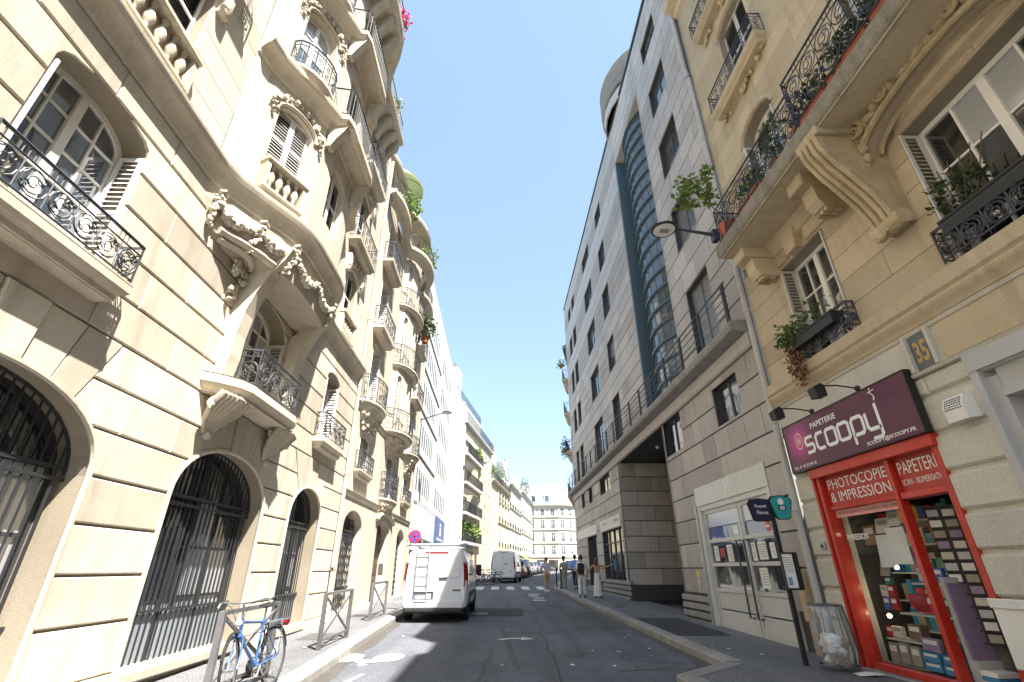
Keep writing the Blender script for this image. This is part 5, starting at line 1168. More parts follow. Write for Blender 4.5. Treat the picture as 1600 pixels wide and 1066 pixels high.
put_text(m,'PAPETERIE',sf,.275,.50,.735,.845,.022,1.05); put_text(m,'TEL :01 42 22 89 35',sf,.025,.245,.05,.11,.012); put_text(m,'SCOOPY@SCOOPY.FR',sf,.66,.965,.045,.125,.022)
mk('lettering',m,'lettering_white',SG,kind='stuff')
for r,mt,uq in ((.155,'sign_peach',.1522),(.125,'sign_magenta',.1528),(.085,'sign_pink',.1534),(.045,'sign_magenta',.1540),(.028,'lettering_white',.1545)):
    mk('logo_ring',MB().poly([(.7*r*math.cos(t*.2618)*1.0,r*math.sin(t*.2618)) for t in range(24)],lambda a,b:FRt.p(8.49-a,3.72+b,uq)),mt,SG)
for k,(a,lab) in enumerate(((6.85,'black spot lamp on an arm above the middle of the purple sign'),(8.05,'black spot lamp on an arm above the left end of purple sign'))):
    t=thing('spot_lamp',lab,'lamp',FRt.p(a,4.17,.0),group='spot lamps over the shop sign',world=True)
    mk('arm',MB().tube([FRt.p(a,4.16,.03),FRt.p(a+.03,4.22,.35),FRt.p(a+.06,4.22,.62)],.012,6).lathe([(.05,-.02),(.05,.02)],FRt.p(a,4.16,.04),8),'black',t); mk('clamp',MB().blob(FRt.p(a,4.16,.05),.05,2,8,6,0),'black',t)
    c=Vector(FRt.p(a+.08,4.14,.66)); mk('head',MB().prism([(-.09,-.10),(.07,-.12),(.10,.03),(-.02,.11),(-.08,.07)],lambda p,q,w_:(c.x-p,c.y+w_,c.z+q),-.09,.09),'black',t)
# ---- windows, balconies, consoles
def open_window(o,gl='glass_black',shut='shutter_grey',cw=.2,nx=4,nz=3): 
    window(Hs,FRt,o,-.28,'white_paint',gl,nx,nz,.075,.03,curtain=cw)
    for s in (-1,1): jamb_shutter(Hs,FRt,o['yc']+s*o['w'],o['zb'],o['zs']-.03,-.27,.02,-s,shut)
    mk('window_back',MB().fbox(FRt,o['yc']-o['w'],o['yc']+o['w'],o['zb'],o['zt'],-.42,-.37),'interior_dark',Hs)
for o in f1: open_window(o,nx=4 if o['w']<.8 else 4,nz=3)
for o in f2: open_window(o,'glass_dark',nx=2,nz=4)
for o in f3+f4:
    for q in range(2): shutter(Hs,FRt,o['yc']-o['w']+q*o['w']+.008,o['yc']+q*o['w']-.008,o['zb'],o['zt']-.03,-.18,'shutter_grey')
    mk('window_back',MB().fbox(FRt,o['yc']-o['w'],o['yc']+o['w'],o['zb'],o['zt'],-.32,-.28),'interior_dark',Hs)
# long balcony
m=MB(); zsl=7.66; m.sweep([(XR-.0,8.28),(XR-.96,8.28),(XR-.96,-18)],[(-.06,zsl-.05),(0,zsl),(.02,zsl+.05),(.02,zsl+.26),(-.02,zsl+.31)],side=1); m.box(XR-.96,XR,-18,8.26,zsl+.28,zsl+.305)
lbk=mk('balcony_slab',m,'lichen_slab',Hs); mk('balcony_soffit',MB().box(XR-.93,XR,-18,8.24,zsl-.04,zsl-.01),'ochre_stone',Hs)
railing(Hs,[(XR-.02,8.2),(XR-.90,8.2),(XR-.90,5.22)],zsl+.31,zsl+1.2,'iron_blue',side=-1); railing(Hs,[(XR-.90,5.2),(XR-1.0,5.16),(XR-1.0,1.2)],zsl+.31,zsl+1.32,'iron_blue',side=-1)
mk('slab_moulding',MB().sweep([(XR,8.3),(XR,-2)],[(0,zsl-.32),(.1,zsl-.28),(.14,zsl-.12),(.22,zsl-.05),(0,zsl-.03)],side=1),'ochre_stone',Hs)
def small_console(a):
    m=MB(); m.fbox(FRt,a-.2,a+.2,7.38,7.62,0,.72,.02); mk('console_cap',m,'ochre_stone',Hs)
    m=MB(); m.prism([(0,6.95),(.42,6.98),(.50,7.1),(.52,7.38),(0,7.38)],lambda p,q,c:FRt.p(c,q,p),a-.15,a+.15); k=mk('console',m,'ochre_stone',Hs)
    for i in range(3):
        for j in range(2): mk('drop',MB().fbox(FRt,a-.13+i*.095,a-.06+i*.095,6.9,6.97,.12+j*.15,.24+j*.15),'ochre_carved',k)
small_console(8.0); small_console(5.95)
m=MB()
for i in range(3): m.prism([(0,0)],lambda *a:(0,0,0),0,0) if False else None
mk('window_keystone',MB().prism([(7.05,7.08),(7.35,7.08),(7.42,7.62),(6.98,7.62)],lambda a,z,u:FRt.p(a,z,u),0,.16),'ochre_stone',Hs)
for a0,a1 in ((6.2,6.9),(7.5,7.85)): mk('lintel_block',MB().fbox(FRt,a0,a1,7.12,7.58,0,.06,.02),'ochre_stone',Hs)
# big scrolled console
spine=[(.98,7.6),(.94,7.3),(.80,7.0),(.60,6.7),(.42,6.4),(.32,6.15),(.28,5.98)]
m=MB(); m.prism([(0,7.62),(.98,7.62)]+spine[1:]+[(.20,5.9),(0,5.9)],lambda p,q,c:FRt.p(c,q,p),4.92,5.30); cn=mk('scroll_console',m,'ochre_carved',Hs)
for a in (4.95,5.05,5.17,5.27): mk('rib',MB().tube([FRt.p(a,z,u+.02) for u,z in spine],.035,6),'ochre_carved',cn,smooth=True)
m=MB(); m.tube([FRt.p(4.86,5.95,.22),FRt.p(5.36,5.95,.22)],.12,10); carve(m,FRt,4.9,5.32,5.8,5.98,.3,14,.06,3); mk('volute',m,'ochre_carved',cn,smooth=60); mk('cap',MB().fbox(FRt,4.86,5.36,7.5,7.66,0,1.0,.02),'ochre_stone',cn)
m=MB(); carve(m,FRt,5.0,5.25,6.6,7.2,.62,10,.05,9); mk('leaf_carving',m,'ochre_carved',cn,smooth=60)
# carved segmental hood over the wide window
o=f1[1]; yc=o['yc']; m=MB(); ha=1.22
arc=[(yc+ha*math.cos(t*math.pi/20),7.12+.40*math.sin(t*math.pi/20)) for t in range(21)]
for i in range(20):
    (a0,z0),(a1,z1)=arc[i],arc[i+1]
    m.add([FRt.p(a0,z0,0),FRt.p(a1,z1,0),FRt.p(a1,z1,.34),FRt.p(a0,z0,.34)],[(0,1,2,3)]); m.add([FRt.p(a0,z0,.34),FRt.p(a1,z1,.34),FRt.p(a1,7.64,.34),FRt.p(a0,7.64,.34)],[(0,1,2,3)])
m.fbox(FRt,yc+ha,yc+ha+.14,7.0,7.62,0,.34,.01); m.fbox(FRt,yc-ha-.14,yc-ha,7.0,7.62,0,.34,.01); mk('window_hood',m,'ochre_stone',Hs)
m=MB(); m.tube([FRt.p(a,z,.35) for a,z in arc],.05,8); m.tube([FRt.p(yc+(a-yc)*.96,z-.03,.10) for a,z in arc],.04,6); m.tube([FRt.p(yc+(a-yc)*1.03,z+.13,.36) for a,z in arc[1:-1]],.03,6); mk('hood_moulding',m,'ochre_carved',Hs,smooth=True,kind='stuff')
m=MB(); rnd=random.Random(9)
for i in range(46):
    t=math.pi*(i+.5)/46; a=yc+(ha+.05)*math.cos(t); z=7.25+.36*math.sin(t)+rnd.uniform(-.03,.09); m.blob(FRt.p(a,min(z,7.6),.36),rnd.uniform(.035,.085),i,7,5,.4,(1,1.4,.8))
for s in (-1,1):
    carve(m,FRt,yc+s*(ha+.06)-.14,yc+s*(ha+.06)+.14,6.9,7.45,.34,20,.08,int(5+s)); m.tube(scroll((yc+s*(ha-.1),7.5),.17,FRt,.42,1.7,16,0,s),[.05-.002*k for k in range(17)],6)
    m.tube(scroll((yc+s*.55,7.62),.13,FRt,.42,1.6,14,1,-s),.035,6)
mk('carved_hood',m,'ochre_carved',Hs,smooth=60,kind='stuff')
# guards in front of first floor windows
for a0,a1,st in ((6.42,8.02,'scroll'),(2.6,4.72,'scroll')):
    railing(Hs,[FRt.p(a0,0,.0)[:2],FRt.p(a0,0,.14)[:2],FRt.p(a1,0,.14)[:2],FRt.p(a1,0,.0)[:2]],5.03,5.50,'iron',side=-1,r=.013)
for o in f3+f4:
    b=slab_balcony(Hs,FRt,o['yc']-.95,o['yc']+1.25 if o['yc']>5 else o['yc']+1.0,o['zb']-.05,.3,'ochre_stone',style='narrow',rh=.62,railmat='iron_blue')
    m=MB(); carve(m,FRt,o['yc']-.9,o['yc']+1.1,o['zb']-.5,o['zb']-.28,.06,26,.07,int(o['zb'])); mk('carved_band',m,'ochre_carved',Hs,smooth=60,kind='stuff')
for o in f2+f3+f4: mk('window_moulding',MB().tube([FRt.p(a,z,.01) for a,z in outline(o,14,.05)[2:]],.04,6),'ochre_stone',Hs,smooth=True)
mk('cornice',MB().sweep([(XR,-18),(XR,YR)],[(0,17.8),(.1,17.85),(.15,18.0),(.4,18.1),(.45,18.3),(0,18.4)],side=-1),'ochre_stone',Hs)
mk('attic',MB().prism([(-18,18.3),(9.1,18.3),(9.1,21.4),(2.95,21.4),(2.85,18.45),(1.2,20.2),(-18,20.35)],lambda a,z,u:FRt.p(a,z,u),-.05,-5),'slate',Hs)
for a in (4.4,7.1): mk('dormer_window',MB().fbox(FRt,a-.5,a+.5,18.8,20.6,-.05,.02),'glass_dark',Hs)
downpipe(Hs,[(XR-.09,9.2,gz(9.2)+.14),(XR-.09,9.2,15.0),(XR-.16,9.2,15.4),(XR-.16,9.2,20)],.062,'pipe_grey',[.9,2.62,4.3,6.9,9.6,12.4,15.0,17.2])
# planters and plants
def planter(name,label,c,l,mat,fol,h,seed,n,dry=0,w_=.11,size=.1,rad=None):
    t=thing(name,label,'planter',c); mk('trough',MB().box(-w_,w_,-l/2,l/2,0,.2).box(-w_-.012,w_+.012,-l/2-.012,l/2+.012,.17,.205),mat,t)
    if n: mk('foliage',leaves(MB(),(0,0,.2+h*.45),rad or (.25,l*.5,h*.6),n,size,seed),fol,t)
    if dry: 
        mk('dry_trailing',leaves(MB(),(-.12,l*.42,-.25),(.13,.2,.42),dry,.07,seed+3,droop=1.2),'leaf_dry',t)
    return t
planter('window_box','black window box with green plants and dry trailing stems at small window',(XR-.16,7.25,5.24),1.25,'planter_black','leaf',.42,31,150,420)
t=thing('potted_plant','green leafy shrub at the left end of the small window box','plant',(XR-.2,7.85,5.3)); mk('foliage',leaves(MB(),(0,0,.25),(.22,.32,.26),360,.09,77),'leaf',t); mk('stem',MB().tube([(0,0,-.05),(.01,.03,.2)],.012,5),'twig',t)
planter('window_box','long black window box in front of the wide upper right window',(XR-.05,3.7,5.36),1.75,'planter_black','leaf_dark',.3,32,0,w_=.1)
t=thing('potted_plant','spindly dark leaved shrub with sticks before the wide right window','plant',(XR-.02,4.3,5.55)); mk('foliage',leaves(MB(),(0,0,.3),(.16,.42,.34),240,.085,41),'leaf_dark',t); m=MB()
for k in range(6): m.tube([(0,.05*k-.1,0),(.02,.1*k-.3,.35),(.03,.16*k-.5,.75)],.009,4)
mk('stem',m,'twig',t)
for i,(y,lab) in enumerate(((6.9,'small green plant in trough midway along the long balcony'),(5.0,'terracotta trough of dark plants on the near balcony part'),(4.1,'second terracotta trough further right along the balcony'),(3.2,'third terracotta trough at the right end of balcony'))):
    planter('balcony_trough',lab,(XR-.78,y,zsl+.31),.8,'terracotta','leaf_dark' if i else 'leaf',.5,50+i,260,size=.11,rad=(.16,.45,.3))
tr=thing('young_tree','young maple in a pot reaching out at the balcony corner','tree',(XR-.75,8.0,zsl+.31)); mk('pot',MB().lathe([(.14,0),(.2,.35),(.22,.38),(.17,.38)],n=10),'terracotta',tr,smooth=50)
m=MB(); br=[[(0,0,.3),(-.12,.06,.8),(-.3,.15,1.2),(-.5,.3,1.75)],[(-.2,.1,1.0),(-.5,.1,1.35),(-.75,.05,1.5)],[(-.2,.1,1.0),(-.1,.35,1.5),(-.15,.5,2.0)],[(-.3,.15,1.2),(-.25,-.1,1.7)]]
for b_ in br: m.tube(b_,[.018-.004*i for i in range(len(b_))],5)
mk('trunk',m,'twig',tr); m=MB()
for c,r in (((-.5,.3,1.85),.26),((-.78,.05,1.5),.24),((-.15,.5,2.05),.24),((-.25,-.1,1.8),.22),((-.4,.2,1.4),.26),((-.1,.3,1.55),.2),((-.62,.4,1.3),.2)): leaves(m,c,(r,r,r),46,.15,int(c[2]*50))
mk('crown',m,'leaf_bright',tr)
t=thing('potted_plant','small green plant poking over the rail beside window','plant',(XR-.7,6.1,zsl+.31)); mk('pot',MB().lathe([(.1,0),(.15,.28),(.12,.28)],n=9),'terracotta',t); mk('foliage',leaves(MB(),(0,0,.8),(.18,.22,.5),150,.12,61),'leaf',t)
# ------------------------------------------------------------------ right: modern granite clad building
XM=5.65; FM=Fr((XM,0),(0,1),(-1,0)); Y0,Y1=9.30,36.4
Mo=thing('office_building','modern grey granite clad building with glazed stair bow and steel railings','building',(XM,20,gz(20)),world=True)
PIECES=[0]
def clad(F,a0,a1,zj,ops,mat,ln=.82,parts=True,u=0):
    global _c
    if parts: PIECES[0]+=course_wall(Mo,F,a0,a1,zj,ops,mat,jz=.036,jy=.020,c=.005,ln=ln,name='stone_panel',back=.03,u=u)
    else:
        m=MB()
        for i in range(len(zj)-1):
            n=max(1,round((a1-a0)/ln)); 
            segs=[]; x=a0
            for o in sorted([o for o in ops if o['zb']<zj[i+1]-.01 and o['zt']>zj[i]+.01],key=lambda o:o['yc']): segs.append((x,o['yc']-o['w'])); x=o['yc']+o['w']
            segs.append((x,a1))
            for s0,s1 in segs:
                if s1-s0<.08: continue
                k=max(1,round((s1-s0)/ln)); off=.5 if i%2 and k>1 else 0; e=[s0]+[s0+(s1-s0)*(q+off)/k for q in range(0 if off else 1,k)]+[s1]
                for b0,b1 in zip(e,e[1:]): m.fbox(F,b0+.01,b1-.01,zj[i]+.018,zj[i+1]-.018,-.03+u,u+random.uniform(-.002,.002),.004)
        mk('cladding',m,mat,Mo,kind='stuff')
def rows(z0,z1,n): return [z0+(z1-z0)*i/n for i in range(n+1)]
doorop=op(11.95,1.95,.2,3.67); win1=op(11.05,.68,4.88,5.88); cwin=op(15.0,.85,4.95,6.08)
zg=rows(.98,6.08,8)
m=MB(); plain_wall(m,FM,Y0-.1,16.0,0,6.2,[doorop,win1,cwin],.3,-.03); mk('wall',m,'soffit_dark',Mo)
clad(FM,Y0-.05,15.72,zg,[doorop,win1,cwin],'granite')
# rounded corner at the passage
def curved_rows(cx,cy,r,a0,a1,zj,mat,n=5,skip=None):
    for i in range(len(zj)-1):
        if skip and skip(zj[i]): continue
        m=MB(); P=[(cx+r*math.cos(a0+(a1-a0)*k/n),cy+r*math.sin(a0+(a1-a0)*k/n)) for k in range(n+1)]
        m.add([(x,y,zj[i]+.018) for x,y in P]+[(x,y,zj[i+1]-.018) for x,y in P],[(k,k+1,n+2+k,n+1+k) for k in range(n)]); mk('stone_panel',m,mat,Mo,smooth=True)
    m=MB(); P=[(cx+(r-.03)*math.cos(a0+(a1-a0)*k/n),cy+(r-.03)*math.sin(a0+(a1-a0)*k/n)) for k in range(n+1)]
    m.add([(x,y,zj[0]) for x,y in P]+[(x,y,zj[-1]) for x,y in P],[(k,k+1,n+2+k,n+1+k) for k in range(n)]); mk('corner_backing',m,'soffit_dark',Mo)
curved_rows(XM+.4,15.74,.4,math.pi,math.pi/2,zg,'granite')
# plinth louvres
def louvres(F,a0,a1,z0):
    m=MB(); m.fbox(F,a0,a1,0,z0+.66,-.08,-.05); mk('plinth',m,'soffit_dark',Mo); mk('plinth_base',MB().fbox(F,a0,a1,0,z0+.02,-.05,.02),'concrete_grey',Mo)
    for k in range(3): mk('plinth_louvre',MB().fbox(F,a0,a1,z0+.08+k*.2,z0+.22+k*.2,-.06,.03,.012),'concrete_grey',Mo)
louvres(FM,13.9,16.1,.30); louvres(FM,22.2,28.0,.5)
mk('passage_louvre',MB().box(XM,XM+6,22.14,22.2,.4,1.0),'soffit_dark',Mo)
# passage
m=MB(); m.box(XM+.1,XM+9,16.1,16.16,0,6.1); mk('passage_wall',m,'granite',Mo)
FP=Fr((XM,22.2),(1,0),(0,-1)); clad(FP,0,5.6,zg,[],'granite',1.4)
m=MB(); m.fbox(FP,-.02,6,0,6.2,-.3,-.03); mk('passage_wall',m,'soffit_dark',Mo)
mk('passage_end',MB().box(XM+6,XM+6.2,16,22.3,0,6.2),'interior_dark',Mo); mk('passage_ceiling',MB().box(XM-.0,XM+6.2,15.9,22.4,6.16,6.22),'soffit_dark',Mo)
for x,y in ((XM+.9,19.2),(XM+1.9,20.2)): mk('ceiling_spot',MB().lathe([(.07,0),(.09,.06),(.06,.1)],(x,y,6.06),8),'lettering_white',Mo)
mk('wall_box',MB().fbox(FP,2.3,2.62,2.9,3.2,0,.04),'black',Mo); mk('intercom_plate',MB().fbox(FP,2.9,3.1,1.3,1.75,0,.03),'galv',Mo)
# far block, ground floor
so=[op(25.1,2.2,1.0,3.35),op(30.4,1.5,.3,3.35)]; wo_=[op(25.7,1.25,5.22,6.08),op(29.9,.55,5.22,6.08),op(32.6,.55,5.22,6.08)]
m=MB(); plain_wall(m,FM,22.2,Y1,0,6.2,so+wo_,.5,-.03); mk('wall',m,'soffit_dark',Mo)
clad(FM,22.2,Y1,zg,so+wo_,'granite',1.1)
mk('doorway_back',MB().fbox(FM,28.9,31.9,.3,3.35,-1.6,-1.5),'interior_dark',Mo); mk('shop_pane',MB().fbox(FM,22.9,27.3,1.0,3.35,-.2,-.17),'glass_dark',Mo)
for a in (22.95,24.0,25.1,26.2,27.25): mk('shop_mullion',MB().fbox(FM,a-.03,a+.03,1.0,3.35,-.2,-.12),'frame_dark',Mo)
mk('shop_transom',MB().fbox(FM,22.95,27.25,2.75,2.8,-.2,-.12),'frame_dark',Mo)
for k in range(4): mk('display_sheet',MB().fbox(FM,23.2+k*1.05,23.9+k*1.05,1.5,2.4,-.26,-.25),'paper',Mo)
mk('fascia_sign',MB().fbox(FM,22.9,27.5,3.38,3.92,0,.05,.01),'alu_pale',Mo); mk('fascia_sign',MB().fbox(FM,28.6,35.4,3.38,3.92,0,.05,.01),'alu_pale',Mo)
m=MB(); put_text(m,'CENTRE',rt(27.2,.055-.05+.05),.2,1.4,3.55,3.75,.01); put_text(m,'MEDICAL',rt(27.2,.055),2.4,4.0,3.62,3.82,.01); m.fbox(FM,26.9,27.1,3.5,3.8,.05,.056); m2=MB()
for (t_,a,z) in (('espace',26.8,3.62),('sante',24.2,3.62)): put_text(m2,t_,rt(a,-.0),0,1.1,z,z+.16,.01)
m3=MB(); m3.add([(x-.06-(XM-XR)*0-.05,y,z) for x,y,z in m2.v],m2.f); mk('fascia_lettering',m3,'lettering_grey',Mo,kind='stuff')
for k in range(2): mk('entrance_step',MB().fbox(FM,28.9,31.9,0,gz(30)+.30+.0-k*.15,-1.5,.15+k*.3),'kerb_granite',Mo)
for o in wo_+[win1,cwin]:
    simple_window(Mo,FM,o,-.14,'glass_dark',fm='frame_dark',nz=1)
# ledge and rail
mk('ledge_band',MB().sweep([(XM,9.3),(XM,Y1)],[(-.02,6.08),(.06,6.08),(.10,6.12),(.10,6.42),(.0,6.44)],side=-1),'granite_pale',Mo)
mk('ledge',MB().sweep([(XM,9.3),(XM,Y1)],[(.0,6.43),(.3,6.44),(.42,6.48),(.46,6.56),(.46,6.64),(.42,6.70),(-.3,6.75)],side=-1),'concrete_grey',Mo,smooth=35)
for z in (6.95,7.15,7.35,7.55): mk('rail',MB().tube([FM.p(9.32,z,.36),FM.p(Y1-.3,z,.36)],.012,5),'frame_dark',Mo)
mk('handrail',MB().tube([FM.p(9.32,7.74,.36),FM.p(Y1-.3,7.74,.36)],.022,6),'frame_dark',Mo)
k=0; y=9.42
while y<Y1-.3:
    mk('rail_post',MB().fbox(FM,y-.015,y+.015,6.72,7.76,.33,.39).fbox(FM,y+.07,y+.09,6.72,7.76,.34,.38),'frame_dark',Mo); y+=1.48
# ---- storeys above
bands=[(6.75,9.2,0),(9.2,10.6,1),(10.6,12.3,0),(12.3,13.7,1),(13.7,15.36,0),(15.36,16.76,1),(16.76,18.22,0),(18.22,19.86,1),(19.86,20.92,0),(20.92,22.35,1)]
nw=[(11.4,.76)]; fw=[(21.68,.72),(26.0,1.2),(31.8,.65),(33.7,.6)]
def band_ops(z0,z1,cs): return [op(c,w_,z0+(.35 if z0<7 else .04),z1-.02) for c,w_ in cs]
allow=True
near_ops=[];far_ops=[]
for z0,z1,k in bands:
    if not k: near_ops+=band_ops(z0,z1,nw); far_ops+=band_ops(z0,z1,fw)
m=MB(); plain_wall(m,FM,Y0-.1,13.2,6.6,22.3,near_ops,.25,-.03); mk('wall',m,'soffit_dark',Mo)
m=MB(); plain_wall(m,FM,17.25,Y1,6.6,22.3,far_ops,.25,-.03); mk('wall',m,'soffit_dark',Mo)
m=MB(); m.fbox(FM,13.2,17.25,19.86,22.3,-.6,-.03); mk('wall',m,'soffit_dark',Mo)
for i,(z0,z1,k) in enumerate(bands):
    rws=rows(z0,z1,2 if k else max(2,round((z1-z0)/.55))); mt='granite_pale' if k else 'granite'
    clad(FM,Y0-.05,13.2,rws,[] if k else band_ops(z0,z1,nw),mt,1.0)
    clad(FM,17.25,Y1,rws,[] if k else band_ops(z0,z1,fw),mt,1.2,parts=(z0<13.6))
    if z1<=19.9: curved_rows(XM+.45,13.2,.45,math.pi,math.pi/2,rws,mt)
    else: clad(FM,13.2,17.25,rws,[],mt,1.35)
for o in near_ops+far_ops:
    a0,a1,z0,z1=o['yc']-o['w'],o['yc']+o['w'],o['zb'],o['zt']; bl=random.Random(int(o['yc']*31+z0*7)).choice((0,.0,.35,.5,1.0))
    if o['yc']<12: bl={7:1.0,10:.96,13:.72,16:.15,19:.1}.get(int(z0),.5)
    m=MB(); u=-.16; f=.055
    m.fbox(FM,a0,a0+f,z0,z1,u-.05,u+.08); m.fbox(FM,a1-f,a1,z0,z1,u-.05,u+.02); m.fbox(FM,a0,a1,z0,z0+f,u-.05,u+.019); m.fbox(FM,a0,a1,z1-f,z1,u-.05,u+.018)
    if o['w']>.7: m.fbox(FM,o['yc']-.03,o['yc']+.03,z0+f,z1-f,u-.05,u)
    wn=mk('window',m,'frame_dark',Mo); zc=z1-f-(z1-z0-2*f)*bl
    if bl<1: mk('pane',MB().add([FM.p(a0+f,z0+f,u-.03),FM.p(a1-f,z0+f,u-.03),FM.p(a1-f,zc,u-.02),FM.p(a0+f,zc,u-.02)],[(0,1,2,3)]),'glass_blue',wn)
    if bl>0:
        s=MB(); n=max(2,int((z1-f-zc)/.07))
        for q in range(n):
            zz=zc+(z1-f-zc)*q/n; s.add([FM.p(a0+f,zz,u-.0),FM.p(a1-f,zz,u-.0),FM.p(a1-f,zz+(z1-f-zc)/n*.9,u-.025),FM.p(a0+f,zz+(z1-f-zc)/n*.9,u-.025)],[(0,1,2,3)])
        mk('roller_blind',s,'blind_metal',wn)
    if bl<.4 and o['w']<.75 and z0>9:
        g=MB()
        for z in (z0+.2,z0+.36,z0+.52): g.tube([FM.p(a0+.02,z,-.04),FM.p(a1-.02,z,-.04)],.012,5)
        mk('window_rail',g,'frame_dark',wn)
# ---- glazed stair bow
zb_,zt_=6.75,19.86
mk('steel_pilaster',MB().box(XM+.01,XM+.62,17.12,17.25,zb_,zt_),'steel_blue',Mo)
mk('recess_soffit',MB().box(XM+.02,XM+2.2,13.2,17.2,zt_-.02,zt_),'granite_pale',Mo); mk('recess_back',MB().box(XM+2.2,XM+2.4,13.0,17.4,zb_,zt_),'interior_wall',Mo); mk('recess_floor',MB().box(XM-.0,XM+2.3,13.1,17.3,6.70,6.74),'concrete_grey',Mo)
FB=Fr((XM+.75,0),(0,1),(-1,0)); bw=[(XM+.75-.66*math.sin(math.pi*i/9)**.8,13.62+3.5*i/9) for i in range(10)]
nr=19
for j in range(nr):
    z0=zb_+(zt_-zb_)*j/nr; z1=zb_+(zt_-zb_)*(j+1)/nr
    mk('steel_ring',MB().sweep([(x,y) for x,y in bw],[(.0,z1-.05),(.09,z1-.05),(.09,z1+.04),(0,z1+.04)],side=-1),'steel_blue',Mo)
    for i in range(9):
        F=Fr.seg(bw[i],bw[i+1],-1); mk('pane',MB().add([F.p(.015,z0+.03),F.p(F.L-.015,z0+.03),F.p(F.L-.015,z1-.04,random.uniform(-.004,.004)),F.p(.015,z1-.04)],[(0,1,2,3)]),'glass_stair',Mo)
for x,y in bw: mk('bow_mullion',MB().tube([(x,y,zb_),(x,y,zt_)],.018,4),'steel_blue',Mo)
for j in range(9): # stair flights seen through the glass
    z=zb_+.6+j*1.5; mk('stair_flight',MB().add([(XM+.9,14.0,z),(XM+1.7,14.0,z),(XM+1.7,16.8,z+1.2),(XM+.9,16.8,z+1.2),(XM+.9,14.0,z-.25),(XM+.9,16.8,z+.95)],[(0,1,2,3),(0,3,5,4)]),'white_render',Mo)
# roof edge and rotunda
mk('roof_edge',MB().sweep([(XM,9.2),(XM,Y1)],[(-.1,22.3),(.05,22.32),(.06,22.42),(-3,22.44)],side=-1),'frame_dark',Mo)
mk('roof',MB().box(XM,XM+14,9.2,Y1,22.2,22.3),'zinc',Mo); mk('end_wall',MB().box(XM+.02,XM+14,Y1-.3,Y1-.02,0,22.3),'granite',Mo); mk('party_wall',MB().box(XM+.05,XM+14,9.2,9.25,0,22.3),'concrete_grey',Mo)
rx,ry=XM+2.75,16.6; mk('rotunda',MB().lathe([(3.0,22.3),(3.0,24.6),(2.6,25.0),(0,25.1)],(rx,ry,0),28),'glass_blue',Mo,smooth=50)
for j in range(9): mk('rotunda_louvre',MB().lathe([(3.04,23.2+j*.17),(3.2,23.2+j*.17),(3.2,23.23+j*.17),(3.04,23.23+j*.17)],(rx,ry,0),28),'aluminium',Mo)
mk('rotunda_band',MB().lathe([(3.03,22.3),(3.1,22.3),(3.1,22.9),(3.03,22.9)],(rx,ry,0),28),'granite_pale',Mo)
# ---- entrance doors
mk('door_lintel',MB().fbox(FM,10.0,13.9,3.16,3.66,-.1,.03,.008),'aluminium',Mo); m=MB(); put_text(m,'35',rt(12.02+.0,0),0,.42,3.30,3.56,.02)
m3=MB(); m3.add([(XM-.035,y,z) for x,y,z in m.v],m.f); mk('door_number',m3,'lettering_white',Mo)
FDr=FM
mk('door_frame',MB().fbox(FM,13.72,13.9,.2,3.16,-.2,.02).fbox(FM,10.0,10.14,.2,3.16,-.2,.02).fbox(FM,10.14,13.72,3.04,3.16,-.2,.0),'alu_pale',Mo); mk('door_jamb',MB().fbox(FM,13.9,14.02,.2,3.2,-.05,.06),'galv',Mo)
mk('door_back',MB().fbox(FM,10.1,13.8,.2,3.1,-1.6,-1.5),'interior_wall',Mo); mk('lobby_floor',MB().fbox(FM,10.1,13.8,.2,.26,-1.6,-.1),'concrete_grey',Mo)
for k,(a0,a1) in enumerate(((11.66,13.70),(10.16,11.62))):
    L_=MB(); s=.09
    L_.fbox(FM,a0,a0+s,.26,3.04,-.14,-.05); L_.fbox(FM,a1-s,a1,.26,3.04,-.14,-.05)
    for z in (.26,2.94): L_.fbox(FM,a0+s,a1-s,z,z+.1,-.14,-.051)
    for z in (1.08,1.66,2.22): L_.fbox(FM,a0+s,a1-s,z,z+.08,-.14,-.052)
    lf=mk('door_leaf',L_,'alu_pale',Mo)
    for z0,z1 in ((.36,.68),(.70,1.08)): mk('kick_panel',MB().fbox(FM,a0+s,a1-s,z0,z1-.01,-.12,-.07,.006),'alu_pale',lf)
    for z0,z1 in ((1.16,1.66),(1.74,2.22),(2.30,2.58)): mk('pane',MB().add([FM.p(a0+s,z0,-.09),FM.p(a1-s,z0,-.09),FM.p(a1-s,z1,-.09),FM.p(a0+s,z1,-.09)],[(0,1,2,3)]),'glass_dark',lf)
    mk('pane',MB().fbox(FM,a0+s,a1-s,2.60,2.94,-.10,-.085),'curtain_glass',lf)
    hx=a0+.16 if k==0 else a1-.16
    mk('door_handle',MB().tube([FM.p(hx,.62,-.05),FM.p(hx,.62,.06),FM.p(hx,2.2,.06),FM.p(hx,2.2,-.05)],.022,6),'frame_dark',lf)
    for (a,z,w_,h,mt) in ([(13.2,1.78,.26,.36,'paper'),(12.4,1.76,.3,.38,'paper'),(12.85,1.86,.28,.22,'stock_1'),(11.9,2.36,.26,.18,'lettering_white')] if k==0 else [(11.25,1.76,.2,.38,'paper'),(10.8,1.78,.36,.36,'paper'),(10.45,1.8,.2,.3,'paper'),(10.95,1.22,.34,.4,'paper')]):
        nt_=mk('notice',MB().fbox(FM,a,a+w_,z,z+h,-.088,-.084),mt,lf)
        if mt=='paper':
            tx=MB()
            for q in range(6): tx.fbox(FM,a+.04,a+w_-.04-.05*((q*7)%3)/2,z+h-.07-q*h*.13,z+h-.055-q*h*.13,-.084,-.0825)
            mk('notice_lines',tx,'lettering_grey',nt_,kind='stuff')
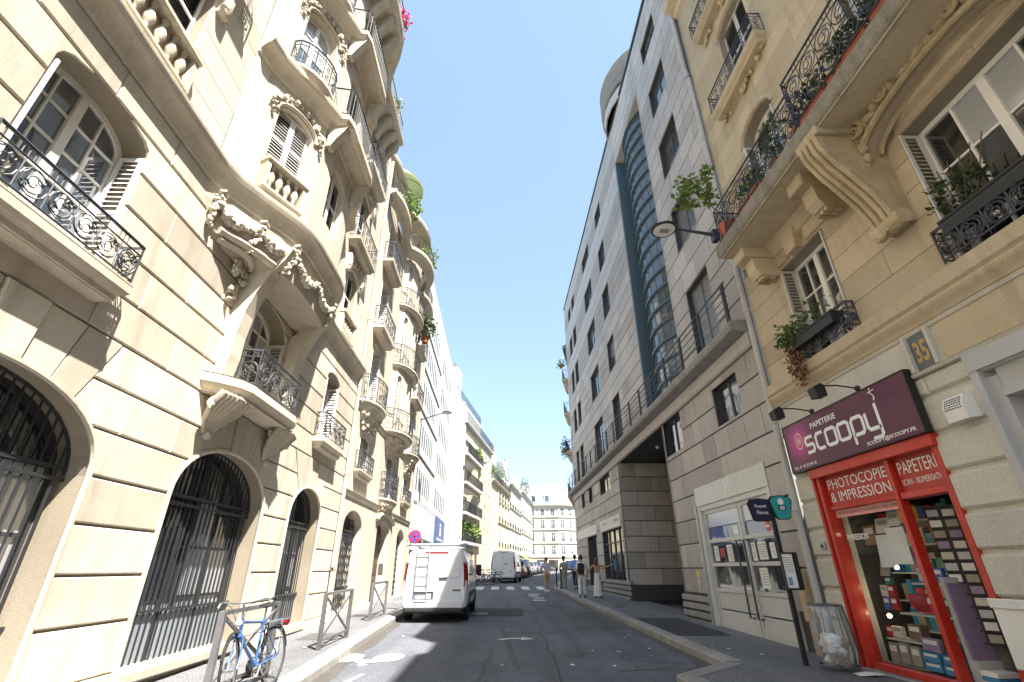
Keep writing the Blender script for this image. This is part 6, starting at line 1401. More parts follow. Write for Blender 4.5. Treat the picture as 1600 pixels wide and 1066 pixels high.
no=mk('no_entry_disc',MB().poly([(10.55+.10*math.cos(t*.39),2.42+.10*math.sin(t*.39)) for t in range(16)],lambda a,b:FM.p(a,b,-.082)),'traffic_red',Mo); mk('disc_bar',MB().fbox(FM,10.48,10.62,2.40,2.44,-.082,-.080),'lettering_white',no)
lbx=thing('yellow_notice','small yellow sticker above a plate beside the grey doors','sticker',(XM,14.55,1.3),world=True); mk('sticker',MB().fbox(FM,14.48,14.66,1.38,1.55,.004,.012),'yellow',lbx); mk('plate',MB().fbox(FM,14.5,14.62,1.08,1.34,.004,.015),'aluminium',lbx)
# ---- ochre house beyond
FO=thing('apartment_house','ochre stone house with balconies peeking out beyond the granite building','building',(5.6,40,gz(40)),world=True)
FF=Fr.seg((5.75,36.5),(8.6,48),-1); ops=[op(a,.5,z,z+2.2) for z in (4.3,7.3,10.3,13.3,16.2) for a in (1.6,4.4,7.2,10)]
m=MB(); plain_wall(m,FF,0,FF.L,0,18.8,ops,.3); m.box(5.8,18,36.42,36.5,0,18.8); mk('wall',m,'ochre_stone',FO)
for o in ops: simple_window(FO,FF,o,-.2,'glass_dark',None,lit=.2)
for z in (6.6,9.9,13.0,15.9):
    slab_balcony(FO,FF,.0,3.0,z,.55,'ochre_stone',style='narrow',rh=.85,deep=.25); q=MB(); q.prism([(0,z-1.0),(.15,z-.95),(.45,z-.4),(0,z-.4)],lambda p,zz,c:FF.p(c,zz,p),.1,.4); mk('console',q,'ochre_carved',FO)
mk('roof',MB().sweep([FF.p(0,0)[:2],FF.p(FF.L,0)[:2]],[(.4,18.6),(.4,18.9),(-.4,19),(-1.4,21),(-5,21.6)],side=-1),'zinc',FO)
for k,(z,lab) in enumerate(((10.0,'dark ivy trailing off a balcony beyond the granite building'),(17.2,'light green plant poking out high beside the granite building'))):
    p=FF.p(.35,z,.62); t=thing('balcony_plant',lab,'plant',p); mk('foliage',leaves(MB(),(0,0,.2),(.4,.5,.9 if k==0 else .4),300 if k==0 else 120,.16,90+k),'leaf_dark' if k==0 else 'leaf_bright',t); mk('pot',MB().lathe([(.12,-.2),(.18,.1),(.14,.1)],n=8),'terracotta',t)
# houses closing the right side further on
H2=thing('terrace_house','pale stone house further along the right side','building',(12,60,gz(60)),world=True); F2b=Fr.seg((8.6,48.1),(24,108),-1)
ops=[op(2.5+i*3,.55,z,z+2.0) for z in (4.3,7.3,10.3,13.0) for i in range(18)]; m=MB(); plain_wall(m,F2b,0,F2b.L,0,16,[],.3); mk('wall',m,'pale_stone',H2)
# ------------------------------------------------------------------ vehicles
def loft(mb,secs):
    n=len(secs[0])
    for i in range(len(secs)-1):
        for j in range(n-1): mb.add([secs[i][j],secs[i][j+1],secs[i+1][j+1],secs[i+1][j]],[(0,1,2,3)])
def merged(mb):
    """weld coincident vertices so lofted skins shade smoothly"""
    d={}; idx=[]; vs=[]
    for v in mb.v:
        k=(round(v[0],4),round(v[1],4),round(v[2],4))
        if k not in d: d[k]=len(vs); vs.append(v)
        idx.append(d[k])
    fs=[];ms=[]
    for f,m_ in zip(mb.f,mb.m):
        g=[]
        for i in f:
            if idx[i] not in g: g.append(idx[i])
        if len(g)>2: fs.append(tuple(g)); ms.append(m_)
    mb.v,mb.f,mb.m=vs,fs,ms; return mb
def wheel(par,x,y,r,w_,sgn):
    R90=Matrix.Rotation(R(90),3,'Y')
    wl=mk('wheel',MB().lathe([(r*.55,-w_/2),(r*.93,-w_/2),(r,-w_/2+.03),(r,w_/2-.03),(r*.93,w_/2),(r*.55,w_/2)],(x,y,r),20,ax=R90),'rubber',par,smooth=50)
    mk('rim',MB().lathe([(.0,sgn*(w_/2-.03)),(r*.2,sgn*(w_/2-.02)),(r*.5,sgn*(w_/2-.04)),(r*.62,sgn*(w_/2-.005)),(r*.62,-sgn*w_/2)],(x,y,r),16,ax=R90),'steel',wl,smooth=50)
def van(label,loc,rz,H=1.97,W=.985,Ln=4.97,ladder=True,plate='FA-257-TC',group=None):
    t=thing('delivery_van',label,'van',loc,rz,group); k=H/1.97
    def sec(y,hwd,ht,zr,zb=.34,belt=1.05,lean=0.):
        P=[(0,zb),(hwd*.86,zb),(hwd*.97,zb+.05),(hwd,zb+.16),(hwd,.8),(hwd*.995,belt),(hwd*.97,belt+.12),((hwd*.96+ht)/2+.03,(belt+.12+zr)/2),(ht+.035,zr-.24),(ht-.005,zr-.11),(ht-.09,zr-.035),(ht*.6,zr-.008),(0,zr)]
        L=lambda z:lean*max(0,z-.75)
        return [(-x,y+L(z),z) for x,z in P[::-1]]+[(x,y+L(z),z) for x,z in P[1:]]
    S=[sec(.02,W-.10,.74,H-.06,.36,lean=.13),sec(.05,W-.05,.80,H-.03,.35,lean=.12),sec(.14,W-.01,.84,H-.01,lean=.08),sec(.4,W,.85,H),sec(1.5,W,.85,H),sec(2.8,W,.85,H-.01),sec(3.3,W,.84,H-.05)]
    S+=[sec(3.75,W,.78,H-.42),sec(4.2,W-.02,.74,1.22),sec(4.45,W-.06,.70,1.10,belt=.85),sec(4.8,W-.14,.62,.98,belt=.8),sec(Ln,W-.3,.5,.78,.36,belt=.6)]
    m=MB(); loft(m,S); n=len(S[0]); m.add(S[0],[tuple(range(n))]); m.add(S[-1],[tuple(range(n))]); bd=mk('body',merged(m),'van_white',t,smooth=32)
    def rz_(z): return .02+.13*max(0,z-.75)-.012    # rear plane
    def rbx(name,x0,x1,z0,z1,mt,d=.02,par=bd):
        q=MB().add([(x0,rz_(z0)-d,z0),(x1,rz_(z0)-d,z0),(x1,rz_(z1)-d,z1),(x0,rz_(z1)-d,z1),(x0,rz_(z0)+.02,z0),(x1,rz_(z0)+.02,z0),(x1,rz_(z1)+.02,z1),(x0,rz_(z1)+.02,z1)],[(0,1,2,3),(0,1,5,4),(3,2,6,7),(0,3,7,4),(1,2,6,5)]); return mk(name,q,mt,par)
    for s,mm in ((-1,'rear_door'),(1,'rear_door')):
        x0,x1=(-W+.2,-.008) if s<0 else (.008,W-.2); d=rbx(mm,x0,x1,.56,H-.16,'van_white',.012,t)
        P=[(x0+.06*(1 if s<0 else 1),1.18),(x1-.06,1.18),(x1-.08,H-.26),(x0+.1,H-.26)]
        mk('door_pressing',MB().add([(a,rz_(z)-.016,z) for a,z in P]+[(a+(x0+x1-2*a)*.06,rz_(z)-.006,z+(1.5*k-z)*.06) for a,z in P],[(0,1,5,4),(1,2,6,5),(2,3,7,6),(3,0,4,7)]),'van_white',d)
    rbx('door_gap',-.006,.006,.56,H-.15,'black',.0145); rbx('door_handle',.12,.36,1.12*k,1.17*k,'plastic_dark',.03); rbx('number_plate_recess',-.62,-.02,.60,.80,'plastic_dark',.02)
    pt=rbx('number_plate',-.58,-.08,.62,.74,'lettering_white',.026); tm=MB(); put_text(tm,plate,lambda a,b:(a,rz_(b)-.03,b),-.52,-.14,.645,.715,.01); mk('plate_lettering',tm,'lettering_dark',pt); rbx('plate_band',-.58,-.545,.62,.74,'traffic_blue',.029)
    rbx('brake_light',-.35,.35,H-.13,H-.09,'tail_red',.02); rbx('badge',.55,.78,.82,.85,'plastic_dark',.016)
    for s in (-1,1):
        q=MB(); zz=[(.92,.0),(1.1,.004),(1.35,.0),(1.58*k,-.012)]
        def tl(z,a): return (s*(W-.125+a-.07*max(0,z-1.2)),rz_(z)-.012,z),(s*(W-.06+a*.5-.085*max(0,z-1.2)),rz_(z)+.045,z),(s*(W-.004-.09*max(0,z-1.2)),rz_(z)+.15,z)
        for (z0,a0),(z1,a1) in zip(zz,zz[1:]):
            A_,B_=tl(z0,a0),tl(z1,a1); q.add([A_[0],A_[1],B_[1],B_[0]],[(0,1,2,3)]); q.add([A_[1],A_[2],B_[2],B_[1]],[(0,1,2,3)])
        mk('tail_light',q,'tail_red',t); rbx('reflector',min(s*.55,s*.75),max(s*.55,s*.75),.44,.49,'tail_red',.05)
    mk('bumper',MB().box(-W+.12,W-.12,-.05,.2,.36,.56),'van_white',t,bevel=.04); mk('bumper_lower',MB().box(-W+.15,W-.15,-.045,.3,.27,.40),'plastic_dark',t,bevel=.03)
    # side glass, windscreen, mirrors, wheels
    for s in (-1,1):
        g=MB(); x=lambda z:s*(W*.965+.004-.115*max(0,(z-1.2))/.75); P=[(3.0,1.25),(4.05,1.2),(3.55,H-.3),(3.05,H-.25)]; g.add([(x(z)+s*.006,y,z) for y,z in P],[(0,1,2,3)]); mk('side_window',g,'glass_black',t)
        mk('mirror',MB().box(s*(W+.02) if s>0 else s*(W+.22),s*(W+.22) if s>0 else s*(W+.02),3.72,3.85,1.2,1.55),'plastic_dark',t,bevel=.03)
        mk('side_moulding',MB().box(*sorted((s*(W-.01),s*(W+.015))),1.15,3.2,.62,.78),'plastic_dark',t); mk('sliding_rail',MB().box(*sorted((s*(W*.97),s*(W*.97+.01))),.5,2.0,1.22,1.25),'plastic_dark',t)
        for y in (.98,3.95):
            wheel(t,s*(W-.11),y,.34,.22,s); mk('wheel_arch',MB().lathe([(.36,-.01),(.41,.0),(.41,.014),(.34,.01)],(s*(W-.0),y,.36),18,0,math.pi,ax=Matrix.Rotation(R(90),3,'Y')@Matrix.Rotation(R(90),3,'Z')),'plastic_dark',t)
    mk('windscreen',MB().add([(-.74,3.42,H-.14),(.74,3.42,H-.14),(.82,4.18,1.26),(-.82,4.18,1.26)],[(0,1,2,3)]),'glass_black',t)
    mk('underside',MB().box(-W+.12,W-.12,.2,4.6,.22,.36),'black',t)
    if ladder:
        lm=MB()
        for x in (-.58,-.22): lm.tube([(x,rz_(.5)-.06,.5),(x,rz_(1.2)-.07,1.2),(x,rz_(H-.1)-.07,H-.1),(x,.35,H+.06)],.016,6)
        ld=mk('ladder',lm,'galv',t)
        for i in range(6): z=.55+i*.25; mk('rung',MB().tube([(-.58,rz_(z)-.065,z),(-.22,rz_(z)-.065,z)],.016,5),'galv',ld)
        rk=MB()
        for y in (.35,1.3,2.3,3.1): rk.tube([(-.9,y,H-.12),(-.88,y,H+.10),(.88,y,H+.10),(.9,y,H-.12)],.03,6)
        for x in (-.84,.84): rk.tube([(x,.15,H+.13),(x,3.2,H+.13)],.03,6)
        rk.tube([(-.95,.22,H+.10),(.95,.22,H+.10)],.045,8); mk('roof_rack',rk,'galv',t,smooth=50); 
        for x in (-.5,.62): mk('rack_stop',MB().box(x-.02,x+.02,.2,.24,H+.08,H+.24),'galv',t)
    return t
van('white panel van with rear ladder and roof rack parked by the left kerb',(-1.86,15.78,gz(16.5)),R(-1.0))
van('taller plain white van parked further down behind the bicycles',(.42,41.3,gz(42)),-DA,H=2.32,W=1.0,ladder=False,plate='DW-418-QF')
def car(label,loc,rz,paint,H=1.48,W=.88,L_=4.1,grp='cars parked along the left side'):
    t=thing('parked_car',label,'car',loc,rz,grp)
    def s(y,w_,zt,zb=.3): return [(-w_*.9,y,zb),(-w_,y,zb+.12),(-w_,y,zt-.25),(-w_*.95,y,zt-.06),(-w_*.8,y,zt),(0,y,zt+.015),(w_*.8,y,zt),(w_*.95,y,zt-.06),(w_,y,zt-.25),(w_,y,zb+.12),(w_*.9,y,zb)]
    S=[s(0,W*.86,.86,.36),s(.06,W*.95,.93),s(.4,W,.97),s(1.2,W,.95),s(2.7,W,.95),s(3.4,W*.97,.88),s(3.9,W*.88,.75),s(L_,W*.7,.6,.34)]
    m=MB(); loft(m,S); m.add(S[0],[tuple(range(11))]); m.add(S[-1],[tuple(range(11))]); mk('body',merged(m),paint,t,smooth=38)
    c=[(.18,.93,.80),(.5,H-.1,.62),(.85,H,.62),(1.9,H-.01,.63),(2.2,H-.06,.62),(2.95,.94,.78)]
    def cs(y,z,w_): return [(-W*.9,y,.9),(-(W*.9+w_)/2-.02,y,(.9+z)/2),(-w_,y,z-.04),(-w_*.8,y,z),(w_*.8,y,z),(w_,y,z-.04),((W*.9+w_)/2+.02,y,(.9+z)/2),(W*.9,y,.9)]
    g=MB(); S2=[cs(y,z,w_) for y,z,w_ in c]; loft(g,S2); mk('windows',merged(g),'glass_black',t,smooth=45)
    r=MB(); loft(r,[[(-.64,y,z+.008),(-.5,y,z+.02),(.5,y,z+.02),(.64,y,z+.008)] for y,z,_ in c[1:5]]); mk('roof',merged(r),paint,t,smooth=45)
    for sg in (-1,1):
        mk('tail_light',MB().box(*sorted((sg*W*.55,sg*W*.9)),-.015,.06,.72,.86),'tail_red',t)
        for y in (.72,3.3): wheel(t,sg*(W-.1),y,.31,.2,sg)
        mk('mirror',MB().box(*sorted((sg*(W-.02),sg*(W+.16))),2.55,2.68,.95,1.08),paint,t,bevel=.02)
        mk('pillar',MB().tube([(sg*W*.9,1.5,.92),(sg*.66,1.45,H-.03)],.03,4),paint,t)
    mk('number_plate',MB().box(-.26,.26,-.02,.02,.5,.61),'lettering_white',t); mk('bumper',MB().box(-W*.84,W*.84,-.06,.12,.3,.5),'plastic_dark',t,bevel=.03)
    return t
for i,(tt,pc,h,lab) in enumerate([(3.0,'car_red',1.5,'dark red hatchback parked just past the tall white van'),(8.3,'car_dark',1.68,'black high roofed car parked second past the tall van'),(13.6,'car_silver',1.47,'silver car parked third past the tall van'),(18.9,'car_blue',1.45,'blue car parked fourth past the tall van'),(24.2,'car_dark',1.5,'black car parked fifth past the tall van'),(29.5,'car_white',1.46,'white car at the far end of the parked row')]):
    p=dpt(tt+2.6,4.15); car(lab,(p[0],p[1],gz(p[1])),-DA,pc,h)
p=dpt(38,8.0); car('dark red car seen head on in the distance on the road',(p[0]+1.2,p[1]+4,gz(p[1])),math.pi-DA,'car_maroon',1.75,.95,4.4,None)
# ------------------------------------------------------------------ bicycles
def bicycle(label,loc,rz,lean,paint,group=None,steer=.25,detail=True):
    t=thing('bicycle',label,'bicycle',loc,0,group); t.rotation_euler=(lean,0,rz); r=.34; fx,rx_=.54,-.51
    def wh(cx,ang):
        Ry=Matrix.Rotation(ang,3,'Z')
        c=Vector((cx,0,r)); ty=MB().tube([c+Ry@Vector((r*.965*math.cos(k*math.pi/16),0,r*.965*math.sin(k*math.pi/16))) for k in range(32)],.018,6,closed=True); w_=mk('wheel',ty,'rubber',t,smooth=60)
        mk('rim',MB().tube([c+Ry@Vector((r*.91*math.cos(k*math.pi/14),0,r*.91*math.sin(k*math.pi/14))) for k in range(28)],.011,5,closed=True),'steel',w_,smooth=60)
        sp=MB()
        for k in range(24 if detail else 12):
            a=k*2*math.pi/(24 if detail else 12); sp.tube([c+Ry@Vector((.02*math.cos(a+.6),.03*(-1)**k,.02*math.sin(a+.6))),c+Ry@Vector((r*.91*math.cos(a),0,r*.91*math.sin(a)))],.0016 if detail else .003,3,cap=False)
        mk('spokes',sp,'steel',w_,kind='stuff'); mk('hub',MB().tube([c+Ry@Vector((0,-.05,0)),c+Ry@Vector((0,.05,0))],.018,8),'steel',w_)
        mk('mudguard',MB().sweep([(0,0),(0,0)],[(0,0)]) if False else MB().tube([c+Ry@Vector(((r+.025)*math.cos(a),0,(r+.025)*math.sin(a))) for a in [R(20)+k*R(150)/12 for k in range(13)]],.014,5),'plastic_dark' if detail else paint,w_,smooth=60)
    wh(rx_,0); wh(fx,steer)
    fm=MB(); bb=(-.05,0,.29); st=(-.17,0,.80); hd0=(.40,0,.66); hd1=(.37,0,.84)
    for a,b,q in ((bb,st,.017),(bb,hd0,.019),((-.15,0,.76),(.375,0,.80),.016),(hd0,hd1,.022)): fm.tube([a,b],q,8)
    for s in (-1,1): fm.tube([(rx_,s*.05,r),(-.05,s*.03,.29)],.010,6); fm.tube([(rx_,s*.05,r),(-.155,s*.02,.74)],.009,6)
    mk('frame',fm,paint,t,smooth=60)
    Rs=Matrix.Rotation(steer,3,'Z'); q=lambda v:Vector((.40,0,0))+Rs@(Vector(v)-Vector((.40,0,0)))
    fk=MB(); 
    for s in (-1,1): fk.tube([q((.41,s*.045,.66)),q((.44,s*.05,.5)),q((fx,s*.05,r))],.011,6)
    fk.tube([q((.41,-.05,.655)),q((.41,.05,.655))],.014,6); mk('fork',fk,paint,t,smooth=60)
    hb=MB(); hb.tube([q((.37,0,.84)),q((.36,0,.98)),q((.42,0,1.0))],.013,6); hb.tube([q((.30,-.30,1.02)),q((.36,-.22,1.04)),q((.44,-.08,1.01)),q((.44,.08,1.01)),q((.36,.22,1.04)),q((.30,.30,1.02))],.011,6); h=mk('handlebar',hb,'steel',t,smooth=60)
    for s in (-1,1): mk('grip',MB().tube([q((.20,s*.31,1.02)),q((.31,s*.30,1.02))],.017,8),'rubber',h,smooth=60); mk('brake_lever',MB().tube([q((.34,s*.27,1.03)),q((.38,s*.28,.99)),q((.30,s*.30,.97))],.006,5),'steel',h)
    sp=MB().tube([st,(-.20,0,.93)],.013,6); mk('seat_post',sp,'steel',t); sd=MB(); loft(sd,[[(x,-w_,.955-.02),(x,-w_*.5,.965+d),(x,w_*.5,.965+d),(x,w_,.955-.02)] for x,w_,d in ((-.32,.075,.02),(-.26,.085,.02),(-.16,.05,.01),(-.05,.02,.005),(-.02,.008,-.005))]); sd.add([(-.32,-.075,.935),(-.32,.075,.935),(-.1,.03,.92),(-.1,-.03,.92)],[(0,1,2,3)]); mk('saddle',merged(sd),'rubber',t,smooth=60)
    ch=MB().lathe([(.0,.0),(.085,.0),(.09,.005),(.085,.01)],(bb[0],-.06,bb[2]),16,ax=Matrix.Rotation(R(90),3,'X')); mk('chainring',ch,'plastic_dark',t)
    for s in (-1,1): cr=mk('crank',MB().tube([(bb[0],s*.07,bb[2]),(bb[0]+s*.12,s*.085,bb[2]-.11)],.010,5),'steel',t); mk('pedal',MB().box(bb[0]+s*.12-.05,bb[0]+s*.12+.05,s*.14-.05,s*.14+.05,bb[2]-.125,bb[2]-.10),'rubber',cr)
    mk('chain',MB().tube([(bb[0],-.055,bb[2]+.085),(rx_,-.05,r+.035),(rx_-.03,-.05,r),(rx_,-.05,r-.035),(bb[0],-.055,bb[2]-.085)],.006,4),'plastic_dark',t)
    if detail:
        rk=MB()
        for s in (-1,1): rk.tube([(rx_-.02,s*.06,r),(rx_-.05,s*.07,.74)],.006,5); rk.tube([(-.20,s*.05,.74),(-.78,s*.06,.75)],.007,5)
        for x in (-.3,-.45,-.6,-.76): rk.tube([(x,-.06,.745),(x,.06,.745)],.006,5)
        mk('luggage_rack',rk,'steel',t); mk('rear_light',MB().box(-.82,-.79,-.04,.04,.66,.73),'tail_red',t)
        for k,s in enumerate((-1,1)): mk('cable',MB().tube([q((.36,s*.24,1.03)),q((.52,s*.10,.98)),q((.50,s*.03,.82)),(.42,s*.02,.72)],.004,4),'black',t)
        mk('head_lamp',MB().blob(q((.49,0,.80)),.04,1,8,6,0),'lamp_clear',t,smooth=True); mk('kickstand',MB().tube([(-.1,.03,.28),(-.2,.14,.02)],.009,5),'steel',t); mk('lock',MB().tube([(-.18+.05*math.cos(k*.52),.04,.62+.12*math.sin(k*.52)) for k in range(12)],.012,5,closed=True),'rubber',t)
    return t
bicycle('blue city bicycle leaning on the nearest crossed pavement barrier',(-2.98,7.08,gz(7.1)+.135),R(-93),R(6),'bike_blue')
for i,(x,y,a,pc,lab) in enumerate([(-1.75,38.2,70,'car_red','red bicycle at the front of the parked bicycles'),(-1.35,38.7,66,'car_dark','black bicycle behind the red one in the bicycle row'),(-.95,39.2,72,'steel','silver bicycle third in the distant bicycle row'),(-.55,39.7,68,'car_dark','black bicycle nearest the tall van in bicycle row')]): bicycle(lab,(x,y,gz(y)+.0),R(a-60),R(5),pc,'bicycles parked in a row',.1,False)
# ------------------------------------------------------------------ pavement furniture
def barrier(label,x,y0,y1):
    t=thing('pedestrian_barrier',label,'barrier',(x,(y0+y1)/2,gz((y0+y1)/2)+.13),math.atan2(-.03,1),'crossed steel barriers on the left pavement'); L=(y1-y0)/2; sl=.012
    for s in (-1,1): p=mk('post',MB().box(-.035,.035,s*L-.035,s*L+.035,-.05,.93+s*L*sl),'barrier_paint',t,bevel=.006)
    mk('top_rail',MB().bar((0,-L,.91-L*sl),(0,L,.91+L*sl),.05,.05),'barrier_paint',t); mk('bottom_rail',MB().bar((0,-L,.14-L*sl),(0,L,.14+L*sl),.03,.04),'barrier_paint',t)
    for s in (-1,1): mk('cross_bar',MB().bar((s*.006,-L,.16 if s>0 else .88),(s*.006,L,.88 if s>0 else .16),.03,.035),'barrier_paint',t)
barrier('nearest crossed steel barrier, behind the blue bicycle',-3.28,6.65,8.12); barrier('middle crossed steel barrier standing alone on the left pavement',-3.25,10.35,11.95); barrier('furthest crossed steel barrier, beside the white van',-3.48,15.1,16.75)
t=thing('no_parking_sign','round red and blue no parking sign on a post beside the van','sign',(-2.92,18.0,gz(18)+.13)); zc=2.62-gz(18)-.13
mk('post',MB().tube([(0,.03,0),(0,.03,zc+.2)],.025,8),'galv',t)
def disc(r,y,mt,n,nm): return mk(nm,MB().lathe([(0,0),(r,0),(r,.012),(0,.012)],(0,y,zc),24,ax=Matrix.Rotation(R(90),3,'X')),mt,t)
disc(.22,0,'traffic_red',0,'disc_rim'); disc(.17,-.006,'traffic_blue',0,'disc_face')
for s in (-1,1): mk('disc_bar',MB().bar((-.13*s,-.022,zc-.13),(.13*s,-.022,zc+.13),.05,.006,(0,1,0)),'traffic_red',t)
mk('sub_plate',MB().box(-.16,.16,-.01,.0,zc-.42,zc-.28),'lettering_white',t)
def wall_lamp(label,base,head):
    t=thing('street_lamp',label,'lamp',base,group='wall mounted street lamps'); h=Vector(head)-Vector(base); mk('bracket',MB().box(-.06,.06,-.08,.08,-.14,.14),'iron_blue',t); mk('arm',MB().tube([(0,0,.03),h*.5+Vector((0,0,.05)),h+Vector((0,0,.06))],[.04,.032,.025],8),'iron_blue',t,smooth=60)
    hd=mk('lamp_head',MB().lathe([(0,.10),(.08,.09),(.24,.04),(.29,.0),(.28,-.03),(.24,-.04)],h,24),'iron_blue',t,smooth=50); mk('lens',MB().lathe([(.245,-.035),(0,-.05)],h,20),'lettering_white',hd); mk('led_panel',MB().box(h.x-.1,h.x+.1,h.y-.06,h.y+.06,h.z-.062,h.z-.05),'lettering_grey',hd)
wall_lamp('dark disc shaped street lamp on an arm from the right balcony',(4.72,8.22,8.22),(3.66,8.35,8.50)); wall_lamp('street lamp on a long arm from the rounded house',(XL+.05,26.9,9.4),(-3.1,27.1,9.95)); wall_lamp('street lamp on the yellow house at the bend',(FD.p(.1,10.2,.1)),FD.p(.9,10.7,1.9))
# navette stop pole
t=thing('bus_stop_pole','black shuttle stop pole with teal and navy plates and timetable','bus stop',(4.86,8.72,gz(8.7)+.13)); zp=2.55-.235; F=Fr((0,0),(1,0),(0,-1))
mk('pole',MB().fbox(F,-.035,.035,0,zp+.05,-.03,.03),'black',t,bevel=.006)
def plate(x,w0,w1,z0,z1,mt,u,nm):
    P=[(-w0,z0+.03),(-w0*.7,z0),(w0*.7,z0),(w0,z0+.03),(w1,z1-.09),(w1*.75,z1-.02),(0,z1),(-w1*.75,z1-.02),(-w1,z1-.09)]
    o=mk(nm,MB().prism([(x+a*1.12,z-.0) for a,z in [(p[0],zp+(p[1])) for p in P]],lambda a,z,c:F.p(a,z+(.0),c),u-.02,u),'black',t,bevel=.004)
    Q=[(x+a*.98,zp+z0+(z-z0)*.93+.012) for a,z in P]; f=mk('face',MB().poly(Q,lambda a,z:F.p(a,z,u+.006)),mt,o); return f
f1_=plate(-.20,.15,.20,-.20,.19,'navy',.03,'name_plate'); m=MB(); put_text(m,'Raspail',lambda a,b:F.p(a,zp+b,.04),-.30,-.10,.02,.08,.01); put_text(m,'Fleurus',lambda a,b:F.p(a,zp+b,.04),-.28,-.08,-.08,-.02,.01); mk('lettering',m,'lettering_white',f1_)
f2_=plate(.17,.12,.19,-.17,.24,'teal',.055,'route_plate'); m=MB(); m.poly([(.17+.055*math.cos(k*.52),zp+.13+.055*math.sin(k*.52)) for k in range(12)],lambda a,z:F.p(a,z,.064)); mk('roundel',m,'lettering_white',f2_); mk('route_box',MB().fbox(F,.11,.24,zp-.02,zp+.065,.062,.066),'black',f2_); m=MB(); put_text(m,'88',lambda a,b:F.p(a,zp+b,.068),.13,.22,-.01,.055,.02); mk('route_number',m,'lettering_white',f2_); mk('small_print',MB().fbox(F,.13,.22,zp-.11,zp-.04,.062,.064),'stock_3',f2_)
bx=mk('timetable_case',MB().fbox(F,-.06,.22,1.05,1.62,.03,.10),'black',t,bevel=.006); mk('timetable',MB().fbox(F,-.05,.12,1.08,1.59,.10,.104),'paper',bx); mk('map_print',MB().fbox(F,-.03,.04,1.12,1.24,.104,.106),'paper_blue',bx); m=MB()
for k in range(7): m.fbox(F,-.04,.10,1.32+k*.035,1.33+k*.035,.104,.1055)
mk('timetable_lines',m,'lettering_grey',bx,kind='stuff')
# sack holder with clear bag
t=thing('litter_bin','wire litter bin with a clear plastic sack beside the red shop front','bin',(5.14,8.32,gz(8.4)+.13))
wb=MB(); wb.tube([(.23*math.cos(k*.35),.23*math.sin(k*.35),.86) for k in range(18)],.014,6,closed=True); mk('ring',wb,'iron',t)
for k in range(7):
    a=-1.3+k*.43; mk('hoop_bar',MB().tube([(.23*math.cos(a),.23*math.sin(a),.86),(.27*math.cos(a),.27*math.sin(a),.6),(.30*math.cos(a),.30*math.sin(a),.25),(.26*math.cos(a),.26*math.sin(a),.06)],.010,5),'iron',t)
mk('base_ring',MB().tube([(.26*math.cos(k*.35),.26*math.sin(k*.35),.06) for k in range(18)],.012,5,closed=True).box(-.2,.2,-.02,.02,.03,.06),'iron',t)
bg_=MB(); S=[]
for i in range(11):
    z=.05+.82*i/10; rr=.10+.17*math.sin(min(1,(i+1.5)/5)*math.pi/2) - (.05*(i/10)**2); S.append([((rr+.03*noise.noise(Vector((math.cos(a)*2,math.sin(a)*2,z*5))))*math.cos(a)*1.0,(rr+.03*noise.noise(Vector((math.cos(a)*2+5,math.sin(a)*2,z*5))))*math.sin(a),z) for a in [k*2*math.pi/20 for k in range(21)]])
loft(bg_,S); mk('sack',merged(bg_),'glass_bag',t,smooth=60)
cuff=MB(); S=[[((.24+.035*math.sin(a*5+z*20)*(z<.84))*math.cos(a),(.24+.035*math.sin(a*5+z*20))*math.sin(a),z) for a in [k*2*math.pi/30 for k in range(31)]] for z in (.88,.84,.78)]; loft(cuff,S); mk('sack_cuff',merged(cuff),'glass_bag',t,smooth=60)
for k in range(9): mk('rubbish',MB().blob((.1*math.cos(k*2.1),.1*math.sin(k*2.1),.12+.035*k),.09,k,7,5,.5),['wood','paper','stock_8','paper','fascia_blue','paper','wood','stock_2','lettering_white'][k],t)
t=thing('newspaper','crumpled pale newspaper lying at the foot of the shop step','paper',(5.35,8.0,gz(8)+.135)); mk('sheet',MB().add([(-.2,-.1,.005),(.0,-.14,.02),(.2,-.06,.006),(.18,.1,.015),(0,.06,.035),(-.18,.1,.006)],[(0,1,4,5),(1,2,3,4)]),'paper',t)
mk('conduit_cover',MB().fbox(FM,9.46,9.62,.75,1.55,.0,.12,.01),'wood_pale',Mo); mk('conduit_cover',MB().fbox(FM,9.62,9.9,.9,1.75,.0,.1,.01),'concrete_grey',Mo); mk('conduit',MB().tube([FM.p(9.5,.25,.05),FM.p(9.5,.78,.05)],.03,6).tube([FM.p(9.58,.25,.05),FM.p(9.58,.78,.05)],.03,6),'wood_pale',Mo)
ps=thing('push_panel','small black button panel on the stone pier left of the shop','panel',(XR,8.75,1.9),world=True); mk('casing',MB().fbox(FRt,8.70,8.82,1.9,2.02,.02,.06,.01),'galv',ps); mk('button',MB().fbox(FRt,8.73,8.78,1.93,1.98,.06,.07),'black',ps)
for i,(x,y,lab) in enumerate([(3.72,30.6,'black iron bollard at the pavement corner before the hatted man'),(3.75,33.2,'second black iron bollard at the crossing')]):
    t=thing('bollard',lab,'bollard',(x,y,gz(y)+.13),group='bollards at the crossing'); mk('shaft',MB().lathe([(.06,0),(.06,.1),(.045,.14),(.04,.9),(.05,.92),(.05,.98)],n=12),'black',t,smooth=50); mk('cap',MB().blob((0,0,1.0),.06,1,10,6,0),'black',t,smooth=True)
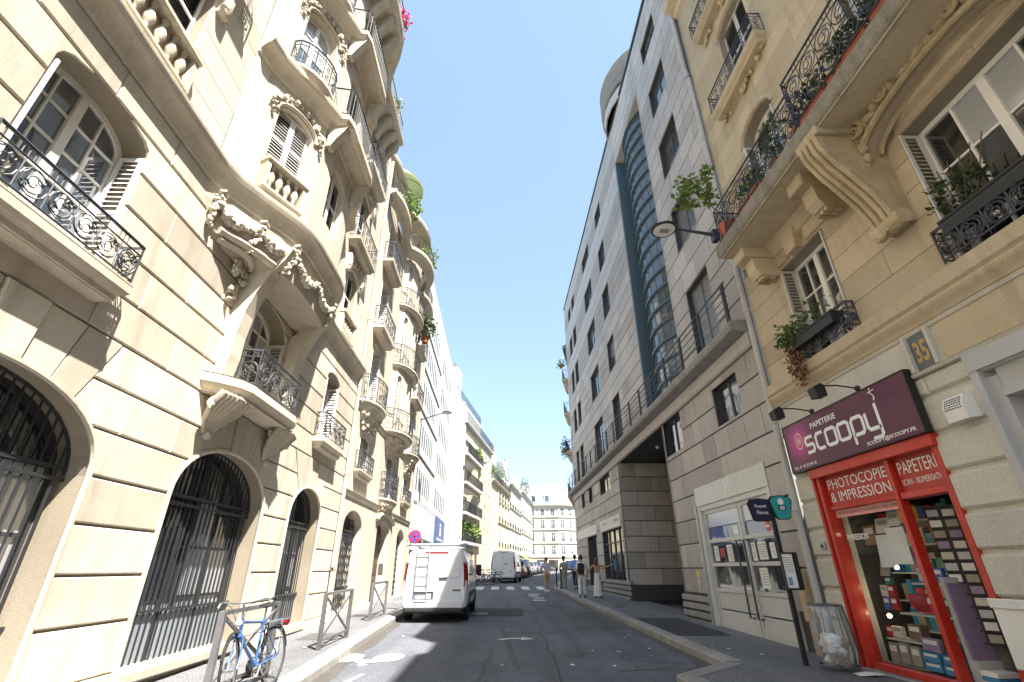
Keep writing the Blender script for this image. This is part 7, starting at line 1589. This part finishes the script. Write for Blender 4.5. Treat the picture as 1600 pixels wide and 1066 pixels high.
# ------------------------------------------------------------------ people
def skin(name,nodes,edges,mat,par,sub=1):
    me=bpy.data.meshes.new(name); keys=list(nodes); me.from_pydata([nodes[k][:3] for k in keys],[(keys.index(a),keys.index(b)) for a,b in edges],[]); me.materials.append(M[mat]); o=link(name,me,par)
    sm=o.modifiers.new('skin','SKIN'); lay=me.skin_vertices[0] if me.skin_vertices else None
    if lay is None: bpy.context.view_layer.update(); lay=me.skin_vertices[0]
    for i,k in enumerate(keys):
        r=nodes[k][3]; lay.data[i].radius=(r,r) if not isinstance(r,tuple) else r; lay.data[i].use_root=(i==0)
    sm.use_smooth_shade=True; s=o.modifiers.new('sub','SUBSURF'); s.levels=sub; s.render_levels=sub+1; return o
def person(label,loc,rz,h,step,arms,top,bottom,hair,skinm='skin',sleeve=.5,legs='long',skirt=False,bag=None,hat=False,hairlen=0,grp=None,bare_back=False):
    t=thing('person',label,'person',loc,rz); t.scale=(h/1.75,)*3
    J=dict(pel=(0,0,.96,(.13,.10)),wst=(0,.01,1.10,(.125,.09)),chs=(0,.01,1.30,(.15,.10)),nkb=(0,0,1.46,.065),nk=(0,.01,1.52,.05),hd=(0,.02,1.60,(.07,.085)),ht=(0,.02,1.70,(.07,.085)),hp=(0,.01,1.755,.04))
    E_=[('pel','wst'),('wst','chs'),('chs','nkb'),('nkb','nk'),('nk','hd'),('hd','ht'),('ht','hp')]
    for s,sd in ((-1,'l'),(1,'r')):
        fwd=step*s; A_=arms[0 if s<0 else 1]
        J['sh'+sd]=(s*.18,0,1.42,.055); J['el'+sd]=(s*.22+A_[0][0],A_[0][1],1.42+A_[0][2],.042); J['wr'+sd]=(s*.22+A_[1][0],A_[1][1],1.42+A_[1][2],.03); 
        e,w_=Vector(J['el'+sd][:3]),Vector(J['wr'+sd][:3]); d=(w_-e).normalized(); hnd=w_+d*.09; J['ha'+sd]=(*hnd,.028)
        J['hi'+sd]=(s*.095,0,.88,.088); J['kn'+sd]=(s*.10,fwd*.5+.02,.50,.058); J['an'+sd]=(s*.10,fwd-.02,.10,.038); J['to'+sd]=(s*.11,fwd+.13,.04,.034)
        E_+=[('chs','sh'+sd),('sh'+sd,'el'+sd),('el'+sd,'wr'+sd),('wr'+sd,'ha'+sd),('pel','hi'+sd),('hi'+sd,'kn'+sd),('kn'+sd,'an'+sd),('an'+sd,'to'+sd)]
    b=skin('body',J,E_,skinm,t)
    g=lambda k,e=.0:(*J[k][:3],tuple(x+e for x in J[k][3]) if isinstance(J[k][3],tuple) else J[k][3]+e)
    if top:
        ks=['wst','chs','nkb','shl','shr']; nd={k:g(k,.022) for k in ks}; nd['pel']=(J['pel'][0],J['pel'][1],.93,(.155,.125)); ed=[('pel','wst'),('wst','chs'),('chs','nkb'),('chs','shl'),('chs','shr')]; nd={**{'pel':nd['pel']},**nd}; nd['nkb']=(0,0,1.45,.07)
        for sd in 'lr':
            a,e2=Vector(J['sh'+sd][:3]),Vector(J['el'+sd][:3]); w2=Vector(J['wr'+sd][:3]); q=a.lerp(e2,min(1,sleeve*2)); nd['sl'+sd]=(*q,.062); ed.append(('sh'+sd,'sl'+sd))
            if sleeve>.5: q=e2.lerp(w2,(sleeve-.5)*1.8); nd['sm'+sd]=(*q,.045); ed.append(('sl'+sd,'sm'+sd))
        skin('shirt',nd,ed,top,t)
    if not skirt:
        nd={'pel':(0,0,.98,(.145,.115))}; ed=[]
        for sd in 'lr':
            nd['hi'+sd]=g('hi'+sd,.022); k=Vector(J['kn'+sd][:3]); a=Vector(J['an'+sd][:3]); ed.append(('pel','hi'+sd))
            if legs=='short': q=Vector(J['hi'+sd][:3]).lerp(k,.8); nd['kn'+sd]=(*q,.085); ed.append(('hi'+sd,'kn'+sd))
            else: nd['kn'+sd]=(*k,.078); nd['an'+sd]=(*(k.lerp(a,.93)),.062); ed+=[('hi'+sd,'kn'+sd),('kn'+sd,'an'+sd)]
        skin('trousers' if legs!='short' else 'shorts',nd,ed,bottom,t)
    else:
        m=MB(); S=[]
        for i in range(12):
            z=1.08-1.02*i/11; k=i/11; S.append([((.13+.07*k+.025*k*math.sin(a*7+i*.3))*math.cos(a),(.105+.09*k+.03*k*math.sin(a*6+1))*math.sin(a)-.03*k,z) for a in [j*2*math.pi/36 for j in range(37)]])
        loft(m,S); mk('skirt',merged(m),bottom,t,smooth=70)
    for sd in 'lr':
        a,to=Vector(J['an'+sd][:3]),Vector(J['to'+sd][:3]); mk('shoe',MB().tube([a+Vector((0,-.07,-.05)),a+Vector((0,.0,-.045)),to+Vector((0,.0,.005)),to+Vector((0,.06,.0))],[.035,.048,.045,.03],8),'lettering_white' if legs=='short' else 'hat_black',t,smooth=60)
        wv=Vector(J['wr'+sd][:3]); hv=Vector(J['ha'+sd][:3]); d=(hv-wv).normalized(); sx=d.orthogonal().normalized(); hm=MB()
        for f in range(4): o_=sx*(.024*(f-1.5)/1.5); hm.tube([hv+o_-d*.03,hv+o_+d*(.04+.01*(f in (1,2))),hv+o_+d*(.065+.012*(f in (1,2)))+Vector((0,.012,0))],[.011,.010,.008],5)
        hm.tube([wv+d*.03+sx*.02,wv+d*.06+sx*.05,hv+sx*.055],[.012,.011,.008],5); mk('fingers',hm,skinm,t,smooth=60)
    hm=MB(); S=[]
    for i in range(7):
        ph=R(100)*i/6; S.append([(.098*math.sin(ph)*math.cos(a),.115*math.sin(ph)*math.sin(a)+.005-.02*(i/6)*(math.sin(a)<0),1.655+.13*math.cos(ph)-(.05 if (math.sin(a)<.3 and i==6) else 0)+(.055*(i/6) if math.sin(a)>.45 else 0)) for a in [j*2*math.pi/18 for j in range(19)]])
    loft(hm,S)
    if hairlen: hm.tube([(0,-.085,1.62),(0,-.10,1.5),(0,-.09,1.5-hairlen)],[.08,.085,.05],10)
    mk('hair',merged(hm),hair,t,smooth=60)
    fc=MB(); fc.blob((0,.12,1.635),.018,1,6,5,0,(.7,1,1.4)); fc.blob((-.085,.02,1.64),.022,1,6,5,0,(.4,.8,1.3)); fc.blob((.085,.02,1.64),.022,1,6,5,0,(.4,.8,1.3)); mk('nose_and_ears',fc,skinm,t,smooth=True); ec=MB()
    for s in (-1,1): ec.blob((s*.033,.098,1.665),.011,1,6,5,0)
    ec.bar((-.025,.108,1.59),(.025,.108,1.59),.008,.008); mk('eyes_and_mouth',ec,'hair_dark',t,kind='stuff')
    if hat: mk('hat',MB().lathe([(.19,1.725),(.19,1.735),(.11,1.745),(.105,1.83),(.08,1.86),(0,1.85)],(0,.01,0),20),'hat_black',t,smooth=50)
    if bag: mk('backpack',MB().box(-.15,.15,-.27,-.10,.98,1.42),'cloth_dark',t,bevel=.06)
    return t
dn=((.03,-.05,-.28),(.02,.03,-.52)); 
def arm(sw): return ((.03,-.02+sw*.5,-.28),(.03,.04+sw,-.52))
person('man walking in lilac T-shirt and tan shorts on the crossing',(2.85,30.4,gz(30.4)),R(185),1.78,.16,(arm(.12),arm(-.12)),'cloth_lilac','cloth_khaki','hair_dark',legs='short')
person('person in sage green suit and black hat walking on the pavement',(3.98,31.2,gz(31.2)+.13),R(178),1.66,.14,(arm(-.1),arm(.1)),'cloth_sage','cloth_sage','hair_dark',sleeve=.95,hat=True)
person('man in bright blue shirt and dark trousers seen from behind',(4.62,30.9,gz(30.9)+.13),R(5),1.80,.12,(arm(.08),arm(-.08)),'cloth_blue','cloth_dark','hair_dark',sleeve=.95)
person('person in white T-shirt and white trousers with black backpack',(3.85,23.9,gz(23.9)+.13),R(-12),1.74,.20,(arm(-.14),arm(.14)),'cloth_white','cloth_white','hair_dark',bag=True)
person('woman with bare back and long white skirt stretching out her arms',(4.62,24.2,gz(24.2)+.13),R(-25),1.63,.08,(((-.14,-.06,-.24),(-.30,.05,-.42)),((.20,.12,-.10),(.42,.26,.0))),None,'cloth_white','hair_brown',skinm='skin_tan',skirt=True,hairlen=.1)
